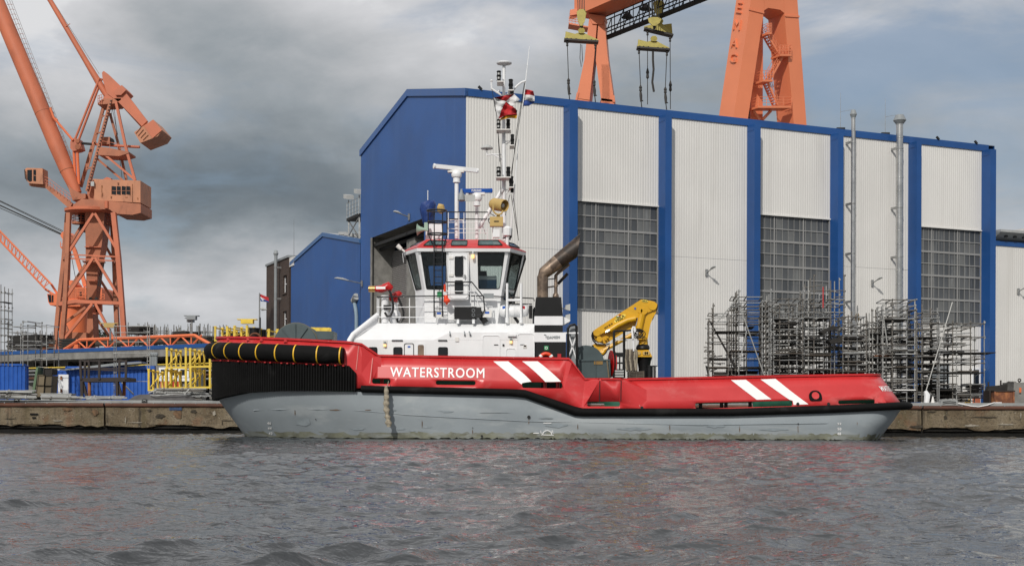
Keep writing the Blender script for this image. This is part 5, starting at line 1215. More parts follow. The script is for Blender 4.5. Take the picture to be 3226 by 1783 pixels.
# ------------------------------------------------------------------ wheelhouse
def grp(name, loc, label=None):
    o = bpy.data.objects.new(name, None); COL.objects.link(o); o.parent = tug; o.location = Vector(loc) - ORG[tug.name]; ORG[o.name] = Vector(loc)
    if label: o['label'] = label
    return o
def c1(x, y): return 1100 + x * .3512, 650 + y * .3512
def c2(x, y): return 1300 + x * .4425, 130 + y * .4425
def c4(x, y): return 1600 + x * .4002, 850 + y * .4002
def c5(x, y): return 650 + x * .295, 1000 + y * .295
RY = {'rim': (64.6, 66.2), 'win': (65.0, 66.3), 'base': (65.1, 66.4)}
RP = {'rim': (1316, 1602, 1274, 1650, 783), 'win': (1337, 1580, 1307, 1622, 915), 'base': (1337, 1566, 1309, 1592, 1022)}
wh = grp('wheelhouse', P(1460, 1019, YC))
def ringpts(k):
    yn, ys = RY[k]; l, r, sl, sr_, y = RP[k]; z = P(1460, y, yn).z
    nl, nr, s_l, s_r = (Vector((hx(l, yn), yn, z)), Vector((hx(r, yn), yn, z)), Vector((hx(sl, ys), ys, z)), Vector((hx(sr_, ys), ys, z)))
    return dict(nl=nl, nr=nr, sl=s_l, sr=s_r)
RG = {k: ringpts(k) for k in RP}
def ray_plane(x, y, o, n):
    u, v = uv(x, y); d = Vector((u / F, 1, -v / F)); c = Vector((0, 0, ZC)); return c + d * ((o - c).dot(n) / d.dot(n))
def wall_quad(bl, br, tr, tl, holes, mat, name, par, th=.07, r=.09, fr=.035, glass='glass', both=True):
    ux = (br - bl).normalized(); n = ux.cross((tl - bl)).normalized(); uy = n.cross(ux).normalized()
    if n.y > 0 and abs(n.y) > abs(n.x): n = -n
    loc = lambda q: ((q - bl).dot(ux), (q - bl).dot(uy))
    ol = [loc(q) for q in (bl, br, tr, tl)]; hs = []
    for h in holes:
        hs.append(rpoly([loc(ray_plane(x, y, bl, n)) if not isinstance(x, Vector) else loc(x) for x, y in h], r))
    m = MB(); plate(m, bl, ux, uy, ol, hs, th); w = m.build(name, M[mat], par)
    if both:
        mm = MB(); mm.v = [tuple(mir(q)) for q in m.v]; mm.f = [f[::-1] for f in m.f]; mm.build(name, M[mat], par)
    for h in hs:
        g_ = MB(); pts = [bl + ux * a + uy * b for a, b in h]; nn = ux.cross(uy).normalized()
        cx = sum(a for a, b in h) / len(h); cz = sum(b for a, b in h) / len(h)
        inn = [(cx + (a - cx) * .95, cz + (b - cz) * .965) for a, b in h]
        fm = MB(); plate(fm, bl + nn * .012, ux, uy, h, [inn], .05); fo_ = fm.build('window_frame', M['black'], par)
        g_.add([q - nn * .03 for q in pts], [tuple(range(len(pts)))]); g_.build('window_pane', M[glass], par)
        if both:
            for src, nm, mt in ((fm, 'window_frame', 'black'), (g_, 'window_pane', glass)):
                k = MB(); k.v = [tuple(mir(q)) for q in src.v]; k.f = [f[::-1] for f in src.f]; k.build(nm, M[mt], par)
    return w
a, b, c = RG['rim'], RG['win'], RG['base']
cp1 = lambda pts: [c1(*p) for p in pts]
wall_quad(b['nl'], b['nr'], a['nr'], a['nl'], [cp1([(692, 746), (868, 746), (872, 407), (640, 407)]), cp1([(1158, 743), (1350, 743), (1398, 407), (1150, 407)])], 'white', 'wall', wh)
wall_quad(c['nl'], c['nr'], b['nr'], b['nl'], [], 'white', 'wall', wh)
wall_quad(b['sl'], b['nl'], a['nl'], a['sl'], [cp1([(598, 755), (652, 745), (594, 418), (508, 435)])], 'white', 'wall', wh, fr=.02)
wall_quad(c['sl'], c['nl'], b['nl'], b['sl'], [], 'white', 'wall', wh)
wall_quad(b['nr'], b['sr'], a['sr'], a['nr'], [cp1([(1395, 745), (1490, 752), (1556, 432), (1448, 412)])], 'white', 'wall', wh, fr=.02)
wall_quad(c['nr'], c['sr'], b['sr'], b['nr'], [cp1([(1384, 838), (1462, 862), (1484, 790), (1392, 775)])], 'white', 'wall', wh, fr=.02)
for k, sgn_ in (('sl', -1), ('sr', 1)):
    p0, p1, p2, p3 = b[k], mir(b[k]), mir(a[k]), a[k]
    if sgn_ < 0: p0, p1, p2, p3 = p1, p0, p3, p2
    ux = (p1 - p0).normalized(); L = (p1 - p0).length; Hh = (p3 - p0).length; uy = (p3 - p0).normalized()
    m = MB(); plate(m, p0, ux, uy, [(0, 0), (L, 0), (L, Hh), (0, Hh)], [rrect(L * .06, .1, L * .48, Hh - .25, .1), rrect(L * .52, .1, L * .94, Hh - .25, .1)], .06); m.build('wall', M['white'], wh)
    q0, q1 = c[k], mir(c[k]); m = MB(); m.quad(q0, q1, mir(b[k]), b[k]); m.build('wall', M['white'], wh)
    for x0, x1 in ((.06, .48), (.52, .94)):
        m = MB(); m.quad(*[p0 + ux * L * xx + uy * yy for xx, yy in ((x0, .1), (x1, .1), (x1, Hh - .25), (x0, Hh - .25))]); m.build('window_pane', M['glass'], wh)
def oct_(r, z=None): 
    n_ = [r['sl'], r['nl'], r['nr'], r['sr']]; o = n_ + [mir(q) for q in n_[::-1]]
    return [Vector((q.x, q.y, z if z is not None else q.z)) for q in o]
zw = b['nl'].z
m = MB(); m.add(oct_(b, zw - .35), [tuple(range(8))]); m.build('cabin_floor', M['dark'], wh)
# eave, roof and top
rim = oct_(a); cen = Vector((sum(q.x for q in rim) / 8, YC, 0))
grow = lambda q, f, dz: Vector((cen.x + (q.x - cen.x) * f, YC + (q.y - YC) * f, q.z + dz))
m = MB(); m.grid([[grow(q, 1.0, -.17) for q in rim], [grow(q, 1.02, -.15) for q in rim], [grow(q, 1.03, .0) for q in rim], [grow(q, .98, .0) for q in rim], [grow(q, .97, -.17) for q in rim]], wrap=True); m.build('eave', M['white'], wh, ang=20)
zt_ = P(1460, 755, 65.4).z
topr = dict(nl=Vector((hx(1342, 65.4), 65.4, zt_)), nr=Vector((hx(1574, 65.4), 65.4, zt_)), sl=Vector((hx(1322, 66.5), 66.5, zt_)), sr=Vector((hx(1592, 66.5), 66.5, zt_)))
tp = oct_(topr); rb_ = [grow(q, 1.015, .0) for q in rim]
m = MB(); m.grid([[grow(q, 1.03, .0) for q in rim], [grow(q, 1.03, .05) for q in rim], tp], wrap=True); m.add(tp, [tuple(range(8))]); m.build('red_roof', M['red'], wh, ang=20)
m = MB(); m.add([q - Vector((0, 0, .25)) for q in rim], [tuple(range(8))]); m.build('ceiling', M['dark'], wh)
# sloping roof lights
def roof_light(i, j, pts, name='roof_window'):
    o = grow(rim[i], 1.03, .05); n = (grow(rim[j], 1.03, .05) - o).cross(tp[i] - o).normalized()
    if n.z < 0: n = -n
    pp = [ray_plane(x, y, o, n) for x, y in cp1(pts)]; ux = (pp[1] - pp[0]).normalized(); uy = n.cross(ux); loc = [((q - pp[0]).dot(ux), (q - pp[0]).dot(uy)) for q in pp]
    ol = rpoly(loc, .07); cx = sum(p[0] for p in ol) / len(ol); cy = sum(p[1] for p in ol) / len(ol); inn = [(cx + (x - cx) * .93, cy + (y - cy) * .85) for x, y in ol]
    m = MB(); plate(m, pp[0] + n * .04, ux, uy, ol, [inn], .05); f = m.build(name, M['black'], wh)
    m = MB(); m.add([pp[0] + ux * x + uy * y + n * .02 for x, y in inn], [tuple(range(len(inn)))]); m.build('roof_pane', pmat('teal_roof_glass', (.05, .10, .10), .12, var=.2, vs=2), wh)
roof_light(1, 2, [(662, 357), (862, 357), (876, 312), (716, 312)]); roof_light(1, 2, [(912, 357), (1058, 357), (1062, 310), (920, 310)]); roof_light(1, 2, [(1153, 355), (1380, 355), (1336, 308), (1158, 308)])
roof_light(0, 1, [(545, 368), (610, 352), (655, 320), (630, 322)]); roof_light(2, 3, [(1440, 360), (1532, 378), (1478, 340), (1425, 325)])
# door with its recess
YD = 64.86
def dpx(pts, Y): return [P(*c1(*p), Y) for p in pts]
m = MB(); fr_ = dpx([(893, 392), (1075, 392), (1072, 832), (880, 832)], 64.62)
wall_frame([c1(886, 838), c1(1070, 838), c1(1074, 393), (c1(893, 393))], 64.66, 'door_frame', 'door_frame', wh, .06, .09, 'white', .05, 'white')
dr = wall_frame([c1(903, 826), c1(1062, 826), c1(1062, 412), c1(905, 412)], 64.60, 'door', 'door', wh, .14, .03, 'white', .03, 'white')
for pts in ([(946, 628), (1022, 628), (1022, 450), (946, 450)], [(946, 782), (1022, 782), (1022, 664), (946, 664)]):
    wall_frame([c1(*p) for p in pts], 64.55, 'door_window', 'door_window', wh, .07, .025, 'dglass', .03)
for y in (462, 618): m = MB(); m.cbox(P(*c1(915, y), 64.56), .20, .05, .12); m.build('door_hinge', M['trim'], wh)
m = MB(); m.cbox(P(*c1(1038, 630), 64.5), .06, .05, .2); m.cbox(P(*c1(1030, 622), 64.46), .16, .03, .03); m.build('door_handle', M['galv'], wh)
m = MB(); m.path(dpx([(1044, 462), (1015, 448), (985, 460)], 64.5), .02, 5); m.build('wiper', M['black'], wh)
q = P(*c1(1110, 440), 64.5); m = MB(); m.lathe(q + Vector((0, 0, .04)), [(.07, 0), (.07, .06), (.04, .14)], 10); m.build('lamp', M['lamp'], wh); m = MB(); m.lathe(q + Vector((0, 0, -.16)), [(.03, 0), (.075, .04), (.075, .18), (.06, .2)], 10); m.build('lamp_glass', M['lit'], wh)
# cabin fittings seen through the panes
m = MB(); q = P(1535, 912, 66.2); m.box((hx(1507, 66.2), 66.0, zw - .35), (hx(1563, 66.2), 66.9, zw + .62)); m.build('blue_console', M['inblue'], wh)
m = MB(); m.box((hx(1507, 66.2), 65.98, zw + .62), (hx(1563, 66.2), 66.92, zw + .80)); m.build('console_top', M['white'], wh)
m = MB(); m.box((hx(1330, 68), 68.3, zw - .35), (hx(1400, 68), 68.9, zw + .55)); m.build('chart_desk', M['teal'], wh)
m = MB(); q = Vector((hx(1515, 67.4), 67.6, zw)); m.cbox(q + Vector((0, 0, .45)), .6, .6, .18); m.hexa([q + Vector(p) for p in ((-.3, .25, .5), (.3, .25, .5), (.3, .4, .5), (-.3, .4, .5), (-.25, .3, 1.25), (.25, .3, 1.25), (.25, .42, 1.25), (-.25, .42, 1.25))]); m.tube(q - Vector((0, 0, .35)), q + Vector((0, 0, .4)), .1); m.build('helm_chair', M['teal'], wh)
m = MB(); z_ = a['nl'].z; m.box((hx(1380, 67), 66.2, z_ - .5), (hx(1420, 67), 67.4, z_ - .27)); m.build('overhead_panel', M['teal'], wh)
m = MB(); m.tube((hx(1345, 66), 65.5, zw + .2), (hx(1345, 66), 65.5, z_ - .3), .05); m.tube((hx(1412, 66), 65.5, zw + .1), (hx(1412, 66), 65.5, z_ - .3), .04); m.build('cabin_pillar', M['dark'], wh)
m = MB()
for p in ([(530, 440), (545, 560), (560, 600)], [(552, 430), (560, 470)]): m.path(dpx(p, 65.2), .015, 4)
m.build('wiper', M['black'], wh)
m = MB(); m.path(dpx([(1575, 440), (1580, 470), (1500, 730), (1470, 830)], 65.6), .05, 6); m.build('window_bar', M['black'], wh)

def pt(pts, Y, r, mat, name, par, n=6, conv=c1, closed=False):
    m = MB(); m.path([P(*conv(x, y), Y) for x, y in pts], r, n, closed=closed); return m.build(name, M[mat], par)
# bow-side floodlight on the wheelhouse corner
m = MB(); q = P(*c1(450, 370), 65.8); m.tube(q, P(*c1(500, 408), 65.8), .05); m.tube(P(*c1(432, 352), 65.8), P(*c1(468, 385), 65.8), .12, .09, 10); m.build('work_light', M['trim'], wh)
pt([(478, 420), (488, 505)], 65.7, .012, 'white', 'wire', wh)
# ladder with safety cage
la = grp('ladder', P(*c1(798, 990), 64.3))
for x in (762, 836): pt([(x, 270), (x, 990)], 64.3, .035, 'rail', 'stile', la)
for k in range(12): pt([(762, 290 + k * 57), (836, 290 + k * 57)], 64.3, .022, 'rail', 'rung', la, 5)
def hoop(x, y, rx, Y, ry=.36):
    q = P(*c1(x, y), Y); r_ = rx * .3512 / F * Y
    m = MB(); m.path([q + Vector((r_ * math.cos(t), -ry + ry * math.sin(t) - 0, 0)) for t in [2 * math.pi * k / 20 for k in range(20)]], .04, 5, closed=True); m.build('cage_hoop', M['rail'], la)
for x, y, rx in ((790, 50, 88), (795, 152, 86), (795, 258, 86)): hoop(x, y, rx, 64.8)
for x0, x1, x2 in ((708, 712, 750), (762, 764, 770), (838, 838, 832), (876, 880, 850)): pt([(x0, 50), (x1, 258), (x2, 345)], 64.4, .026, 'rail', 'cage_strip', la, 5)
# wheelhouse-top rail
tr_ = grp('top_railing', P(*c1(1060, 290), 65.7))
for x in (890, 985, 1030, 1240): pt([(x, 55), (x, 295)], 65.7, .02, 'white', 'stanchion', tr_, 5)
for y in (145, 203, 238): pt([(880, y), (1250, y)], 65.7, .016, 'white', 'rail', tr_, 5)
pt([(880, 52), (1245, 54)], 65.7, .03, 'rail', 'top_rail', tr_); pt([(880, 115), (1260, 116)], 65.9, .03, 'rail', 'top_rail', tr_)
for x, y in ((880, 125), (1022, 125)): pt([(x, y), (x + 8, 290)], 66.4, .03, 'white', 'stanchion', tr_, 6)
pt([(880, 128), (955, 120), (1030, 128)], 66.4, .03, 'white', 'rail', tr_, 6)
pt([(1160, 70), (1225, 250)], 68.5, .02, 'white', 'brace', tr_, 5); pt([(1240, 70), (1170, 250)], 68.5, .02, 'white', 'brace', tr_, 5)
# radars
def radar(name, x, ytop, ybase, Y, r, yh0, yh1, w, p0, p1, mat, conv=c2):
    g_ = grp(name, P(*conv(x, ybase), Y))
    pt([(x, ybase), (x, ytop)], Y, r, 'white', 'mast_pole', g_, 14, conv)
    k = .4425 / F * Y; q = P(*conv(x, yh1), Y); h = (yh1 - yh0) * k
    m = MB(); m.lathe(q, [(w * .32 * k, -.12 - h * .4), (w * .32 * k, -.02), (w * .42 * k, 0), (w * .5 * k, h * .35), (w * .46 * k, h * .8), (w * .36 * k, h)], 12); m.build('gearbox', M['white'], g_)
    m = MB(); m.lathe(q + Vector((0, 0, -.1 - h * .5)), [(w * .34 * k, 0), (w * .34 * k, .05)], 12); m.build('flange', M['white'], g_)
    a_, b_ = P(*conv(*p0), Y - .4), P(*conv(*p1), Y + .4); m = MB(); m.bar(a_, b_, .16, .2); m.path([a_.lerp(b_, -.01), a_.lerp(b_, .02)], .13, 10); m.path([a_.lerp(b_, .98), a_.lerp(b_, 1.01)], .12, 10); sc_ = m.build('scanner_bar', M[mat], g_)
    m = MB(); mid = a_.lerp(b_, .5); m.cbox(mid - Vector((0, 0, .15)), .8, .3, .12); m.build('scanner_foot', M['trim'], g_)
    return g_, a_, b_
radar('radar', 313, 985, 1405, 66.6, .10, 925, 970, 78, (152, 890), (462, 922), 'white')
rg, ra, rb2 = radar('radar', 457, 1150, 1405, 66.8, .085, 1088, 1135, 78, (350, 1067), (560, 1065), 'sign_b')
rl = ra.lerp(rb2, .33); rr_ = ra.lerp(rb2, .66); text_on('FURUNO', lambda x, y, e: rl + (rr_ - rl) * x + Vector((0, -.10 - e, -.05 + .10 * y)), M['letter'], 'lettering', rg, .03, 2)
g_ = grp('horn_speaker', P(*c2(350, 1140), 66)); m = MB(); m.lathe(P(*c2(347, 1140), 66), [(.12, 0), (.18, .05), (.16, .3), (.07, .45), (.05, .6)], 10); m.build('beacon', M['grey'], g_); m = MB(); m.obox(P(*c2(365, 1140), 66), (.55, 0, 0), (0, .04, 0), (0, 0, .32)); m.build('board', M['lamp'], g_)
# searchlight
sl_ = grp('searchlight', P(*c2(612, 1250), 65.6)); a_, b_ = P(*c2(565, 1158), 65.9), P(*c2(655, 1172), 65.3); rr0 = .30
m = MB(); ax_ = (b_ - a_); m.lathe(a_, [(.12, -.08), (rr0 * .75, 0), (rr0, .15), (rr0, ax_.length), (rr0 * .93, ax_.length + .02), (rr0 * .90, ax_.length - .3)], 20, ax_); m.build('barrel', M['khaki'], sl_)
m = MB(); m.lathe(a_, [(rr0 * .9, ax_.length - .32), (.05, ax_.length - .30)], 20, ax_); m.build('reflector', M['dglass'], sl_); m = MB(); m.lathe(a_, [(.14, ax_.length - .28), (.10, ax_.length - .1), (.02, ax_.length - .08)], 12, ax_); m.build('bulb', M['lamp'], sl_)
m = MB(); m.path([P(*c2(x, y), 65.2) for x, y in ((575, 1165), (572, 1205), (590, 1228), (610, 1235), (632, 1228), (645, 1205))], .045, 6); m.tube(P(*c2(610, 1235), 65.4), P(*c2(610, 1256), 65.4), .09); m.build('yoke', M['khaki'], sl_)
m = MB(); q = P(*c2(597, 1287), 65.4); m.cbox(q, .64, .4, .45); bx = m.build('control_box', M['khaki'], sl_); m = MB(); m.cbox(q - Vector((0, .21, 0)), .24, .012, .05); m.build('box_plate', M['black'], sl_)
m = MB(); m.cbox(P(*c2(596, 1367), 65.5), .32, .3, .42); m.build('junction_box', M['white'], sl_)
pt([(548, 1260), (538, 1280), (552, 1300)], 65.4, .02, 'hosem', 'cable', sl_, 5, c2); pt([(560, 1200), (556, 1230), (585, 1245)], 65.4, .02, 'hosem', 'cable', sl_, 5, c2); pt([(655, 1335), (668, 1365), (662, 1400), (640, 1405)], 65.4, .035, 'hosem', 'cable', sl_, 6, c2)
for x in (572, 640): pt([(x, 1325), (x, 1415)], 65.6, .03, 'white', 'stand', sl_, 6, c2)
# tarpaulin bundle and horns on the port side
bd = grp('covered_monitor', P(*c2(130, 1400), 66)); m = MB(); rows = []
prof = [(1330, 120, 18), (1290, 110, 40), (1250, 108, 46), (1200, 112, 52), (1165, 118, 55), (1148, 125, 40), (1142, 135, 20)]
for y, x, w in prof:
    q = P(*c2(x, y), 66.2); w_ = w * .4425 / F * 66.2; rows.append([q + Vector((w_ * math.cos(t) * (1 + .22 * math.sin(3 * t + y * .02) + .08 * math.sin(7 * t)), w_ * .8 * math.sin(t) * (1 + .15 * math.cos(4 * t)), .09 * math.sin(5 * t + y * .05))) for t in [2 * math.pi * k / 14 for k in range(14)]])
m.grid(rows, wrap=True); m.build('blue_tarpaulin', M['tarp'], bd, ang=60)
m = MB(); m.path([P(*c2(x, y), 65.6) for x, y in ((180, 1172), (198, 1180), (203, 1205), (196, 1225))], [.12, .2, .2, .12], 8); m.build('beige_lamp', M['khaki'], bd)
m = MB(); m.prism([P(*c2(x, y), 66) for x, y in ((90, 1420), (95, 1330), (120, 1300), (205, 1300), (215, 1420))], (0, .6, 0)); m.build('white_cabinet', M['white'], bd)
pt([(108, 1062), (108, 1145)], 66.4, .02, 'white', 'aerial', bd, 5, c2)
m = MB(); m.lathe(P(*c2(34, 1342), 65.6), [(.29, 0), (.22, .05), (.15, .15), (.09, .3), (.06, .45)], 16, (1, -.12, 0)); m.build('horn', M['horn'], bd); m = MB(); m.cbox(P(*c2(98, 1322), 65.6), .2, .2, .4); m.build('horn_driver', M['horn'], bd)
# mast
ms = grp('mast', P(*c2(652, 1415), YC))
m = MB(); q = lambda x, y, Y=YC: P(*c2(x, y), Y); m.path([q(652, 1420), q(650, 990), q(649, 640), q(650, 180)], [.10, .095, .085, .078], 12); m.build('mast_pole', M['white'], ms)
pt([(470, 1330), (640, 1055)], YC - .1, .10, 'white', 'mast_stay', ms, 10, c2)
m = MB(); m.lathe(q(651, 178), [(.07, 0), (.12, .03), (.37, .10), (.39, .15), (.3, .2), (.08, .23)], 20); m.build('disc_antenna', M['white'], ms)
def nav(x, y0, y1, w, name='navigation_light'):
    b_ = q(x, y1, YC - .5); k = .4425 / F * (YC - .5); h = (y1 - y0) * k; r_ = w / 2 * k; n_ = 2
    pr = []
    for i in range(n_):
        z = h * i / n_; hh = h / n_; pr += [(r_, z), (r_, z + hh * .12), (r_ * .8, z + hh * .15), (r_ * .8, z + hh * .75), (r_ * 1.05, z + hh * .8), (r_ * .75, z + hh * .98)]
    m = MB(); m.lathe(b_, pr, 10); o = m.build(name, M['black'], ms); return o
for x, y0, y1, w in ((614, 212, 286, 34), (699, 272, 350, 36), (612, 558, 628, 32), (680, 556, 628, 32), (710, 664, 742, 30), (612, 895, 968, 34), (681, 895, 968, 34), (702, 962, 1040, 36), (708, 1045, 1078, 26), (707, 352, 375, 30)): nav(x, y0, y1, w)
for x, y in ((612, 232), (612, 262), (610, 575), (610, 606), (610, 912), (611, 945)):
    m = MB(); c_ = q(x, y, YC - .80); m.cbox(c_, .09, .02, .09); m.build('light_lens', M['lamp'], ms)
for x0, x1, y in ((596, 700, 632), (594, 700, 972), (600, 648, 290), (680, 720, 352), (690, 724, 744), (685, 720, 1043)):
    a_, b_ = q(x0, y, YC - .8), q(x1, y, YC - .8); m = MB(); m.obox(a_, b_ - a_, (0, .9, 0), (0, 0, .05)); m.build('light_shelf', M['trim'], ms)
for pts, r_ in (([(640, 390), (600, 365), (562, 340)], .05), ([(562, 340), (560, 290)], .04), ([(655, 390), (690, 372), (720, 345), (745, 318), (775, 295), (802, 286)], .055), ([(640, 808), (570, 806), (530, 812)], .035), ([(636, 842), (575, 808)], .035), ([(652, 790), (660, 740), (698, 712), (655, 715)], .035), ([(655, 1100), (700, 1048), (655, 1065)], .035), ([(660, 660), (636, 640)], .05), ([(620, 350), (600, 372)], .04)):
    pt(pts, YC, r_, 'white', 'bracket_arm', ms, 6, c2)
m = MB(); m.lathe(q(561, 290), [(.04, 0), (.08, .03), (.08, .06), (.02, .1)], 10); m.build('small_antenna', M['white'], ms)
m = MB(); m.lathe(q(528, 768), [(.30, 0), (.315, .03), (.27, .10), (.16, .18), (.03, .22)], 18); m.lathe(q(528, 780), [(.04, 0), (.06, .06), (.05, .1)], 8); m.build('dome_antenna', M['lamp'], ms)
m = MB(); m.tube(q(528, 785), q(528, 815), .03); m.build('dome_stem', M['white'], ms)
m = MB(); m.tube(q(783, 480), q(832, 35), .035, .015, 6); m.build('whip_antenna', M['white'], ms); pt([(755, 700), (700, 1330)], YC, .03, 'white', 'whip_antenna', ms, 6, c2)
for pts in ([(802, 286), (755, 600), (700, 950)], [(795, 300), (740, 640), (705, 960)], [(600, 560), (630, 900), (625, 1090)], [(580, 420), (600, 540), (620, 860)], [(700, 1090), (755, 1420)], [(690, 1095), (660, 1240)], [(720, 1120), (752, 1400)], [(565, 345), (590, 500)]):
    pt(pts, YC - .3, .014, 'cable', 'halyard', ms, 4, c2)
for x, y0, y1 in ((703, 1335, 1400), (695, 1375, 1415)): pt([(x, y0), (x - 3, y1)], 66, .05, 'black', 'small_aerial', ms, 6, c2)
m = MB(); m.lathe(P(*c1(1418, 365), 65.2), [(.07, 0), (.07, .5), (.2, .55), (.22, .9), (.1, 1.0)], 10); m.build('searchlight_base', M['white'], ms)
# flags on the halyards
def cloth(name, polys, label, Y, amp=.12):
    allp = [p for _, ps in polys for p in ps]; o = P(*c2(*allp[0]), Y); t = thing(name, label, 'flag', o, 'flags flown from the tug mast')
    for mt, ps in polys:
        tv_, tf_ = tri2d(ps, (), [(x, y) for x in np.arange(560, 900, 9.3) for y in np.arange(330, 580, 9.7) if inside((x, y), ps) and min(math.hypot(x - a_, y - b_) for a_, b_ in ps) > 3])
        m = MB(); m.add([P(*c2(x, y), Y + amp * math.sin(x * .075 + y * .03) + amp * .5 * math.sin(y * .11 - x * .04)) for x, y in tv_], tf_); o_ = m.build('cloth_field', M[mt], t); sd_ = o_.modifiers.new('cloth', 'SOLIDIFY'); sd_.thickness = .012
    return t
cloth('signal_flag', [('bred', [(577, 403), (650, 390), (722, 377), (700, 396), (664, 430)]), ('bwhite', [(577, 403), (664, 430), (640, 470), (609, 556), (590, 480)]), ('bred', [(664, 430), (700, 462), (735, 482), (738, 520), (660, 530), (609, 556), (640, 470)]), ('bwhite', [(700, 396), (722, 377), (765, 418), (742, 430), (718, 462), (700, 462), (664, 430)])], 'red and white signal flag wrapped round the upper mast', YC - 1.1)
cloth('tricolour_flag', [('bblack', [(668, 470), (700, 455), (745, 495), (742, 505), (700, 500)]), ('bred', [(655, 500), (700, 500), (742, 505), (744, 528), (660, 530)]), ('bgold', [(660, 530), (744, 528), (740, 552), (690, 548), (655, 556), (618, 566), (628, 548)])], 'black, red and gold flag tangled below the signal flag', YC - .95)
cloth('tricolour_flag', [('bred', [(801, 344), (830, 348), (858, 356), (866, 388), (830, 384), (797, 384)]), ('bwhite', [(797, 384), (830, 384), (866, 388), (869, 428), (835, 428), (792, 424)]), ('bblue', [(792, 424), (835, 428), (869, 428), (862, 440), (825, 462), (788, 462)])], 'red, white and blue flag on the slanting whip aerial', YC)
# ------------------------------------------------------------------ bridge-deck fittings
br = grp('bridge_deck_railing', P(*c1(600, 1048), 64.75))
for x in (252, 266, 541, 787, 1284): pt([(x, 815 if x < 700 else 895), (x - (0), 1050)], 64.78, .024, 'white', 'stanchion', br, 6)
for y0, y1 in ((905, 898), (994, 996)): pt([(245, y0), (1285, y1)], 64.76, .022, 'white', 'rail', br, 6)
pt([(248, 812), (500, 808), (900, 803), (1220, 803), (1400, 812), (1655, 826), (1660, 850)], 64.7, .032, 'rail', 'top_rail', br)
pt([(870, 680), (1100, 679), (1205, 810), (1215, 930), (1195, 965), (1150, 978)], 64.4, .034, 'rail', 'stair_rail', br); pt([(1090, 690), (1150, 850), (1180, 930)], 64.5, .02, 'white', 'stair_rail', br); pt([(870, 762), (1090, 762)], 64.4, .02, 'white', 'rail', br)
for x in (870, 1090): pt([(x, 682), (x, 870)], 64.45, .022, 'white', 'stanchion', br)
m = MB(); m.bar(P(*c1(1150, 930), 64.6), P(*c1(1225, 1045), 64.6), .1, .3); m.build('stair_stringer', M['black'], br)
pt([(1460, 875), (1640, 878)], 65.2, .03, 'rail', 'rail', br); pt([(1605, 880), (1655, 915)], 65, .022, 'white', 'rail', br); pt([(1470, 830), (1462, 875)], 65.2, .022, 'rail', 'stanchion', br)
hf = grp('rescue_frame', P(*c1(1480, 1045), 64.6))
for x in (1417, 1542): pt([(x, 690), (x, 1040)], 64.6, .06, 'white', 'post', hf, 8); pt([(x, 1000), (x, 1045)], 64.6, .09, 'white', 'post_foot', hf, 8)
pt([(1417, 842), (1542, 842)], 64.6, .06, 'white', 'crossbar', hf, 8)
# things that stand or hang there
q = P(*c1(1478, 938), 65.0); q0, q1 = P(*c1(1342, 938), 65.0), P(*c1(1612, 938), 65.0)
lr = thing('liferaft_canister', 'white cylindrical liferaft canister on the bridge deck beside the funnel', 'liferaft', q); L = (q1 - q0).length
m = MB(); m.lathe(q0, [(.06, 0), (.22, .05), (.28, .18), (.295, .4), (.295, L * .5 - .03), (.315, L * .5), (.295, L * .5 + .03), (.295, L - .4), (.28, L - .18), (.22, L - .05), (.06, L)], 20, (1, 0, 0)); m.build('shell', M['white'], lr, ang=50)
for f in (.22, .5, .78): m = MB(); m.path([q0.lerp(q1, f) - Vector((.015, 0, 0)), q0.lerp(q1, f) + Vector((.015, 0, 0))], .303, 20); m.build('strap', M['grey'], lr)
for f, mt in ((.17, 'sign_b'), (.82, 'bred')): m = MB(); m.cbox(q0.lerp(q1, f) + Vector((0, -.26, .14)), .14, .02, .14); m.build('label_plate', M[mt], lr)
m = MB(); m.cbox(P(*c1(1628, 948), 65.2), .16, .5, .6); m.bar(P(*c1(1480, 990), 65.1), P(*c1(1520, 1045), 65.1), .14); m.build('cradle', M['black'], lr)
q = P(*c1(1042, 955), 64.4); bx_ = thing('engine_box', 'black control box on legs in front of the wheelhouse', 'control box', q); m = MB(); m.obox(P(*c1(944, 1008), 64.4), (hx(c1(1142, 0)[0], 64.4) - hx(c1(944, 0)[0], 64.4), 0, 0), (0, .5, 0), (0, 0, 108 * .3512 / F * 64.4)); m.build('cabinet', M['black'], bx_)
m = MB(); m.obox(P(*c1(1092, 1000), 64.38), (.5, 0, 0), (0, .02, 0), (0, 0, 1.0 * .5)); m.build('panel', M['dark'], bx_)
for y in (935, 975): m = MB(); m.path([P(*c1(1115, y), 64.36) + Vector((.07 * math.cos(t), 0, .07 * math.sin(t))) for t in [2 * math.pi * k / 10 for k in range(10)]], .012, 4, closed=True); m.build('dial', M['grey'], bx_)
for x in (975, 1115): m = MB(); m.bar(P(*c1(x, 1008), 64.5), P(*c1(x, 1052), 64.5), .12); m.build('leg', M['white'], bx_)
m = MB(); m.obox(P(*c1(925, 1035), 65.0), (1.15, 0, 0), (0, .4, 0), (0, 0, 1.2)); sk = m.build('white_locker', M['white'], None, P(*c1(925, 1035), 65.0)); tag(sk, 'white locker behind the black control box under the wheelhouse door', 'locker'); 
m = MB(); m.obox(P(*c1(882, 1035), 64.95), (hx(c1(940, 0)[0], 65) - hx(c1(882, 0)[0], 65), 0, 0), (0, .4, 0), (0, 0, 1.25)); tag(m.build('white_locker', M['white'], None), 'narrow white locker left of the black control box', 'locker')
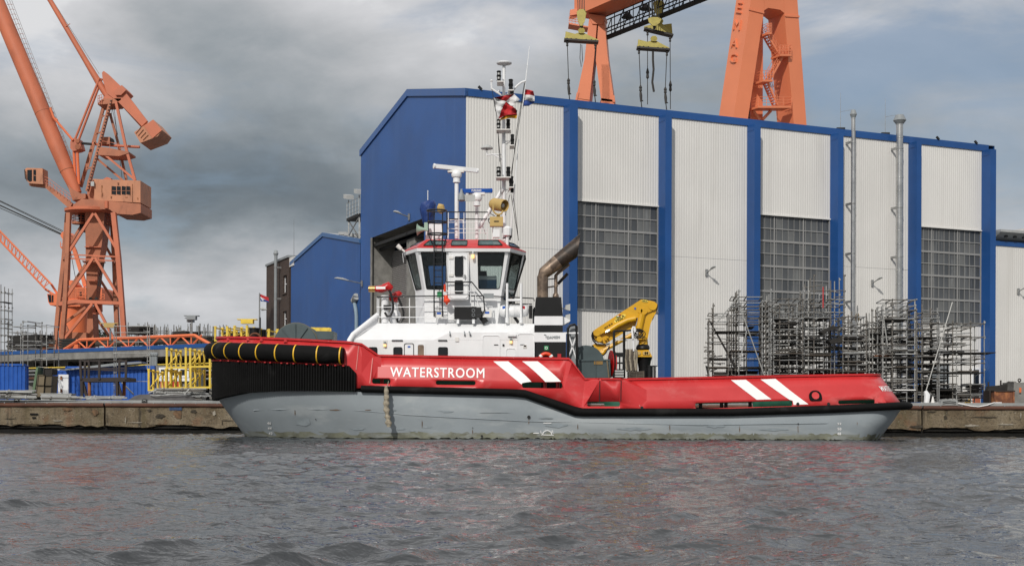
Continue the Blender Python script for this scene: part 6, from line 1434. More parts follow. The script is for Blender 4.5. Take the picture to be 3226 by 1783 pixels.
for x, y, col, w, h, lab, nm in ((816, 790, 'sign_g', .28, .26, 'small green sign beside the black ladder', 'sign'), (806, 968, 'trim', .45, .34, 'white fitting with a blue label left of the black control box', 'fitting'), (1238, 962, 'trim', .42, .36, 'white fitting with a blue label right of the black control box', 'fitting'), (1250, 803, 'grey', .5, .22, 'grey box clamped on the black top rail', 'rail box')):
    q = P(*c1(x, y), 64.55); t = thing(nm.replace(' ', '_'), lab, nm, q); m = MB(); m.cbox(q, w, .14, h); m.build('body', M[col], t)
    if col == 'trim': m = MB(); m.cbox(q + Vector((0, -.075, .04)), .2, .01, .1); m.build('blue_label', M['sign_b'], t)
q = P(*c1(865, 830), 64.4); by = thing('marker_buoy', 'orange marker buoy with a float hanging beside the black ladder', 'buoy', q)
m = MB(); m.tube(P(*c1(857, 700), 64.4), P(*c1(858, 765), 64.4), .05, .06, 8); m.build('staff', M['lred'], by); m = MB(); m.lathe(P(*c1(868, 845), 64.4), [(.05, 0), (.09, .03), (.11, .18), (.08, .25)], 12); m.build('light_body', M['lred'], by)
m = MB(); m.lathe(P(*c1(876, 882), 64.4), [(.03, 0), (.06, .06), (.15, .13), (.165, .2), (.13, .27), (.06, .31)], 14); m.build('float', M['lred'], by)
# fire monitors
def monitor(lab, base, top, body, noz, col_w, hose):
    t = thing('fire_monitor', lab, 'fire monitor', P(*c1(*base), 65.0), 'red fire monitors at the front of the bridge deck'); Y = 65.0 if noz else 65.6
    q = lambda p: P(*c1(*p), Y)
    k = .3512 / F * Y; hh = (base[1] - top[1]) * k; r_ = col_w * k
    m = MB(); m.lathe(q(base), [(r_ * .9, 0), (r_ * (1.1 if noz else 1.7), hh * .3), (r_ * (.9 if noz else 1.5), hh * .5), (r_, hh * .62), (r_ * .9, hh * .9), (r_ * 1.1, hh * .92), (r_ * 1.1, hh)], 14); m.build('pedestal', M['white'], t)
    m = MB(); m.path([q(p) for p in body], [w * k for w in (22, 30, 38, 40, 34, 24)][:len(body)], 10); m.build('red_cover', M['hred'], t, ang=60)
    if noz:
        m = MB(); m.tube(q((175, 742)), q((232, 742)), 28 * k, 28 * k, 14); m.build('brass_nozzle', M['brass'], t); m = MB(); m.path([q(p) for p in ((228, 742), (280, 735), (330, 728))], [24 * k, 26 * k, 30 * k], 12); m.build('barrel', M['hred'], t)
        m = MB(); m.cbox(q((290, 738)) - Vector((0, .40, 0)), .45, .02, .12); m.build('white_label', M['letter'], t)
    m = MB(); m.path([q(p) - Vector((0, .3, 0)) for p in hose], .055, 8); m.build('hose', M['hosem'], t)
monitor('red fire monitor with brass nozzle, in front', (320, 1048), (320, 800), [(240, 745), (280, 750), (320, 730), (350, 715), (372, 740), (385, 748)], True, 34, [(365, 755), (385, 810), (400, 880), (398, 940), (375, 985), (345, 988), (325, 955)])
monitor('red fire monitor on a bulging pedestal, behind', (408, 1048), (408, 865), [(370, 790), (385, 830), (405, 835), (420, 800), (450, 790), (465, 800)], False, 34, [(445, 825), (470, 880), (492, 950), (492, 1010), (465, 1045), (440, 1038), (432, 1010)])
m = MB(); m.cbox(P(*c1(342, 905), 64.85), .35, .2, .2); tag(m.build('valve_block', M['black'], None), 'small black valve block on the front monitor pedestal', 'valve')
# ------------------------------------------------------------------ deck crane
dc = grp('deck_crane', P(*c4(1065, 700), 65.2), 'yellow knuckle-boom crane folded on the aft deck')
def ext(pts, mat, name, par, Y, dep, conv=c4, r=0):
    pp = rpoly(pts, r) if r else pts
    m = MB(); m.prism([P(*conv(*p), Y) for p in pp], (0, dep, 0)); return m.build(name, M[mat], par, ang=30)
ext([(668, 488), (685, 470), (1050, 232), (1150, 248), (1178, 268), (1172, 302), (1130, 326), (1080, 346), (1020, 378), (960, 390), (905, 408), (850, 448), (800, 482), (740, 500), (720, 520), (690, 520)], 'cyel', 'main_boom', dc, 64.8, .75, r=12)
ext([(700, 512), (760, 495), (830, 470), (935, 402), (1020, 380), (1012, 430), (985, 455), (905, 500), (835, 540), (770, 582), (705, 562), (668, 540), (665, 515)], 'cyel', 'folded_boom', dc, 65.0, .55, r=10)
ext([(1174, 285), (1165, 340), (1140, 380), (1122, 430), (1100, 548), (1026, 548), (1034, 490), (1012, 440), (1030, 372), (1085, 343), (1110, 330)], 'cyel', 'column', dc, 64.9, .7, r=8)
pt([(800, 476), (862, 435), (940, 397), (1005, 383)], 64.75, .14, 'cyel', 'ram_cylinder', dc, 12, c4); pt([(770, 492), (800, 476)], 64.75, .08, 'stain', 'ram_rod', dc, 10, c4); pt([(1010, 440), (1028, 380)], 64.8, .05, 'stain', 'ram_rod', dc, 8, c4); pt([(1055, 348), (1035, 440), (1030, 470)], 64.85, .18, 'cyel', 'ram_cylinder', dc, 10, c4)
ext([(664, 592), (690, 578), (770, 590), (778, 600), (685, 648), (674, 640)], 'cyel', 'jib_tip', dc, 65.0, .5, r=4); ext([(664, 592), (674, 640), (685, 648), (683, 642), (676, 596)], 'black', 'tip_plate', dc, 64.98, .5)
pt([(715, 655), (850, 580), (985, 505)], 65.0, .10, 'cyel', 'jib_arm', dc, 8, c4); pt([(800, 600), (985, 530)], 65.2, .05, 'stain', 'jib_rod', dc, 8, c4)
pt([(697, 672), (720, 650), (745, 655), (760, 635)], 64.9, .11, 'cyel', 'tip_joint', dc, 8, c4)
for pts in ([(668, 490), (660, 520), (672, 560), (700, 585), (770, 590), (800, 580)], [(705, 672), (740, 682), (770, 655), (800, 600)], [(676, 480), (668, 520), (690, 565)]): pt(pts, 64.9, .035, 'hosem', 'hose', dc, 6, c4)
for cx, cy, rx in ((1025, 495, 40), (1035, 500, 30), (1020, 510, 36), (1030, 490, 24), (1040, 505, 42)):
    pt([(cx + rx * math.cos(t), cy + rx * .8 * math.sin(t)) for t in [2 * math.pi * k / 14 for k in range(14)]], 64.6 - rx * .002, .022, 'hosem', 'hose', dc, 5, c4, True)
for x, y, r_ in ((700, 495, .17), (1040, 322, .12), (1072, 325, .16), (720, 545, .14), (1140, 285, .2), (770, 545, .05), (785, 530, .05)):
    m = MB(); q = P(*c4(x, y), 64.78); m.tube(q - Vector((0, .02, 0)), q + Vector((0, .8, 0)), r_, n=14); m.build('pivot_pin', M['cyel'], dc)
ext([(840, 452), (1090, 344), (1150, 322), (1158, 318), (1150, 314), (1085, 334), (1020, 368), (960, 380)], 'soot_shade', 'shadow_plate', dc, 65.35, .05)  # dark strip that paints the shade along the underside of the boom
m = MB(); q = P(*c4(1065, 602), 65.25); m.lathe(q, [(.22, -.06), (.25, 0), (.24, .1), (.22, .25), (.21, .4)], 18); m.build('slewing_collar', M['cyel'], dc); m = MB(); m.lathe(P(*c4(1062, 620), 65.25), [(.26, -.1), (.34, .0), (.32, .12), (.25, .2)], 18); m.build('slewing_ring', M['black'], dc)
ext([(1008, 632), (1110, 630), (1120, 650), (1138, 685), (1012, 684), (1004, 660)], 'cyel', 'valve_block', dc, 64.7, 1.0, r=4)
for x in (1032, 1075, 1090, 1105): m = MB(); q = P(*c4(x, 655), 64.65); m.tube(q, q + Vector((0, .1, 0)), .09, n=10); m.build('valve_port', M['khaki'], dc)
m = MB(); m.lathe(P(*c4(1072, 850), 65.2), [(.27, 0), (.27, .45), (.33, .8), (.39, .96), (.39, 1.0)], 16); m.build('pedestal', M['black'], dc)
def badge(x, y, rx, ry, an, s):
    Y = 64.78; ce = P(*c4(x, y), Y); k = .4002 / F * Y; d = Vector((math.cos(an), 0, math.sin(an))); u_ = Vector((-math.sin(an), 0, math.cos(an)))
    m = MB(); m.prism([ce + d * rx * k * math.cos(t) + u_ * ry * k * math.sin(t) for t in [2 * math.pi * i / 24 for i in range(24)]], (0, -.012, 0)); bo = m.build('badge', pmat('lemon_badge', (.80, .62, .10), .4, var=.03), dc)
    text_on(s, lambda a_, b_, e: ce + d * rx * k * (a_ - .5) * 1.45 + u_ * ry * k * (b_ - .5) * 1.15 + Vector((0, -.02 - e, 0)), M['black'], 'lettering', bo if False else dc, .03, 2)
    for sx_, su, mt in ((-.25, 1, 'sign_g'), (0, 1, 'letter'), (.28, 1, 'bred'), (-.28, -1, 'sign_g'), (0, -1, 'letter'), (.25, -1, 'bred')):
        if rx > 30: m = MB(); m.cbox(ce + d * rx * k * sx_ + u_ * ry * k * su * .98 + Vector((0, -.008, 0)), .12, .008, .06); m.build('badge_colour', M[mt], dc)
badge(882, 382, 54, 19, rad(34), 'HEILA'); badge(1077, 245, 26, 10, rad(-8), 'HEILA')
a_ = P(*c4(763, 465), 64.78); d = Vector((math.cos(rad(32)), 0, math.sin(rad(32)))); text_on('HLM 20-2S', lambda x, y, e: a_ + d * x * .46 + Vector((-math.sin(rad(32)), 0, math.cos(rad(32)))) * y * .075 + Vector((0, -.01 - e, 0)), M['black'], 'lettering', dc, .02, 2)
m = MB(); q = P(*c4(1002, 304), 64.77); m.tube(q, q + Vector((0, .02, 0)), .05, n=10); m.build('round_sticker', M['sign_b'], dc)
ext([(1172, 262), (1182, 275), (1178, 310), (1150, 372), (1142, 395), (1148, 350), (1168, 305)], 'black', 'cable_duct', dc, 65.1, .3)
# winch and hose frame on the aft deck
aw = grp('aft_winch', P(*c4(680, 850), 64.6)); ext([(552, 850), (552, 705), (805, 703), (808, 850)], 'winch', 'winch_housing', aw, 64.3, 1.6, r=6); m = MB(); m.tube(P(*c4(615, 738), 64.6), P(*c4(615, 738), 66.4), .88, n=28); m.build('drum', M['winch'], aw); m = MB(); m.cbox(P(*c4(712, 728), 64.28), .42, .02, .2); m.build('maker_plate', M['brass'], aw)
ext([(560, 712), (800, 710), (800, 716), (560, 718)], 'winch', 'rib', aw, 64.24, .05); ext([(690, 718), (694, 718), (694, 846), (690, 846)], 'winch', 'rib', aw, 64.24, .05)
m = MB(); m.tube(P(*c4(780, 712), 64.1), P(*c4(796, 850), 64.1), .035); bs_ = m.build('boathook', M['tan'], None); tag(bs_, 'long boathook leaning on the dark green winch housing', 'boathook')
hfm = grp('hose_frame', P(*c4(880, 850), 64.4))
for x, y0 in ((835, 485), (915, 478)): pt([(x, y0), (x, 850)], 64.4, .065, 'black' if x > 900 else 'rail', 'post', hfm, 6, c4)
pt([(833, 482), (915, 480), (985, 474)], 64.4, .05, 'black', 'top_bar', hfm, 6, c4); pt([(838, 552), (990, 548)], 64.5, .03, 'white', 'bar', hfm, 6, c4); pt([(838, 490), (838, 625)], 64.38, .03, 'white', 'post', hfm, 6, c4); pt([(985, 545), (990, 640)], 64.4, .04, 'white', 'post', hfm, 6, c4); pt([(984, 540), (978, 470), (988, 448), (998, 455), (1000, 490)], 64.3, .05, 'white', 'hook', hfm, 8, c4)
m = MB(); plate(m, P(*c4(838, 850), 64.3), (1, 0, 0), (0, 0, 1), rrect(0, 0, .47, 1.21), [rrect(.12, .42 + .33 * k, .24, .68 + .33 * k) for k in range(2)] + [rrect(.29, .42 + .33 * k, .41, .68 + .33 * k) for k in range(2)], .3); m.build('rack_panel', M['black'], hfm)
m = MB(); m.lathe(P(*c4(808, 740), 64.8), [(.2, 0), (.66, .0), (.66, .03), (.3, .04), (.3, .13), (.66, .14), (.66, .17), (.2, .17)], 24, (1, .15, 0)); rl_ = m.build('hose_reel', M['hred'], hfm)
for k in range(5):
    x = 928 + k * 18; m = MB(); m.path([P(*c4(x, 625), 64.5), P(*c4(x - 4, 700), 64.4), P(*c4(x + 8, 790), 64.4), P(*c4(x + 12, 800), 64.45), P(*c4(x + 12, 630), 64.6)], .055, 6)
    tag(m.build('mooring_rope', M['wood'] if k % 2 else M['rope'], None), ['pale mooring rope hung nearest to the black hose frame', 'brown mooring rope hung second from the black hose frame', 'pale mooring rope hung in the middle of five beside the crane pedestal', 'brown mooring rope hung second from the crane pedestal', 'pale mooring rope hung nearest to the crane pedestal'][k], 'rope', 'ropes hung beside the crane pedestal')
pc = thing('wooden_crate', 'weathered wooden crate on deck in front of the crane pedestal', 'crate', P(*c4(1012, 850), 64.2))
for k in range(4): ext([(952, 800 + k * 13), (1075, 796 + k * 13), (1075, 806 + k * 13), (952, 810 + k * 13)], 'wood', 'plank', pc, 64.1, .9)
for x in (955, 1010, 1065): ext([(x, 795), (x + 9, 795), (x + 9, 850), (x, 850)], 'wood', 'batten', pc, 64.06, .04)
p2_ = thing('wooden_crate', 'grey slatted crate at the foot of the black hose frame', 'crate', P(*c4(880, 850), 64.0))
for k in range(3): ext([(845, 790 + k * 20), (912, 790 + k * 20), (912, 803 + k * 20), (845, 803 + k * 20)], 'lamp', 'slat', p2_, 63.9, .5)
m = MB(); q = P(*c4(1115, 850), 64.2); m.lathe(q, [(.16, 0), (.16, .52), (.18, .53), (.18, .58), (.1, .59)], 16); tag(m.build('towing_bollard', M['black'], None, q), 'fat black bollard right of the crane pedestal', 'bollard')
for x, h in ((1150, 755), (1160, 760), (1176, 758)): pt([(x, h), (x, 850)], 64.3, .03, 'black' if x < 1170 else 'white', 'post', hfm, 6, c4)
pt([(1140, 756), (1180, 758)], 64.3, .03, 'rail', 'bar', hfm, 6, c4)
# ------------------------------------------------------------------ bow winch
bw = grp('bow_winch', P(*c5(950, 240), 65.3)); m = MB(); ce = P(*c5(950, 292), 65.0); m.lathe(ce, [(.30, 0), (1.02, .02), (1.06, .05), (1.06, .12), (1.0, .15), (.3, .2)], 40, (0, 1, 0)); m.build('drum_flange', M['winch'], bw)
for t in (10, 55, 90, 130, 165): m = MB(); d = Vector((math.cos(rad(t)), 0, math.sin(rad(t)))); m.bar(ce + d * .3 - Vector((0, .03, 0)), ce + d * 1.0 - Vector((0, .03, 0)), .05); m.build('spoke', M['winch'], bw)
m = MB(); m.tube(ce - Vector((0, .06, 0)), ce + Vector((0, .1, 0)), .30, n=16); m.build('hub', M['black'], bw); m = MB(); m.tube(ce + Vector((0, .1, 0)), ce + Vector((0, 2.2, 0)), .6, n=20); m.build('drum', M['rope'], bw); m = MB(); m.lathe(ce + Vector((0, 2.2, 0)), [(.3, 0), (1.06, .02), (1.06, .1), (.3, .14)], 30, (0, 1, 0)); m.build('drum_flange', M['winch'], bw)
m = MB(); m.path([ce + Vector((1.07 * math.cos(t), .16, 1.07 * math.sin(t))) for t in [rad(12 + 14 * k) for k in range(12)]], .025, 5); m.build('flange_edge', M['tan'], bw)
m = MB(); m.obox(P(*c5(1115, 245), 65.2), (1.1 * 1.0, 0, 0), (0, 1.4, 0), (0, 0, .44)); m.obox(P(*c5(1120, 300), 65.2), (1.0, 0, 0), (0, 1.4, 0), (0, 0, .3)); m.build('motor_box', M['winch'], bw)
for x0, x1, y0, lab in ((455, 568, 112, 'fat black bollard with a brown hose on the foredeck'), (584, 640, 130, 'slim black bollard on the foredeck')):
    q = P(*c5((x0 + x1) / 2, 300), 65.5); k = .295 / F * 65.5; m = MB(); r_ = (x1 - x0) / 2 * k; h_ = (300 - y0) * k; m.lathe(q, [(r_ * .95, 0), (r_ * .95, h_ * .9), (r_, h_ * .92), (r_, h_), (r_ * .3, h_ * 1.02)], 16); tag(m.build('bollard', M['black'], None, q), lab, 'bollard')
m = MB(); m.path([P(*c5(520 + 58 * math.cos(t), 225 - 55 * math.sin(t)), 65.0) for t in [math.pi * k / 12 for k in range(13)]], .05, 6); tag(m.build('hose', M['rust'], None), 'brown hose arched over the red bow bulwark', 'hose')
pt([(575, 0), (575, 200)], 65.3, .04, 'rail', 'jackstaff', bw, 6, c5); 
# rope fender hanging from the first freeing port
rf = thing('rope_fender', 'frayed plaited rope fender hanging from the red bulwark over the grey hull', 'rope fender', P(1217, 1217, 61.6))
m = MB(); m.path([P(1224, 1200, 61.95), P(1222, 1210, 61.65), P(1217, 1218, 61.5)], .018, 5); m.build('lanyard', M['rope'], rf)
rows = []; rng = random.Random(2)
for k in range(34):
    f = k / 33; x = 1216 + 8.5 * f * f + 1.2 * math.sin(f * 9); y = 1217 + 127 * f; w = (.082 + .04 * math.sin(f * 3.14) - .02 * math.sin(f * 40)) * (1 if f < .72 else 1 + (f - .72) * 1.7) * (.55 if f < .03 else 1) * (.75 if .68 < f < .73 else 1)
    q = P(x, y, 61.55); rows.append([q + Vector((w * math.cos(t) * (1 + .15 * math.sin(4 * t + k * 1.1)), w * .9 * math.sin(t), rng.uniform(-.012, .012))) for t in [2 * math.pi * j / 16 for j in range(16)]])
m = MB(); m.grid(rows, wrap=True); m.add(rows[-1], [tuple(range(16))]); m.build('plait', M['rope'], rf, ang=60)
# ------------------------------------------------------------------ gantry lettering and the hall number
for s_, x0, y0, x1, y1 in (('D', 2329, -36, 2345, -12), ('E', 2323, 8, 2337, 42), ('M', 2314, 64, 2332, 95), ('A', 2307, 122, 2324, 150), ('G', 2302, 170, 2320, 198)):
    e0, e1 = gp(*lo), gp(2375, -60); fn_ = (e1 - e0).cross(GN_).normalized()
    lp = lambda x, y: ray_plane(x, y, e0, fn_)
    # letters stand on the leg's flank
    x0 -= 2; sl = (x1 - x0)
    a_, b_, c_ = lp(x0, y1), lp(x1, y1 + 2), lp(x0 + 5, y0)
    v, f = text_mesh(s_); m = MB(); nn_ = (b_ - a_).cross(c_ - a_).normalized()
    if nn_.x > 0: nn_ = -nn_
    top = [a_ + (b_ - a_) * x + (c_ - a_) * y + nn_ * .22 for x, y, _ in v]; m.add(top, f)
    # thickness: a skirt under every outline edge
    from collections import Counter
    ec = Counter(tuple(sorted((p[i], p[(i + 1) % len(p)]))) for p in f for i in range(len(p)))
    for p in f:
        for i in range(len(p)):
            e = (p[i], p[(i + 1) % len(p)])
            if ec[tuple(sorted(e))] == 1: m.quad(top[e[0]], top[e[1]], top[e[1]] - nn_ * .25, top[e[0]] - nn_ * .25)
    m.build('letter', M['gant'], gan, ang=10)
s0_, z0_ = Wl(2974, 1081); s1_, _ = Wl(2993, 1081); zt2 = Wl(2974, 1058)[1]
text_on('159', lambda x, y, e: HW(s0_ + (s1_ - s0_) * x, .10 + e, z0_ + (zt2 - z0_) * y), M['letter'], 'lettering', hall, .04, .8)

# ------------------------------------------------------------------ shared poles for scaffolds, racks and frames
galv2 = pmat('weathered_scaffold_tube', (.15, .14, .125), .6, .3, var=.3, vs=4, dirt=(.05, .04, .03), dk=.6, ds=(3, 3, 3)); galv3 = pmat('pale_scaffold_tube', (.42, .42, .40), .4, .5, var=.15, vs=4)
PM = {}
def pole_mesh(mat):
    k = mat.name
    if k not in PM:
        me = bpy.data.meshes.new('pole'); n = 7; vs = [(math.cos(2 * math.pi * i / n), math.sin(2 * math.pi * i / n), z) for z in (0, 1) for i in range(n)]
        me.from_pydata(vs, [], [(i, (i + 1) % n, n + (i + 1) % n, n + i) for i in range(n)] + [tuple(range(n - 1, -1, -1)), tuple(range(n, 2 * n))]); me.materials.append(mat); shade(me, 50); PM[k] = me
    return PM[k]
BXM = {}
def box_mesh(mat):
    k = mat.name
    if k not in BXM:
        me = bpy.data.meshes.new('plank'); vs = [(x, y, z) for z in (0, 1) for x, y in ((0, 0), (1, 0), (1, 1), (0, 1))]
        me.from_pydata(vs, [], [(0, 3, 2, 1), (4, 5, 6, 7), (0, 1, 5, 4), (1, 2, 6, 5), (2, 3, 7, 6), (3, 0, 4, 7)]); me.materials.append(mat); BXM[k] = me
    return BXM[k]
def pole(par, name, p0, p1, r, mat):
    p0, p1 = Vector(p0), Vector(p1); d = p1 - p0; L = d.length
    if L < 1e-4: return
    o = bpy.data.objects.new(name, pole_mesh(mat)); COL.objects.link(o); o.parent = par; ORG[o.name] = ORG[par.name]
    o.matrix_local = Matrix.Translation(p0 - ORG[par.name]) @ d.to_track_quat('Z', 'Y').to_matrix().to_4x4() @ Matrix.Diagonal((r, r, L, 1)); return o
def plank(par, name, o_, ax, ay, az, mat):
    o_, ax, ay, az = map(Vector, (o_, ax, ay, az)); o = bpy.data.objects.new(name, box_mesh(mat)); COL.objects.link(o); o.parent = par; ORG[o.name] = ORG[par.name]
    mt = Matrix.Identity(4)
    for i in range(3): mt[i][0], mt[i][1], mt[i][2] = ax[i], ay[i], az[i]
    o.matrix_local = Matrix.Translation(o_ - ORG[par.name]) @ mt; return o
T3 = [M['galv'], galv2, galv3]

# ------------------------------------------------------------------ big luffing crane at the left
def c6(x, y): return x * .4214, y * .4214
def c7(x, y): return x * .4214, 500 + y * .4214
YL = 150.0
lc = thing('luffing_crane', 'tall rust-streaked orange luffing crane with a thick tube boom at the left', 'crane', P(290, 1290, YL))
def cb(name, pts, Y, w, mat='orange', h=None, conv=c7, par=None):
    m = MB(); q = [P(*conv(*p), Y if not isinstance(Y, (list, tuple)) else Y[i]) for i, p in enumerate(pts)]
    for a_, b_ in zip(q[:-1], q[1:]): m.bar(a_, b_, w, h or w)
    return m.build(name, M[mat], par or lc)
def cpoly(name, pts, Y, dep, mat='orange', conv=c7, par=None):
    m = MB(); m.prism([P(*conv(*p), Y) for p in pts], (0, dep, 0)); return m.build(name, M[mat], par or lc)
def cpipe(name, pts, Y, r, mat='orange', conv=c7, n=10, par=None):
    m = MB(); q = [P(*conv(*p), Y if not isinstance(Y, (list, tuple)) else Y[i]) for i, p in enumerate(pts)]; m.path(q, r, n); return m.build(name, M[mat], par or lc)
yb7 = 1870
cb('leg', [(515, 405), (506, 720), (489, 1060), (466, 1360), (440, yb7)], 147, .42, 'oranged', .6); cb('leg', [(506, 410), (480, 740), (442, 1080), (412, 1400), (380, yb7)], 152.5, .42, 'oranged', .6)
cb('leg', [(850, 405), (886, 740), (912, 1090), (930, 1340), (955, yb7)], 147, .5, 'orange', .6); cb('leg', [(838, 410), (858, 780), (868, 1100), (880, 1340), (895, yb7)], 152.5, .45, 'oranged', .6)
for pts in ([(700, 410), (520, 690)], [(710, 410), (882, 692)], [(698, 742), (490, 1045)], [(712, 742), (908, 1062)], [(690, 1085), (482, 1345)], [(715, 1085), (850, 1345)]): cb('brace', pts, 147, .27, 'orange')
for pts in ([(610, 500), (500, 680)], [(760, 600), (850, 760)], [(640, 790), (470, 1050)], [(720, 860), (860, 1080)], [(640, 1110), (480, 1230), ], [(480, 1230), (510, 1290)], [(690, 1150), (830, 1345)]): cb('brace', pts, 152.5, .26, 'oranged')
for y, pts in ((0, [(505, 716), (885, 734)]), (0, [(500, 744), (850, 764)])): cb('strut', pts, 147.2, .14, 'orange')
cpoly('cross_girder', [(437, 1072), (560, 1052), (905, 1068), (905, 1092), (560, 1078), (437, 1100)], 146.9, 1.2); cpoly('cross_girder', [(437, 1076), (860, 1066), (865, 1082), (437, 1094)], 152.4, .5, 'oranged')
for pts in ([(505, 730), (478, 750)], [(486, 1066), (440, 1090)], [(886, 745), (858, 780)], [(910, 1090), (868, 1100)]): cb('side_strut', pts, (147, 152.5), .3, 'oranged')
cpoly('base_plinth', [(470, 1300), (500, 1294), (645, 1300), (645, 1370), (470, 1370)], 148, 4, 'oranged'); cpoly('central_pier', [(658, 1100), (690, 1100), (702, 1400), (642, 1400)], 149, 2, 'oranged'); cb('pier_brace', [(705, 1095), (740, 1090), (742, 1145), (700, 1140)], 148.5, .6, 'orange')
# tapered king post
m = MB(); top_, mid_, bot_ = [], [], []
for (xa, xb, y, d) in ((635, 785, 385, 2.1), (640, 760, 650, 1.8), (640, 735, 780, 1.6), (655, 717, 1050, 1.0)):
    a_, b_ = P(*c7(xa, y), YL - d / 2), P(*c7(xb, y), YL - d / 2); top_.append([a_, b_, b_ + Vector((.1, d, 0)), a_ + Vector((-.45, d, 0))])
m.grid(top_, wrap=True); m.build('king_post', M['oranged'], lc, ang=10)
for y, xa, xb in ((655, 632, 757), (772, 622, 742), (905, 650, 726)): cpoly('king_post_flange', [(xa, y), (xb, y + 3), (xb, y + 9), (xa, y + 6)], YL - 1.2, .4)
for x in (676, 720): m = MB(); m.lathe(P(*c7(x, 1055), YL - .8), [(.22, 0), (.16, .15), (.10, .3)], 8); m.build('bell', M['dark'], lc)
cb('ladder', [(760, 780), (733, 952)], YL - 1.5, .08, 'dark'); cb('ladder', [(778, 780), (748, 952)], YL - 1.5, .08, 'dark')
for k in range(12): f = k / 11; cb('ladder_rung', [(758 - 25 * f, 782 + 168 * f), (777 - 28 * f, 782 + 168 * f)], YL - 1.5, .06, 'dark')
cb('platform', [(620, 768), (785, 775)], YL - 1.6, .5, 'oranged', .12); cb('platform_rail', [(735, 735), (780, 738), (782, 772)], YL - 1.7, .05)
# slewing ring and service galleries
m = MB(); m.lathe(P(*c7(678, 412), YL), [(2.4, 0), (2.78, .12), (2.80, .42), (2.6, .46), (2.1, .5)], 36); m.build('slewing_ring', M['orange'], lc)
for xa, xb, y0, y1 in ((540, 635, 425, 490), (760, 822, 430, 498)):
    g_ = MB(); xm_ = (xa + xb) / 2; q = P(*c7(xm_, y1), YL); r_ = (xb - xa) / 2 * .01487
    g_.lathe(q, [(r_, 0), (r_, .25)], 16); g_.build('gallery', M['oranged'], lc)
    g_ = MB()
    for z in (.4, .7, 1.0): g_.path([q + Vector((r_ * math.cos(t), r_ * math.sin(t), z)) for t in [2 * math.pi * k / 14 for k in range(14)]], .035, 4, closed=True)
    for k in range(7): t = 2 * math.pi * k / 7; g_.bar(q + Vector((r_ * math.cos(t), r_ * math.sin(t), 0)), q + Vector((r_ * math.cos(t), r_ * math.sin(t), 1.0)), .05)
    g_.build('gallery_rail', M['orange'], lc)
cpoly('mast_core', [(580, 400), (640, 400), (640, 540), (600, 540)], YL, 1.5, 'dark')
# revolving platform and machinery house
cpoly('platform_frame', [(545, 345), (612, 300), (1052, 338), (1052, 405), (990, 420), (860, 412), (820, 380), (640, 375), (545, 372)], YL - 2.2, 4.6, 'oranged')
cpoly('machinery_house', [(705, 165), (690, 152), (1050, 165), (1050, 330), (735, 312), (705, 312)], YL - 2.0, 4.4, 'ochre'); cpoly('house_side', [(652, 165), (705, 158), (705, 312), (652, 300)], YL - .5, 3.0, 'oranged')
cpoly('roof_hatch', [(775, 150), (800, 138), (830, 148), (828, 160), (775, 158)], YL - 1, 2, 'orange')
for x in (838, 873, 910, 944):
    o_ = cpoly('window', [(x, 206), (x + 29, 209), (x + 29, 271), (x, 266)], YL - 2.04, .08, 'dglass'); cb('window_bar', [(x, 240), (x + 29, 241)], YL - 2.06, .04, 'oranged', par=o_)
for pts in ([(835, 205), (835, 268)], [(975, 212), (975, 275)], [(990, 190), (990, 330)], [(760, 200), (762, 290)]): cb('panel_seam', pts, YL - 2.03, .05, 'rust')
for x, y, w, h in ((885, 190, 14, 24), (832, 290, 12, 20), (768, 270, 5, 30), (765, 210, 6, 18), (945, 290, 20, 8), (1030, 300, 10, 18)): cpoly('rust_patch', [(x - w / 2, y - h / 2), (x + w / 2, y - h / 3), (x + w / 3, y + h / 2), (x - w / 3, y + h / 2.4)], YL - 2.02, .02, 'rust')
m = MB(); m.lathe(P(*c7(798, 372), YL - 2.2), [(.22, 0), (.22, .78)], 12); m.build('slew_motor', M['orange'], lc)
m = MB(); m.cbox(P(*c7(693, 190), YL - 2.2), .35, .3, .5); m.build('lamp_box', M['lamp'], lc)
# boom
bx0, bx1 = P(*c7(575, 262), YL - .3), P(-14, 0, YL - .3); bd_ = (bx1 - bx0)
m = MB(); m.path([bx0, bx0.lerp(bx1, .12), bx0.lerp(bx1, .25), bx1, bx0 + bd_ * 1.6], [.55, .80, .88, .88, .86], 20); m.build('boom_tube', M['orange'], lc)
for f in (.12, .42): m = MB(); c_ = bx0.lerp(bx1, f); m.path([c_ - bd_ * .001, c_ + bd_ * .001], .90 if f > .2 else .83, 20); m.build('boom_weld', M['oranged'], lc)
cpoly('boom_foot', [(505, 190), (545, 232), (610, 262), (640, 262), (640, 296), (540, 312)], YL - 1.0, 1.6, 'oranged')
for dx0, dx1, r_ in ((40, 545, .03), (62, 552, .025), (78, 560, .025)): cpipe('boom_ladder_rail', [(dx0, -20), (dx1, 1240 if dx0 == 40 else 1235)], YL - .3, r_, 'galv', c6, 5)
for k in range(34):
    f = k / 34; cpipe('boom_ladder_hoop', [(38 + 505 * f, 1260 * f), (60 + 500 * f, 1240 * f - 2), (80 + 485 * f, 1260 * f)], YL - .3, .022, 'oranged', c6, 4)
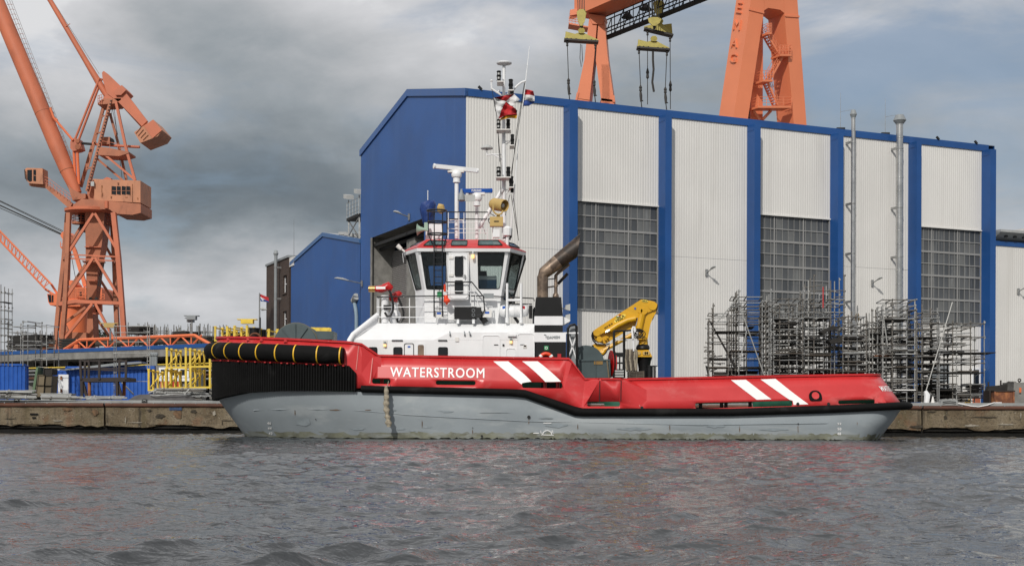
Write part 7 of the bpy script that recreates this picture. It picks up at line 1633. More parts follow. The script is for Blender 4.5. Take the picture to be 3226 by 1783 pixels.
# upper tie tube, rocking beam, ballast
cpipe('tie_tube', [(330, -70), (640, 460), (775, 680), (800, 740)], YL - .3, [.30, .30, .40, .42], 'orange', c6, 14) if False else None
m = MB(); q = [P(*c6(*p), YL - .3) for p in ((330, -70), (640, 455), (745, 630), (800, 715))]; m.path(q, [.26, .30, .38, .36], 14); m.build('tie_tube', M['orange'], lc)
cpipe('tie_wire', [(390, 0), (742, 555)], YL - .3, .03, 'galv', c6, 5); cb('tie_bracket', [(490, 200), (525, 180)], YL - .6, .06, 'oranged', conv=c6)
for d_, mt in ((-1.3, 'orange'), (.7, 'oranged')): cpoly('rocking_beam', [(762, 545), (775, 532), (808, 556), (905, 650), (1100, 905), (1060, 945), (880, 760), (800, 700), (768, 600)], YL + d_, .5, mt, c6)
cpoly('rocking_beam_web', [(790, 575), (905, 665), (1090, 915), (1050, 950), (860, 740)], YL - .8, 1.5, 'oranged', c6)
cpoly('crosspiece', [(850, 680), (910, 638), (942, 675), (905, 712), (862, 712)], YL - 1.6, 3.0, 'orange', c6)
cpoly('counterweight', [(1002, 990), (1145, 895), (1212, 975), (1180, 1020), (1050, 1070)], YL - 2.2, 4.2, 'ochre', c6); cpoly('counterweight_plate', [(1075, 945), (1145, 897), (1210, 975), (1140, 1035)], YL - 2.3, .2, 'orange', c6); cpoly('counterweight_plate', [(1115, 1045), (1180, 1005), (1185, 1025), (1120, 1062)], YL - 1, 2, 'brown', c6)
for k in range(4): cb('ballast_seam', [(1015 + k * 18, 1005 + k * 16 - 5), (1090 + k * 18 - 36, 950 + k * 20)], YL - 2.26, .05, 'rust', conv=c6)
# A-frame tower on the platform
cpoly('head_platform', [(730, 775), (770, 738), (905, 738), (905, 748), (860, 775), (730, 784)], YL - 1.3, 2.8, 'oranged', c6)
cpoly('bearing_block', [(770, 740), (785, 706), (860, 676), (868, 740), (830, 765)], YL - 1.2, .5, 'orange', c6); cpoly('bearing_block', [(770, 740), (785, 706), (860, 676), (868, 740), (830, 765)], YL + .9, .5, 'oranged', c6)
m = MB()
for y in (718, 740, 760): m.bar(P(*c6(732, y), YL - 1.4), P(*c6(775, y - 14), YL - 1.4), .05)
for x in (732, 745, 760): m.bar(P(*c6(x, 715), YL - 1.4), P(*c6(x, 778), YL - 1.4), .05)
m.build('head_rail', M['orange'], lc)
cb('tower_leg', [(832, 745), (652, 1430)], YL - 1.2, .42, 'oranged', .3, conv=c6); cb('tower_leg', [(780, 785), (603, 1400)], YL + 1, .32, 'oranged', conv=c6)
for k in range(30): f = (k + .5) / 30; cpoly('lightening_hole', [(832 - 180 * f - 5, 745 + 685 * f - 5), (832 - 180 * f + 5, 745 + 685 * f - 5), (832 - 180 * f + 5, 745 + 685 * f + 5), (832 - 180 * f - 5, 745 + 685 * f + 5)], YL - 1.44, .02, 'dark', c6)
cb('tower_leg', [(868, 765), (940, 1100), (1010, 1350)], YL - 1.2, .28, 'orange', conv=c6); cb('tower_leg', [(822, 850), (880, 1060), (945, 1345)], YL + 1, .26, 'oranged', conv=c6)
for pts in ([(760, 880), (660, 1250)], [(755, 880), (780, 865)], [(710, 1010), (760, 985)], [(640, 1270), (690, 1250)], [(690, 1090), (720, 1060)]): cb('tower_strut', pts, YL - .2, .12, 'oranged', conv=c6)
cb('tower_brace', [(720, 1182), (918, 1350)], YL + .9, .22, 'oranged', conv=c6); cb('tower_brace', [(760, 1138), (1005, 1342)], YL - 1.2, .22, 'orange', conv=c6)
cpoly('winch_platform', [(722, 1098), (805, 1105), (962, 1135), (962, 1146), (890, 1168), (735, 1160)], YL - 1.4, 2.8, 'oranged', c6)
m = MB(); q = P(*c6(800, 1060), YL); m.cbox(q, 1.0, 1.2, .8); m.build('winch', M['oranged'], lc); m = MB(); m.tube(P(*c6(830, 1060), YL - .4), P(*c6(830, 1060), YL + .8), .38, n=12); m.build('winch_motor', M['dark'], lc)
for pts in ([(760, 1098), (760, 1055), (880, 1075), (880, 1110)], [(880, 1110), (945, 1118), (945, 1090)], [(820, 1110), (822, 1082)]): cb('winch_rail', pts, YL - 1.3, .05, 'orange', conv=c6)
cpipe('luffing_screw', [(600, 1072), (700, 1080)], YL, .14, 'dark', c6); cpipe('luffing_tube', [(690, 1078), (880, 1092), (1045, 1101)], YL, .15, 'orange', c6)
cpoly('rocker', [(525, 1060), (545, 1035), (590, 1040), (610, 1112), (580, 1125), (545, 1130), (525, 1110)], YL - .7, 1.4, 'orange', c6); m = MB(); m.tube(P(*c6(578, 1055), YL - .9), P(*c6(578, 1055), YL + .9), .22, n=14); m.tube(P(*c6(580, 1098), YL - .9), P(*c6(580, 1098), YL + .9), .3, n=14); m.build('rocker_pin', M['oranged'], lc)
for a_, b_ in (((745, 585), (562, 1040)), ((762, 590), (590, 1045))): cpipe('tie_rod', [a_, b_], YL - (.6 if a_[0] < 750 else -.4), .13, 'orange', c6)
for a_, b_ in (((553, 1125), (560, 1310)), ((578, 1125), (590, 1380))): cpipe('push_rod', [a_, b_], YL - .3, .16, 'orange2', c6)
cpipe('boom_link', [(375, 808), (400, 880), (545, 1050)], YL - .8, .13, 'orange2', c6); cpipe('boom_link', [(400, 880), (430, 900)], YL - .6, .1, 'orange2', c6)
for a_, b_ in (((838, 800), (880, 1010)), ((850, 780), (912, 1330)), ((830, 900), (840, 800))): cpipe('hoist_cable', [a_, b_], YL + .3, .025, 'cable', c6, 4)
# operator's cab on its arm
cpoly('cab', [(184, 1268), (200, 1256), (318, 1260), (322, 1378), (222, 1372), (196, 1350)], YL - 2.6, 1.7, 'ochre', c6)
for pts in ([(203, 1272), (238, 1270), (238, 1352), (222, 1360), (204, 1345)], [(249, 1270), (268, 1270), (268, 1310), (249, 1308)], [(249, 1314), (268, 1316), (268, 1356), (249, 1352)]): cpoly('cab_window', pts, YL - 2.64, .06, 'dglass', c6)
cb('cab_bracket', [(184, 1268), (190, 1340)], YL - 2.8, .08, 'brown', conv=c6)
cpoly('cab_arm', [(217, 187), (345, 193), (365, 205), (540, 335), (520, 372), (500, 360), (335, 215), (217, 200)], YL - 2.2, .9, 'oranged')
for o_ in (0, -22, -45): cb('cab_rail', [(322, 175 + o_), (360, 190 + o_), (530, 318 + o_)], YL - 2.3, .045, 'orange')
for k in range(9): f = k / 8; cb('cab_rail_post', [(325 + 200 * f, 135 + 145 * f + (14 if f < .2 else 0)), (325 + 200 * f, 188 + 140 * f)], YL - 2.3, .04, 'orange')
# ------------------------------------------------------------------ smaller crane behind it
Y2 = 188.0
sc2 = thing('lattice_crane', 'bright orange lattice-boom crane number 6 standing behind the tall crane', 'crane', P(228, 1290, Y2))
c2b = dict(par=sc2)
m = MB(); q = P(*c7(541, 1080), Y2); m.lathe((q.x, q.y, 0), [(2.1, GZ), (2.1, q.z)], 20); m.build('column', M['orange2'], sc2)
cpoly('machinery_house', [(497, 962), (750, 958), (762, 975), (762, 1052), (497, 1052)], Y2 - 2, 6, 'orange2', par=sc2)
for k in range(14): cb('wall_rib', [(508 + k * 9.5, 968), (508 + k * 9.5, 1046)], Y2 - 2.03, .06, 'oranged', par=sc2)
t0 = P(*c7(594, 1025), Y2 - 2.1); t1 = P(*c7(613, 992), Y2 - 2.1); text_on('6', lambda x, y, e: Vector((t0.x + (t1.x - t0.x) * x, t0.y - e, t0.z + (t1.z - t0.z) * y)), M['dark'], 'lettering', sc2, .12, .6)
cpoly('cab', [(352, 1010), (420, 1008), (436, 1030), (436, 1095), (375, 1095), (360, 1070)], Y2 - 3, 3, 'orange2', par=sc2)
for pts in ([(356, 1016), (380, 1016), (384, 1072), (366, 1072)], [(386, 1020), (398, 1020), (398, 1072), (388, 1072)]): cpoly('cab_window', pts, Y2 - 3.06, .08, 'dglass', par=sc2)
cpoly('turntable', [(437, 1052), (600, 1050), (600, 1104), (500, 1104), (437, 1080)], Y2 - 2.4, 5, 'orange2', par=sc2)
cb('tower_leg', [(497, 950), (480, 760), (490, 560)], Y2 - 1, .55, 'orange2', par=sc2); cb('tower_leg', [(640, 955), (560, 690), (512, 590)], Y2 - 1, .5, 'orange2', par=sc2); cb('tower_leg', [(510, 950), (515, 760), (520, 590)], Y2 + 2, .4, 'oranged', par=sc2)
cpoly('winch_head', [(450, 575), (462, 550), (486, 540), (528, 570), (535, 600), (470, 605)], Y2 - 1.5, 2.5, 'orange2', par=sc2); cpoly('platform', [(452, 660), (470, 650), (470, 672), (456, 672)], Y2 - 2, 3, 'orange2', par=sc2); cpoly('winch_deck', [(495, 912), (540, 908), (565, 940), (560, 950), (500, 945)], Y2 - 2, 3, 'orange2', par=sc2)
for pts in ([(452, 622), (452, 660), (470, 660), (470, 622)], [(530, 560), (550, 565), (550, 600)], [(455, 640), (470, 640)], [(720, 1055), (780, 1052), (780, 1012), (720, 1015)], [(570, 1045), (570, 1010), (640, 1012), (640, 1050)], [(750, 1052), (750, 1012)], [(570, 1028), (640, 1030)], [(720, 1035), (780, 1032)]): cb('hand_rail', pts, Y2 - 2.4, .08, 'orange2', par=sc2)
# lattice boom: two chord pairs with lacing
bA, bB = (-60, 480), (352, 968); bC, bD = (-60, 560), (330, 975)
for d_ in (-1.0, 1.0):
    cpipe('boom_chord', [bA, (385, 940)], Y2 - 1 + d_, .13, 'orange2', par=sc2); cpipe('boom_chord', [(-60, 548), (340, 975)], Y2 - 1 + d_, .13, 'orange2', par=sc2)
for k in range(30):
    f = k / 30; f2 = (k + 1) / 30; xa, ya, xb, yb_ = -60 + 445 * f, 480 + 460 * f, -60 + 400 * f, 548 + 427 * f; xc, yc_ = -60 + 400 * f2, 548 + 427 * f2
    cpipe('lacing', [(xa, ya), (xb, yb_)] if k % 2 else [(xa, ya), (xc, yc_)], Y2 - 2, .06, 'orange2', n=5, par=sc2)
cpipe('boom_foot', [(385, 940), (430, 1012)], Y2 - 1, .16, 'orange2', par=sc2); cpipe('boom_foot', [(340, 975), (432, 1035)], Y2 - 1, .16, 'orange2', par=sc2)
for y0, y1 in ((312, 545), (318, 555), (345, 570), (350, 575), (368, 580)): cpipe('boom_rope', [(-30, y0 - 12), (470, y1 - 5)], Y2 - 1, .045, 'cable', n=4, par=sc2)
cpipe('hoist_rope', [(510, 600), (575, 950)], Y2, .04, 'cable', n=4, par=sc2); cpipe('hoist_rope', [(560, 660), (620, 950)], Y2, .04, 'cable', n=4, par=sc2)
# ------------------------------------------------------------------ left quay: containers, frames, crates, elevated runway
def c8(x, y): return x * .3651, 900 + y * .3651
def rock(name, lab, cat, loc): return thing(name, lab, cat, loc)
def container(corner_px, Y, along, L, Wd, H, lab, group='blue shipping containers on the quay', mat='cont'):
    """corner_px: column of the near corner; along: unit vector of the long side"""
    u, v = uv(*corner_px); c = Vector((u * Y / F, Y, GZ)); ac = Vector((-along.y, along.x, 0)); ac = ac if ac.y > 0 else -ac
    t = thing('shipping_container', lab, 'container', c, group)
    for nm, o, ax, w, nrm in (('side_wall', c, along, L, -ac), ('side_wall', c + ac * Wd, along, L, ac)): 
        m = MB(); corrug(m, o + nrm * -.05 + along * .12 * (1), ax, w - .24, GZ * 0 + .15, H - .12, nrm, .28, .04); m.v = [(x, y, z) for x, y, z in m.v]; m.build(nm, M[mat], t, ang=20)
    for nm, o in (('end_wall', c), ('end_wall', c + along * L)):
        m = MB(); corrug(m, o + ac * .12 + along * (.05 if nm and o == c else -.05), ac, Wd - .24, .15, H - .12, -along if o == c else along, .28, .04); m.build(nm, M[mat], t, ang=20)
    for p in (c, c + along * L, c + ac * Wd, c + along * L + ac * Wd):
        m = MB(); d1 = along * (.14 if (p - c).dot(along) < L / 2 else -.14); d2 = ac * (.14 if (p - c).dot(ac) < Wd / 2 else -.14); m.obox(p, d1, d2, (0, 0, H)); m.build('corner_post', M[mat], t)
    m = MB(); m.obox(c + Vector((0, 0, H - .13)), along * L, ac * Wd, (0, 0, .13)); m.build('roof', M[mat], t); m = MB(); m.obox(c, along * L, ac * Wd, (0, 0, .16)); m.build('floor_frame', M[mat], t)
    return t
dl = Vector((-.955, -.297, 0)).normalized()
container(c8(215, 940), 92.5, Vector((-.97, -.243, 0)).normalized(), 6.06, 2.44, 2.62, 'blue shipping container at the far left edge with its shaded end showing')
container(c8(562, 960), 97, Vector((1, .05, 0)).normalized(), 6.06, 2.44, 2.62, 'long blue shipping container behind the dark brown platform')
container(c8(445, 960), 101, Vector((1, .05, 0)).normalized(), 2.6, 2.2, 2.45, 'short blue container beside the white door post')
q = P(*c8(543, 965), 96.7); m = MB(); m.box((q.x - .36, q.y, GZ), (q.x + .38, q.y + .2, P(*c8(540, 765), 96.7).z)); dp_ = m.build('white_door_leaf', M['white'], None, q); tag(dp_, 'narrow white door leaf between the two blue containers', 'door'); ORG[dp_.name] = q
for y in (795, 905): m = MB(); c_ = P(*c8(528, y), 96.6); m.cbox(c_, .12, .08, .25); m.build('door_latch', M['rust'], dp_)
# shed roof sheets that lie across the container
for k, (pts, mt, lab) in enumerate((([(540, 722), (1000, 665), (1220, 655), (1220, 668), (560, 730)], 'grey', 'grey sheet lying slanted over the long blue container'), ([(980, 668), (1200, 650), (1215, 662), (980, 682)], 'tarp', 'blue sheet lying on the grey sheet over the container'), ([(890, 712), (1332, 680), (1335, 720), (890, 725)], 'cont', 'blue roof sheet propped on the right end of the long container'))):
    m = MB(); m.prism([P(*c8(*p), 96.5 + k * .3) for p in pts], (0, 1.6, 0)); tag(m.build('roof_sheet', M[mt], None), lab, 'sheet')
# green board, sheet and tan crates
m = MB(); m.prism([P(*c8(*p), 90) for p in ((270, 945), (293, 945), (330, 700), (312, 700))], (0, 1.2, 0)); tag(m.build('leaning_board', M['grn'], None), 'faded green board leaning against the crates beside the left container', 'board')
m = MB(); m.prism([P(*c8(*p), 90.5) for p in ((322, 697), (335, 697), (520, 722), (505, 728), (440, 712))], (0, 1.5, 0)); tag(m.build('cover_sheet', M['trim'], None), 'pale tilted cover sheet over the stacked tan crates', 'sheet')
for x0, x1, y0, y1, sl, mt, lab in ((330, 392, 770, 860, 8, 'tan', 'upper left tan crate of the leaning stack'), (392, 455, 775, 865, 8, 'dkcra', 'upper right tan crate of the leaning stack'), (318, 385, 862, 955, 8, 'tan', 'lower left tan crate of the leaning stack'), (387, 448, 866, 955, 8, 'dkcra', 'lower right tan crate of the leaning stack'), (380, 450, 712, 768, 4, 'woodd', 'dark crate on top of the leaning stack')):
    t = thing('crate', lab, 'crate', P(*c8((x0 + x1) / 2, y1), 89.5), 'crates leaning beside the left container')
    pp = [P(*c8(*p), 89.5) for p in ((x0 - sl, y1), (x1 - sl, y1), (x1, y0), (x0, y0))]; m = MB(); m.prism(pp, (0, 1.1, 0)); m.build('body', M[mt], t)
    for a_, b_ in ((0, 1), (1, 2), (2, 3), (3, 0)): m = MB(); m.bar(pp[a_] - Vector((0, .03, 0)), pp[b_] - Vector((0, .03, 0)), .06); m.build('batten', M['dkcra' if mt == 'tan' else 'woodd'], t)
m = MB(); q = P(*c8(480, 960), 88); m.box((q.x - .95, q.y, GZ), (q.x + 1.0, q.y + .9, P(*c8(480, 935), 88).z)); m.box((q.x - 1.0, q.y - .05, P(*c8(480, 935), 88).z), (q.x + 1.05, q.y + .95, P(*c8(480, 935), 88).z + .05)); tag(m.build('steel_chest', M['lamp'], None), 'low pale steel chest in front of the white door leaf', 'chest')
# dark brown work platform
bp = thing('work_platform', 'dark brown steel work platform on legs with guard rails', 'platform', P(*c8(890, 960), 86))
Yb = 86
def bpo(name, a_, b_, w, d=0.0, mat='brown'): m = MB(); m.bar(P(*c8(*a_), Yb + d), P(*c8(*b_), Yb + d), w); m.build(name, M[mat], bp)
m = MB(); m.prism([P(*c8(*p), Yb) for p in ((688, 795), (1092, 790), (1095, 825), (688, 828))], (0, 2.2, 0)); m.build('deck', M['brown'], bp)
for x0, x1 in ((692, 700), (734, 732), (768, 766), (858, 857), (1030, 1030), (1088, 1085)): bpo('rail_post', (x0, 640), (x1, 810), .13, 0 if x0 in (692, 858, 1088) else 2.1)
for a_, b_, d in (((690, 645), (1090, 650), 2.1), ((690, 715), (1090, 712), 2.1), ((692, 640), (770, 655), 0), ((1030, 640), (1092, 655), 0), ((692, 718), (1090, 735), 2.1)): bpo('guard_rail', a_, b_, .09, d)
for a_, b_, d in (((705, 825), (708, 960), 0), ((712, 828), (748, 958), .1), ((772, 828), (772, 955), 2), ((1008, 825), (1012, 955), 0), ((1012, 828), (1048, 955), .1), ((1072, 825), (1070, 950), 2)): bpo('leg', a_, b_, .17, d, 'brown' if d < 1 else 'rust')
# yellow stillages: four posts, rails and braces each, two copied parts sets
def stillage(x0, x1, ytop, ybot, Y, lab, dep=2.6, inner=2):
    t = thing('yellow_stillage', lab, 'stillage', P(*c8((x0 + x1) / 2, ybot), Y), 'yellow steel stillages stacked by the tug bow')
    k = .3651 / F * Y; sk = Vector((-.0, 0, 0))
    for d in [dep * i / (inner + 1) for i in range(inner + 2)]:
        sh = d * 46.0
        for x in (x0, x1):
            xx = x + sh; m = MB(); m.bar(P(*c8(xx, ytop + d * 9), Y + d), P(*c8(xx, ybot - d * 2), Y + d), 16 * k); m.build('post', M['frm'], t)
            m = MB(); m.cbox(P(*c8(xx, ytop + d * 9), Y + d), 20 * k, 20 * k, .10); m.build('post_cup', M['frm'], t)
        m = MB(); m.bar(P(*c8(x0 + sh, ybot - 8 - d * 2), Y + d), P(*c8(x1 + sh, ybot - 8 - d * 2), Y + d), 15 * k); m.build('base_rail', M['frm'], t)
    for x in (x0, x1):
        m = MB(); m.bar(P(*c8(x, ytop + 10), Y), P(*c8(x + dep * 46, ytop + 10 + dep * 9), Y + dep), 10 * k); m.build('side_rail', M['frm'], t)
        m = MB(); m.bar(P(*c8(x, ybot - 8), Y), P(*c8(x + dep * 46, ybot - 8 - dep * 2), Y + dep), 12 * k); m.build('side_rail', M['frm'], t)
        m = MB(); m.bar(P(*c8(x + 5, ybot - 20), Y), P(*c8(x + dep * 40, ytop + 40), Y + dep), 9 * k); m.build('brace', M['frm'], t)
    return t
stillage(1284, 1432, 722, 908, 83.0, 'yellow stillage standing lowest at the left of the group')
stillage(1440, 1604, 715, 890, 83.2, 'yellow stillage in the middle of the lower row'); stillage(1645, 1812, 708, 886, 83.2, 'yellow stillage of the lower row nearest to the black bow fender')
stillage(1440, 1604, 540, 716, 83.2, 'yellow stillage on top of the middle one'); stillage(1642, 1812, 545, 706, 83.2, 'yellow stillage on top of the one nearest the bow fender')
stillage(1858, 1960, 355, 480, 98, 'yellow stillage high on the runway, left of the dark bollard', 4, 2); stillage(2025, 2130, 350, 480, 98, 'yellow stillage high on the runway just above the red bow', 4, 2)
def c5b(x, y): px, py = c5(x, y); return px / .3651, (py - 900) / .3651
sx0, sy0 = c5b(668, 130); sx1, sy1 = c5b(760, 230); stillage(sx0, sx1, sy0, sy1, 98, 'yellow stillage behind the left edge of the grey bow winch', 3, 1)
sx0, sy0 = c5b(1110, 125); sx1, sy1 = c5b(1320, 128); m = MB(); m.bar(P(*c8(sx0, sy0), 95), P(*c8(sx1, sy1), 95), .25); m.bar(P(*c8(sx1, sy1 - 10), 95), P(*c8(sx1, sy1 + 30), 95), .2); tag(m.build('yellow_beam', M['frm'], None), 'yellow beam lying behind the grey winch motor box', 'beam')
# site hut with white framed window behind the stillages
hut = thing('site_hut', 'pale site hut with a white framed window behind the yellow stillages', 'hut', P(*c8(1500, 880), 90))
m = MB(); a_ = P(*c8(1345, 690), 90); b_ = P(*c8(1660, 690), 90); m.box((a_.x, 90, GZ), (b_.x, 94, a_.z)); m.build('wall', M['conc'], hut)
for x0, x1, y0, y1 in ((1372, 1440, 705, 790), (1450, 1530, 705, 790), (1540, 1630, 705, 790)):
    m = MB(); a_, b_ = P(*c8(x0, y1), 89.95), P(*c8(x1, y0), 89.95); m.box((a_.x, 89.9, a_.z), (b_.x, 90.0, b_.z)); w_ = m.build('window', M['white'], hut); m = MB(); m.box((a_.x + .14, 89.87, a_.z + .14), (b_.x - .14, 89.91, b_.z - .14)); m.build('pane', M['dglass'], w_)
for x0, x1, y0, y1, mt in ((1385, 1460, 825, 878, 'orange'), (1465, 1560, 825, 878, 'bred'), (1360, 1640, 795, 822, 'white')):
    m = MB(); a_, b_ = P(*c8(x0, y1), 89.8), P(*c8(x1, y0), 89.8); m.box((a_.x, 89.75, a_.z), (b_.x, 89.85, b_.z)); m.build('panel', M[mt], hut)
# elevated concrete runway
er = thing('elevated_runway', 'long pale concrete runway beam raised above the quay yard', 'viaduct', P(*c8(900, 640), 108))
e0, e1 = P(*c8(-420, 592), 118), P(*c8(2600, 516), 94); dz_ = e1 - e0; e0b = P(*c8(-420, 640), 118)
th_ = .62; zt0 = (P(*c8(200, 582), 112.0).z + P(*c8(1750, 530), 100).z) / 2
ed = Vector((dz_.x, dz_.y, 0)); el = ed.normalized(); en = Vector((el.y, -el.x, 0)); e0f = Vector((e0.x, e0.y, zt0))
m = MB(); m.obox(e0f - Vector((0, 0, th_)), ed, -en * 9, (0, 0, th_)); m.build('deck_beam', M['conc'], er)
m = MB(); m.obox(e0f + en * .05 - Vector((0, 0, .05)), ed, -en * .5, (0, 0, .28)); m.build('blue_edge', M['blue'], er)
m = MB(); m.obox(e0f - en * 5 + Vector((0, 0, GZ - zt0)), ed, -en * .4, (0, 0, zt0 - GZ - .2)); m.build('under_deck_shade_wall', M['dark'], er)  # added dark wall; its colour stands for the shade under the deck
for k in range(9):
    c_ = e0f + ed * ((k + .5) / 9) - en * 3; m = MB(); m.cbox(Vector((c_.x, c_.y, (GZ + zt0 - th_) / 2)), 1.0, 1.0, zt0 - th_ - GZ); m.build('pier', M['conc'], er)
for k, (dz, r_, mt) in enumerate(((-1.25, .05, 'frm'), (-1.5, .08, 'galv'), (-1.8, .06, 'galv'), (-2.1, .10, 'pipe'), (-2.4, .07, 'galv'))):
    m = MB(); m.tube(e0f + en * (.3 + .1 * k) + Vector((0, 0, dz)), e0f + ed + en * (.3 + .1 * k) + Vector((0, 0, dz)), r_, n=6); m.build('service_pipe', M[mt], er)
for x in (1303, 1325, 1345):
    m = MB(); m.tube(P(*c8(x, 608), 96), P(*c8(x, 690), 96), .11, n=8); m.lathe(P(*c8(x, 608), 96), [(.11, 0), (.18, .05), (.18, .2), (.05, .28)], 8); m.build('vent_pipe', M['grey'], er)
ZR = zt0 + .02
def rz(px, off=2.0):                      # a point on the runway under a column
    k = (px - CX) / F; o = e0f - en * off; s = (k * o.y - o.x) / (el.x - k * el.y); q = o + el * s; return Vector((q.x, q.y, ZR))
# orange lattice boom lying on the runway
lb_ = thing('lying_lattice_boom', 'orange lattice crane boom lying along the raised runway', 'crane boom', rz(430))
def rp_(x, y, off): k = c8(x, y); q = rz(k[0], off); return P(k[0], k[1], q.y)
for off in (1.0, 2.6):
    for nm, pts in (('chord', [(552, 553), (690, 466), (1680, 428), (1815, 505)]), ('chord', [(552, 556), (1815, 516)])):
        m = MB(); m.path([rp_(x, y, off) for x, y in pts], .13, 6); m.build(nm, M['orange2'], lb_)
    for k in range(12):
        x0 = 660 + k * 90; x1 = x0 + 90; yb_ = lambda x: 553 - (x - 552) * .029; yt_ = lambda x: 466 - (x - 690) * .0385
        m = MB(); m.path([rp_(x0, yb_(x0), off), rp_(x1, yt_(x1), off)] if k % 2 else [rp_(x0, yt_(x0), off), rp_(x1, yb_(x1), off)], .07, 5); m.build('lacing', M['orange2'], lb_)
        if k % 2: m = MB(); m.path([rp_(x0, yb_(x0), off), rp_(x0, yt_(x0), off)], .06, 5); m.build('lacing', M['orange2'], lb_)
m = MB(); m.prism([rp_(x, y, .9) for x, y in ((622, 552), (672, 550), (672, 505), (645, 505))], (0, .6, 0)); m.build('end_plate', M['orange2'], lb_)
# timber stacks on the runway
def timber(x0, x1, y0, y1, off, lab, mat='wood', n=6, rows=4):
    a_, b_ = rz(c8(x0, 0)[0], off), rz(c8(x1, 0)[0], off); zt = P(*c8(x0, y0), a_.y).z; zb = max(ZR, P(*c8(x0, y1), a_.y).z)
    t = thing('timber_stack', lab, 'timber stack', (a_ + b_) / 2 * 1.0, 'stacks of dark timber on the raised runway'); h = max(.1, (zt - zb) / rows); ax = b_ - a_
    rg_ = random.Random(int(x0))
    for r in range(rows):
        for c in range(3):
            f0, f1 = rg_.uniform(0, .08), rg_.uniform(.9, 1); plank(t, 'plank', a_ + ax * f0 - en * (c * .55) + Vector((0, 0, zb - a_.z + r * h)), ax * (f1 - f0), -en * .5, (0, 0, h * .82), M[mat if rg_.random() < .6 else 'woodd'])
    return t
timber(50, 350, 470, 550, 1.5, 'dark timber stack at the far left under the loose boards'); timber(70, 340, 430, 470, 2.5, 'loose dark boards on top of the far left timber', 'woodd', rows=3); timber(495, 700, 456, 545, 3.0, 'dark timber stack at the foot of the tall crane', 'woodd'); timber(1095, 1200, 350, 420, 4.0, 'dark boards on a rack right of the tall crane', 'woodd', rows=3); timber(1470, 1610, 395, 430, 4.0, 'dark board pile left of the floodlight post', 'woodd', rows=3); timber(780, 1500, 470, 520, 4.5, 'long dark timber stack behind the lying orange boom', 'wood'); timber(1500, 1810, 440, 515, 4.5, 'dark timber stack behind the right end of the orange boom', 'wood'); timber(1900, 2030, 400, 470, 5, 'dark timber behind the upper yellow stillage', 'woodd')
timber(130, 330, 500, 560, 1.0, 'rusty red bundle of timber low on the runway at the left', 'rust', rows=2)
# racks of upright scaffold tubes on the runway
def rack(x0, x1, yt0, yt1, yb, off, n, lab, seed):
    t = thing('scaffold_tube_rack', lab, 'scaffold rack', rz(c8((x0 + x1) / 2, 0)[0], off), 'racks of upright scaffold tubes on the runway'); r_ = random.Random(seed)
    for k in range(n):
        x = r_.uniform(x0, x1); q = rz(c8(x, 0)[0], off + r_.uniform(0, 2.5)); zt = P(*c8(x, r_.uniform(yt0, yt1)), q.y).z; lean = r_.uniform(-.1, .1)
        pole(t, 'tube', q, (q.x + lean, q.y, zt), .035, r_.choice(T3))
    for k in range(6):
        y = r_.uniform(yt1, yb - 8); a_, b_ = sorted((r_.uniform(x0, x1), r_.uniform(x0, x1))); q0, q1 = rz(c8(a_, 0)[0], off + .5), rz(c8(b_, 0)[0], off + .5); z = P(*c8(a_, y), q0.y).z
        if z > ZR: pole(t, 'ledger', (q0.x, q0.y, z), (q1.x, q1.y, z + r_.uniform(-.1, .1)), .035, r_.choice(T3))
    return t
for a in ((1090, 1290, 312, 380, 430, 4, 26, 'rack of upright tubes right beside the tall crane leg', 1), (1290, 1460, 330, 390, 430, 5, 26, 'sparse rack of upright tubes above the middle of the orange boom', 2), (1470, 1660, 322, 390, 425, 5, 24, 'rack of upright tubes left of the floodlight post', 3), (1680, 1840, 325, 390, 425, 5, 22, 'rack of upright tubes right of the floodlight post', 4), (1890, 1990, 335, 390, 430, 6, 14, 'rack of tubes behind the upper yellow stillages', 5), (60, 230, 380, 440, 480, 5, 22, 'rack of short tubes behind the timber at the far left', 6), (290, 460, 385, 450, 480, 5, 24, 'rack of short tubes just left of the tall crane leg', 7)): rack(*a)
def mast_lamp(x, y0, y1, Y, lab, w, mat, cat='floodlight'):
    t = thing('lamp_post', lab, 'lamp post', P(*c8(x, y1), Y), 'lamp posts above the yard'); m = MB(); m.tube(P(*c8(x, y1), Y), P(*c8(x, y0 + 20), Y), .07, n=6); m.build('post', M['galv'], t)
    q = P(*c8(x, y0 + 10), Y); m = MB(); m.obox(q - Vector((w / 2, .3, 0)), (w, 0, 0), (0, .6, 0), (0, 0, .28)); m.build('lamp_head', M[mat], t); m = MB(); m.obox(q + Vector((-w * .8, -.3, .28)), (w * 1.6, 0, 0), (0, .6, 0), (0, 0, .06)); m.build('lamp_hood', M[mat], t)
mast_lamp(952, 352, 470, 100, 'yellow lamp on a post in front of the tall crane', .8, 'khaki'); mast_lamp(2135, 318, 470, 100, 'yellow lamp on a post above the red bow', .9, 'frm'); mast_lamp(1655, 285, 430, 105, 'dark floodlight on a post over the tube racks', .7, 'grey'); mast_lamp(1645, 305, 430, 105.6, 'lower dark floodlight beside the first one over the tube racks', .5, 'grey')
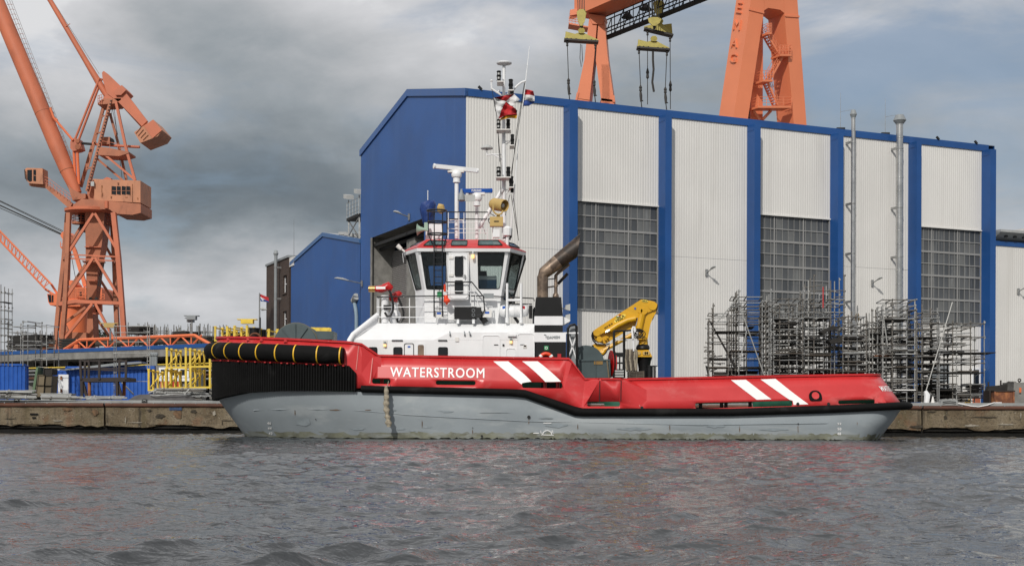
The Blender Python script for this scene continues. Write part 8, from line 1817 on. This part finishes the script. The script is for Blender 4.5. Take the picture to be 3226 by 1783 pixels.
# scaffold towers at the left
def P8(x, y, Y): return P(*c8(x, y), Y)
def tower(name_label, posts, ledg, Y, dep, grp_, conv=c8, r=.026, seed=0, extra=0, planks=(), toppad=0, mats=None):
    """posts: (x, ytop, ybot); ledgers: (x0, x1, y); every tube is a part of its own"""
    x = posts[0][0]; t = thing('scaffold_tower', name_label, 'scaffold', P(*conv(x, posts[0][2]), Y), grp_); rg_ = random.Random(seed); mats = mats or T3
    for (x, y0, y1) in posts:
        for d in ((0, dep) if dep else (0,)):
            p0, p1 = P(*conv(x, y1), Y), P(*conv(x, y0 + (rg_.uniform(-20, 30) if d else 0)), Y); o_ = Vector((d * .12, d, 0)); mt = rg_.choice(mats)
            pole(t, 'standard', p0 + o_, p1 + o_, r, mt)
            L = p1.z - p0.z
            for k in range(1, int(L / .95) + 1): z = p0.z + k * .95; pole(t, 'coupler', Vector((p0.x, p0.y, z)) + o_, Vector((p0.x, p0.y, z + .09)) + o_, r * 2.1, mt)
    for (x0, x1, y) in ledg:
        for d in ((0, dep) if dep else (0,)): pole(t, 'ledger', P(*conv(x0 - 4, y), Y) + Vector((d * .12, d - .05, rg_.uniform(-.02, .02))), P(*conv(x1 + 4, y), Y) + Vector((d * .12, d - .05, 0)), r * .9, rg_.choice(mats))
        if dep:
            for x in (x0, x1): p = P(*conv(x, y), Y); pole(t, 'transom', p + Vector((0, -.1, .04)), p + Vector((dep * .12, dep + .1, .04)), r * .9, rg_.choice(mats))
    xs = [p[0] for p in posts]; ya = min(p[1] for p in posts); yb_ = max(p[2] for p in posts)
    for k in range(extra):
        a_, b_ = sorted((rg_.choice(xs), rg_.choice(xs))); 
        if a_ == b_: b_ = a_ + rg_.uniform(30, 90)
        y = rg_.uniform(ya + 90, yb_ - 10); d = rg_.uniform(0, dep); pole(t, 'ledger' if rg_.random() < .8 else 'brace', P(*conv(a_, y), Y) + Vector((0, d, 0)), P(*conv(b_, y + rg_.uniform(-25, 25) * (1 if rg_.random() < .35 else .1)), Y) + Vector((0, d, 0)), r * .9, rg_.choice(mats))
    for (x0, x1, y, mt) in planks:
        a_, b_ = P(*conv(x0, y), Y), P(*conv(x1, y), Y)
        for j in range(4): plank(t, 'plank', a_ + Vector((j * dep * .03, dep * j / 4 - .1, 0)), b_ - a_, (dep * .03, dep * .24, 0), (0, 0, .05), M[mt])
    return t
LG = 'scaffold towers on the left quay'
tower('tall ladder-like scaffold tower at the left edge of the picture', [(8, -10, 690), (40, 10, 690)], [(8, 40, y) for y in (65, 145, 215, 290, 330, 370, 430, 490, 560)], 88, 1.0, LG, seed=11, planks=((0, 44, 145, 'woodd'),))
tower('low scaffold bay with dark boards left of the tall crane', [(68, 315, 690), (198, 300, 690), (240, 340, 690), (362, 322, 690), (402, 350, 690)], [(68, 198, 352), (198, 240, 312), (240, 402, 345), (198, 362, 480), (68, 240, 540), (240, 402, 625), (68, 198, 405)], 91, 1.8, LG, seed=12, extra=6)
tower('slim double-pole scaffold tower in front of the brown platform', [(985, 350, 965), (1003, 360, 965), (1272, 355, 720), (1292, 360, 720)], [(985, 1292, 350), (985, 1292, 405), (985, 1292, 438), (1003, 1280, 485), (985, 1290, 580), (985, 1292, 826)] + [(985, 1003, y) for y in range(420, 960, 55)] + [(1272, 1292, y) for y in range(400, 700, 50)], 90, 0, LG, seed=13, mats=[galv3, M['galv']])
p_ = thing('scaffold_tube', 'single scaffold tube leaning behind the legs of the brown platform', 'scaffold tube', P8(1050, 830, 89)); pole(p_, 'tube', P8(1048, 830, 89), P8(1150, 935, 88), .05, galv3)
# heaps of scaffold tubes lying along the quay
def heap(x0, x1, y0, y1, n, Y, lab, seed, long=False, z_step=.07):
    t = thing('tube_heap', lab, 'tube heap', P8((x0 + x1) / 2, y1, Y), 'heaps of scaffold tubes lying on the quay'); r_ = random.Random(seed)
    for k in range(n):
        y = y1 + (y0 - y1) * k / max(1, n - 1); a_ = x0 + r_.uniform(0, .12) * (x1 - x0); b_ = x1 - r_.uniform(0, .15) * (x1 - x0)
        p0, p1 = P8(a_, y + r_.uniform(-3, 3), Y + r_.uniform(0, .8)), P8(b_, y + r_.uniform(-3, 3), Y + r_.uniform(0, .8)); mt = r_.choice([galv3, galv3, M['galv'], galv2]); pole(t, 'tube', p0, p1, .045, mt)
        for j in range(int((p1 - p0).length / 1.1)): c_ = p0.lerp(p1, (j + .5) * 1.1 / (p1 - p0).length); pole(t, 'coupler', c_ - Vector((.05, 0, 0)), c_ + Vector((.05, 0, 0)), .085, mt)
    return t
heap(-30, 330, 905, 972, 11, 78.6, 'big heap of pale scaffold tubes at the far left of the quay', 21); heap(320, 720, 955, 975, 4, 78.4, 'thin line of scaffold tubes along the coping left of the brown platform', 22); heap(700, 1110, 955, 975, 4, 78.3, 'thin line of scaffold tubes under the brown platform', 23); heap(1280, 1825, 890, 985, 13, 78.6, 'large heap of pale scaffold tubes under the yellow stillages', 24)
for k, (a_, b_) in enumerate((((1283, 925), (1350, 900)), ((1590, 940), (1640, 885)), ((1330, 905), (1320, 985)))): t = thing('scaffold_tube', ['short tube sticking up at the left end of the large heap', 'short tube sticking up in the middle of the large heap', 'short upright tube behind the large heap'][k], 'scaffold tube', P8(*a_, 78.5)); pole(t, 'tube', P8(*a_, 78.5), P8(*b_, 78.5), .05, galv3)
m = MB(); rows = []
for k in range(13):
    f = k / 12; x = 1108 + 585 * f; hgt = 985 - 50 * min(1, f * 7, (1 - f) * 6) - 4 * math.sin(k * 1.9); q = P8(x, hgt, 78.4); b_ = P8(x, 986, 78.0); rows.append([b_, q, q + Vector((0, .8, 0)), b_ + Vector((0, 1.4, 0))])
m.grid(rows); m.add(rows[0], [(0, 1, 2, 3)]); m.add(rows[-1], [(3, 2, 1, 0)]); tag(m.build('low_hull_section', M['dark'] if False else pmat('dark_weathered_steel', (.075, .07, .068), .6, var=.3), None), 'low dark steel section with sloping ends lying on the quay left of the bow', 'steel section')
m = MB(); m.path([P8(1300, 945, 78.2), P8(1330, 950, 78), P8(1480, 938, 78), P8(1600, 942, 78.1), P8(1640, 935, 78.4)], .05, 6); tag(m.build('steel_strip', M['galv'], None), 'pale strip lying over the low dark steel section', 'strip')
# flag and lamp pole left of the brick house
fp = thing('flag_pole', 'thin flag pole with a small flag and lamp left of the brick house', 'flag pole', P(818, 1045, 112)); m = MB(); m.tube(P(818, 1120, 112), P(817.5, 923, 112), .09, .05, 8); m.build('pole', M['galv'], fp)
for pts, mt in (([(819, 926), (846, 937), (847, 951), (838, 949), (819, 935)], 'bred'), ([(819, 934), (838, 945), (838, 949), (828, 947), (819, 942)], 'bwhite'), ([(820, 939), (846, 948), (847, 952), (830, 950), (821, 949)], 'bblue')):
    m = MB(); m.prism([P(x, y, 112 + .1 * math.sin(x)) for x, y in pts], (0, .02, 0)); m.build('flag_cloth', M[mt], fp)
m = MB(); m.path([P(819, 970, 112), P(826, 973, 112), P(840, 975, 112)], [.04, .16, .05], 8); m.build('lamp_head', M['lamp'], fp)
# small bare trees on the horizon
for x, h, sd_, lab in ((311, 1040, 1, 'small dark tree left of the two below the tall crane'), (331, 1046, 2, 'small dark tree right of the two below the tall crane')):
    Yt = 260; b_ = P(x, 1085, Yt); tp_ = P(x, h, Yt); t = thing('tree', lab, 'tree', b_, 'trees on the horizon'); m = MB(); m.tube(b_ - Vector((0, 0, 12)), tp_, .25, .05, 6); rg_ = random.Random(sd_)
    for k in range(9): z = b_.lerp(tp_, .3 + .07 * k); a_ = rg_.uniform(0, 6.3); m.tube(z, z + Vector((math.cos(a_) * .9, math.sin(a_) * .9, .7)), .07, .02, 5)
    m.build('trunk', M['woodd'], t); m = MB()
    for k in range(260):
        f = rg_.random(); c_ = b_.lerp(tp_, .15 + .85 * f); r_ = 1.5 * (1.05 - f) * rg_.uniform(.2, 1) + .1; a_ = rg_.uniform(0, 6.3); c_ = c_ + Vector((r_ * math.cos(a_), r_ * math.sin(a_), rg_.uniform(-.3, .3))); s_ = rg_.uniform(.10, .22); u_ = Vector((rg_.uniform(-1, 1), rg_.uniform(-1, 1), rg_.uniform(-1, 1))).normalized() * s_; v_ = u_.orthogonal().normalized() * s_; m.quad(c_ - u_, c_ - v_ * .6, c_ + u_, c_ + v_ * .6)
    o_ = m.build('crown', M['foliage'], t); o_['kind'] = 'stuff'

# ------------------------------------------------------------------ scaffold yard at the right
def c9(x, y): return 2200 + x * .4003, 850 + y * .4003
RGp = 'scaffold towers on the right quay'; yb9 = 1040
rg9 = random.Random(99)
def bay(lab, xs, tops, levels, planks, Y, dep, seed, extra):
    posts = [(x, t, yb9) for x, t in zip(xs, tops)]; led = []
    for y in levels:
        for a_, b_ in zip(xs[:-1], xs[1:]):
            if rg9.random() < .85: led.append((a_, b_, y))
    return tower(lab, posts, led, Y, dep, RGp, c9, .036, seed, int(extra * 2.3), planks, 0, [galv2, galv2, galv2, M['galv'], M['galv'], galv3])
bay('leftmost scaffold tower with open guard rails on the right quay', [82, 118, 235], [380, 262, 330], [345, 410, 485, 570, 635, 700, 765, 825, 900], ((135, 235, 488, 'woodd'), (80, 230, 700, 'woodd'), (85, 235, 770, 'wood'), (120, 220, 815, 'woodd')), 80.5, 2.2, 31, 12)
bay('second scaffold tower from the left, with a boarded level', [262, 292, 318, 378, 500], [300, 178, 155, 320, 340], [215, 262, 290, 330, 355, 410, 500, 575, 635, 700, 770, 830], ((240, 480, 488, 'woodd'), (250, 490, 640, 'wood'), (290, 560, 768, 'woodd'), (400, 440, 450, 'woodd')), 81.5, 2.6, 32, 16)
bay('narrow dark ladder tower before the first hall window', [503, 528, 556, 570], [250, 240, 195, 160], [250, 290, 330, 370, 410, 450, 490, 530, 570, 610, 650, 690, 730, 770], (), 80.6, 1.8, 33, 12)
bay('wide tall scaffold block before the left hall door', [592, 640, 712, 775, 822], [232, 265, 232, 265, 215], [232, 275, 300, 340, 385, 425, 470, 515, 555, 590, 625, 665, 710, 760, 820], ((590, 690, 392, 'woodd'), (650, 790, 420, 'woodd'), (605, 815, 660, 'wood'), (610, 800, 690, 'woodd'), (600, 820, 775, 'woodd')), 81.0, 2.6, 34, 26)
bay('scaffold block with the highest uprights and one red upright', [832, 866, 910, 985, 1042, 1072, 1148], [135, 85, 45, 190, 85, 90, 50], [235, 270, 335, 378, 460, 515, 550, 610, 660, 720, 780], ((832, 900, 385, 'woodd'), (950, 1030, 385, 'woodd'), (870, 1000, 548, 'woodd'), (900, 1030, 665, 'woodd'), (840, 1040, 675, 'wood'), (860, 1030, 790, 'woodd')), 81.6, 2.4, 35, 24)
bay('scaffold tower with two tilted black platforms', [1138, 1180, 1250, 1322], [370, 355, 290, 340], [370, 430, 470, 520, 560, 640, 660, 720, 745, 800, 825], ((1140, 1310, 655, 'lamp'), (1140, 1310, 800, 'wood'), (1150, 1310, 725, 'wood'), (1150, 1300, 540, 'woodd')), 80.3, 2.4, 36, 20)
bay('tangled scaffold tower between the two flue pipes', [1345, 1372, 1412, 1442, 1478, 1530], [340, 330, 300, 285, 320, 400], [415, 460, 500, 590, 650, 690, 740, 780, 820, 880], ((1370, 1570, 505, 'woodd'), (1380, 1520, 680, 'rust'), (1400, 1520, 740, 'woodd'), (1350, 1500, 800, 'woodd')), 82.0, 2.4, 37, 22)
bay('scaffold tower with a square guard rail around its top', [1452, 1526, 1640, 1704, 1716], [280, 235, 290, 240, 300], [238, 285, 320, 352, 385, 470, 530, 590, 635, 665, 690, 765, 880, 950], ((1470, 1640, 395, 'woodd'), (1545, 1700, 665, 'lamp'), (1540, 1700, 690, 'woodd'), (1545, 1705, 948, 'letter'), (1550, 1700, 765, 'wood'), (1550, 1640, 625, 'lamp')), 80.2, 2.4, 38, 18)
bay('scaffold tower before the blue column, with a dark sloping board', [1722, 1760, 1880, 1892], [420, 270, 300, 390], [345, 380, 420, 465, 560, 620, 680, 740, 800, 860], ((1692, 1870, 535, 'woodd'), (1760, 1890, 690, 'woodd'), (1730, 1880, 812, 'woodd')), 81.2, 2.2, 39, 16)
bay('rightmost scaffold tower with long overhanging boards', [1895, 2002, 2032, 2142, 2250], [390, 400, 425, 400, 400], [425, 460, 530, 590, 655, 700, 735, 808, 900, 980], ((1850, 2040, 648, 'woodd'), (2000, 2330, 655, 'woodd'), (1890, 2240, 812, 'woodd'), (2050, 2200, 800, 'wood'), (1900, 2030, 950, 'woodd')), 81.0, 2.6, 40, 14)
bay('rear scaffold row behind the wide tall block', [585, 660, 735, 830, 930, 1030], [300, 330, 290, 310, 340, 380], [330, 405, 450, 500, 540, 580, 620, 680, 725, 780, 810], ((600, 830, 460, 'woodd'), (650, 1000, 590, 'woodd'), (590, 900, 735, 'woodd')), 84.5, 2.6, 51, 22)
bay('rear scaffold row behind the two tilted platforms', [1060, 1150, 1240, 1330, 1420, 1530], [440, 420, 400, 430, 390, 420], [470, 520, 570, 610, 660, 700, 750, 790, 840, 900], ((1060, 1330, 620, 'woodd'), (1250, 1520, 560, 'woodd'), (1300, 1530, 710, 'woodd'), (1340, 1520, 850, 'woodd')), 84.5, 2.6, 52, 24)
bay('rear scaffold row behind the square guard rail tower', [1570, 1650, 1740, 1830, 1960], [400, 430, 440, 460, 520], [480, 540, 580, 640, 700, 740, 790, 850, 910, 970], ((1570, 1740, 560, 'woodd'), (1640, 1880, 650, 'woodd'), (1570, 1900, 760, 'woodd'), (1700, 1960, 880, 'woodd')), 84.5, 2.6, 53, 20)
for pts, lab in ((((330, 300), (522, 838)), 'pale diagonal tube leaning across the second tower'), (((2000, 255), (1782, 985)), 'long pale diagonal tube before the rightmost tower'), (((140, 420), (322, 205)), 'diagonal tube rising to the top of the second tower'), (((1450, 330), (1490, 600)), 'diagonal tube beside the square guard rail tower'), (((380, 480), (310, 800)), 'thin diagonal tube behind the second tower')):
    t = thing('scaffold_tube', lab, 'scaffold tube', P(*c9(*pts[1]), 79.9)); pole(t, 'tube', P(*c9(*pts[0]), 79.9), P(*c9(*pts[1]), 79.9), .035, galv3)
t = thing('scaffold_tube', 'red upright tube high in the scaffold block', 'scaffold tube', P(*c9(982, 290), 81)); pole(t, 'tube', P(*c9(982, 300), 81), P(*c9(982, 135), 81), .035, M['bred'])
for pts, lab in (([(85, 395), (95, 400), (300, 760), (290, 770)], 'dark board leaning diagonally inside the leftmost tower'), ([(60, 755), (72, 755), (90, 830), (78, 832)], 'short dark board leaning at the foot of the leftmost tower'), ([(960, 488), (1060, 440), (1130, 452), (1040, 478), (985, 505)], 'black tilted platform high before the blue column'), ([(1030, 560), (1130, 520), (1310, 515), (1310, 540), (1150, 572), (1040, 578)], 'big black tilted platform before the thin flue pipe')):
    m = MB(); m.prism([P(*c9(*p), 80.6) for p in pts], (0, .9 if pts[0][0] > 900 else .25, 0)); tag(m.build('tilted_board', M['woodd'], None), lab, 'board')
for x0, x1, y0, y1, mt, lab, sd_ in ((130, 232, 800, 842, 'woodd', 'black stack of boards at the foot of the leftmost tower', 1), (240, 480, 790, 842, 'woodd', 'dark stack of boards at the foot of the second tower', 2), (600, 830, 800, 842, 'woodd', 'dark stack of boards under the wide scaffold block', 3), (850, 1040, 800, 842, 'woodd', 'dark stack of boards under the highest uprights', 4), (1040, 1320, 800, 842, 'wood', 'brown stack of boards under the tilted platforms', 5), (1340, 1540, 880, 1040, 'woodd', 'tall dark stack of boards behind the tug stern', 6), (1560, 1700, 965, 1040, 'woodd', 'dark stack of boards under the pale shelf', 7), (1730, 1890, 900, 1040, 'woodd', 'dark stack of boards before the blue column', 8), (1900, 2040, 930, 1040, 'woodd', 'dark stack of boards under the rightmost tower', 9), (2060, 2140, 960, 1040, 'woodd', 'low black stack of boards right of the rightmost tower legs', 10), (2150, 2250, 900, 1010, 'brown', 'brown bundle of boards beside the rusty box', 11)):
    t = thing('board_stack', lab, 'board stack', P(*c9((x0 + x1) / 2, y1), 82.5), 'stacks of boards under the scaffolds'); r_ = random.Random(sd_); n = max(3, int((y1 - y0) / 13)); rr_ = (y1 - y0) / n  # dark wood of the stacks carries the shadow at the scaffold feet
    for k in range(n):
        a_, b_ = x0 + r_.uniform(0, 18), x1 - r_.uniform(0, 18); p0 = P(*c9(a_, y1 - k * rr_), 82.5); p1 = P(*c9(b_, y1 - k * rr_ + r_.uniform(-3, 3)), 82.5); plank(t, 'plank', p0, p1 - p0, (0, 1.2, 0), (0, 0, rr_ * .0065), M[mt if r_.random() < .7 else 'woodd'])
# rusty box, concrete block, rubble and mooring gear on the right coping
def P9(x, y, Y): return P(*c9(x, y), Y)
rb9 = thing('rusty_box', 'rusty orange steel box with a dark side on the quay at the right', 'steel box', P9(2405, 1042, 76)); a_, b_ = P9(2328, 1044, 76), P9(2484, 955, 76)
m = MB(); m.box((a_.x, 76, QZ - .02), (b_.x, 77.6, b_.z)); m.build('body', M['rust'], rb9)
for x in (a_.x, b_.x - .06): m = MB(); m.box((x - .01, 75.95, QZ - .02), (x + .08, 76.02, b_.z + .03)); m.build('corner_angle', M['rust'], rb9)
m = MB(); m.box((a_.x - .03, 75.94, b_.z - .02), (b_.x + .05, 77.6, b_.z + .05)); m.build('rim', M['brown'], rb9)
m = MB(); c_ = P9(2280, 1044, 76.6); m.box((c_.x, 76.4, QZ - .02), (a_.x - .04, 77.4, P9(2280, 950, 76.6).z)); tag(m.build('rusty_box_dark_side', M['brown'], None), 'dark left side of the rusty orange box, drawn as a brown slab', 'plates')  # the box's dark side, made as a separate brown slab
cb9 = thing('concrete_block', 'grey concrete ballast block with lifting eyes and an orange mark at the right edge', 'concrete block', P9(2560, 1044, 76)); a_, b_ = P9(2484, 1044, 76.2), P9(2900, 885, 76.2)
m = MB(); rows = []; r_ = random.Random(4)
for z in (QZ - .02, QZ + .4, QZ + .8, b_.z - .05, b_.z): rows.append([Vector((x + r_.uniform(-.02, .02), y + r_.uniform(-.02, .02), z + (r_.uniform(-.03, .03) if z > QZ else 0))) for x, y in ((a_.x, 76.2), ((a_.x + b_.x) / 2, 76.2), (b_.x, 76.2), (b_.x, 78), (a_.x, 78))])
m.grid(rows, wrap=True); m.add(rows[-1], [(0, 1, 2, 3, 4)]); m.build('block', M['conc'], cb9)
for x in (2527, 2660): q = P9(x, 868, 76.6); m = MB(); m.path([q + Vector((.075 * math.cos(t), 0, .075 * math.sin(t))) for t in [2 * math.pi * k / 14 for k in range(14)]], .035, 8, closed=True); m.tube(q - Vector((0, 0, .2)), q - Vector((0, 0, .06)), .05); m.build('lifting_eye', M['brown'], cb9)
a_, b_ = P9(2522, 965, 76.12), P9(2556, 965, 76.12); text_on('1', lambda x, y, e: a_ + (b_ - a_) * (x * .5) + Vector((0, -.06 - e, .28 * y)), pmat('orange_marker_paint', (.6, .14, .04), .7), 'paint_mark', cb9, .08, .8)
rb_ = thing('rubble_heap', 'dark heap of broken concrete and posts behind the rusty box', 'rubble heap', P9(2390, 955, 78)); r_ = random.Random(8)
for k in range(26):
    x = r_.uniform(2290, 2500); q = P9(x, 955 - r_.uniform(0, .33) * (x - 2270), 77.9 + r_.uniform(0, .8)); s_ = r_.uniform(.10, .28); m = MB(); m.hexa([q + Vector((dx * s_ * r_.uniform(.6, 1.2), dy * s_, dz * s_ * r_.uniform(.5, 1))) for dz in (-1, .6) for dx, dy in ((-1, -1), (1, -1), (1, 1), (-1, 1))]); m.build('lump', M['woodd' if k % 3 else 'conc'], rb_)
for x, y0, y1 in ((2380, 868, 930), (2448, 880, 930), (2283, 880, 950)): m = MB(); m.tube(P9(x, y1, 77.8), P9(x, y0, 77.8), .06, .05, 8); m.build('stub_post', M['brown'], rb_)
m = MB(); m.prism([P9(x, y, 77.2) for x, y in ((2275, 960), (2290, 915), (2400, 905), (2480, 880), (2500, 960))], (0, .5, 0)); m.build('heap_core', M['woodd'], rb_)
fl9 = thing('quay_fairlead', 'grey cast fairlead with two slots bolted on the quay coping', 'fairlead', qpt(2989, QZ)); o_ = qpt(2963, QZ - .13, .10); w_ = qpt(3018, QZ - .13, .10) - o_
m = MB(); m.prism([o_, o_ + w_, o_ + w_ * .97 + Vector((0, 0, .30)), o_ + w_ * .85 + Vector((0, 0, .34)), o_ + w_ * .1 + Vector((0, 0, .34)), o_ + w_ * .03 + Vector((0, 0, .24))], -QN * .5); m.build('casting', M['qbeam'], fl9)
for dz in (.06, .15): m = MB(); m.path([o_ + w_ * f + QN * .01 + Vector((0, 0, dz + .07 * math.sin(math.pi * f))) for f in (.12, .3, .5, .7, .88)], .022, 6); m.build('slot', M['dark'], fl9)
m = MB(); m.path([qpt(3018, QZ - .02, .14), qpt(3035, QZ - .07, .16), qpt(3060, QZ - .17, .17), qpt(3083, QZ - .2, .17), qpt(3108, QZ - .12, .16), qpt(3130, QZ + .02, .1), qpt(3155, QZ + .03, -.2)], .024, 8); tag(m.build('mooring_line', M['letter'], None), 'white line drooping over the quay edge right of the fairlead', 'rope')
for px, lab in ((52, 'small black chock on the coping at the far left'), (455, 'small black chock on the coping left of the bow')):
    t = thing('quay_chock', lab, 'chock', qpt(px, QZ)); o_ = qpt(px - 9, QZ - .12, .09); w_ = qpt(px + 9, QZ - .12, .09) - o_; m = MB(); m.prism([o_, o_ + w_, o_ + w_ * .95 + Vector((0, 0, .15)), o_ + w_ * .5 + Vector((0, 0, .2)), o_ + w_ * .05 + Vector((0, 0, .15))], -QN * .3); m.build('casting', M['dark'], t); m = MB(); m.path([o_ + w_ * f + QN * .02 + Vector((0, 0, .03 + .09 * math.sin(math.pi * f))) for f in (.2, .4, .6, .8)], .02, 6); m.build('rim', M['galv'], t)
# cone and grey cabinet seen between the scaffold legs
m = MB(); q = P9(1845, 1042, 79); m.lathe((q.x, q.y, QZ), [(.16, 0), (.16, .03), (.12, .04), (.03, .42)], 10); tag(m.build('marker_cone', M['trim'], None, (q.x, q.y, QZ)), 'pale marker cone between the scaffold legs near the fairlead', 'cone')
m = MB(); q = P9(1795, 1042, 79.4); m.path([Vector((q.x, q.y, QZ)), Vector((q.x + .05, q.y, QZ + .5)), Vector((q.x - .06, q.y, QZ + .75))], [.16, .18, .1], 8); tag(m.build('white_sack', M['white'], None), 'white sack left of the pale marker cone', 'sack')
q = P9(1252, 340, 81); t = thing('hanging_tackle', 'beige chain hoist hanging in the scaffold between the flues', 'hoist', q); m = MB(); m.path([q + Vector((0, 0, .45)), q + Vector((.02, 0, .2)), q], .02, 5); m.build('chain', M['cable'], t); m = MB(); m.lathe(q - Vector((0, 0, .5)), [(.08, 0), (.14, .15), (.11, .4), (.05, .5)], 8); m.build('body', M['tan'], t)
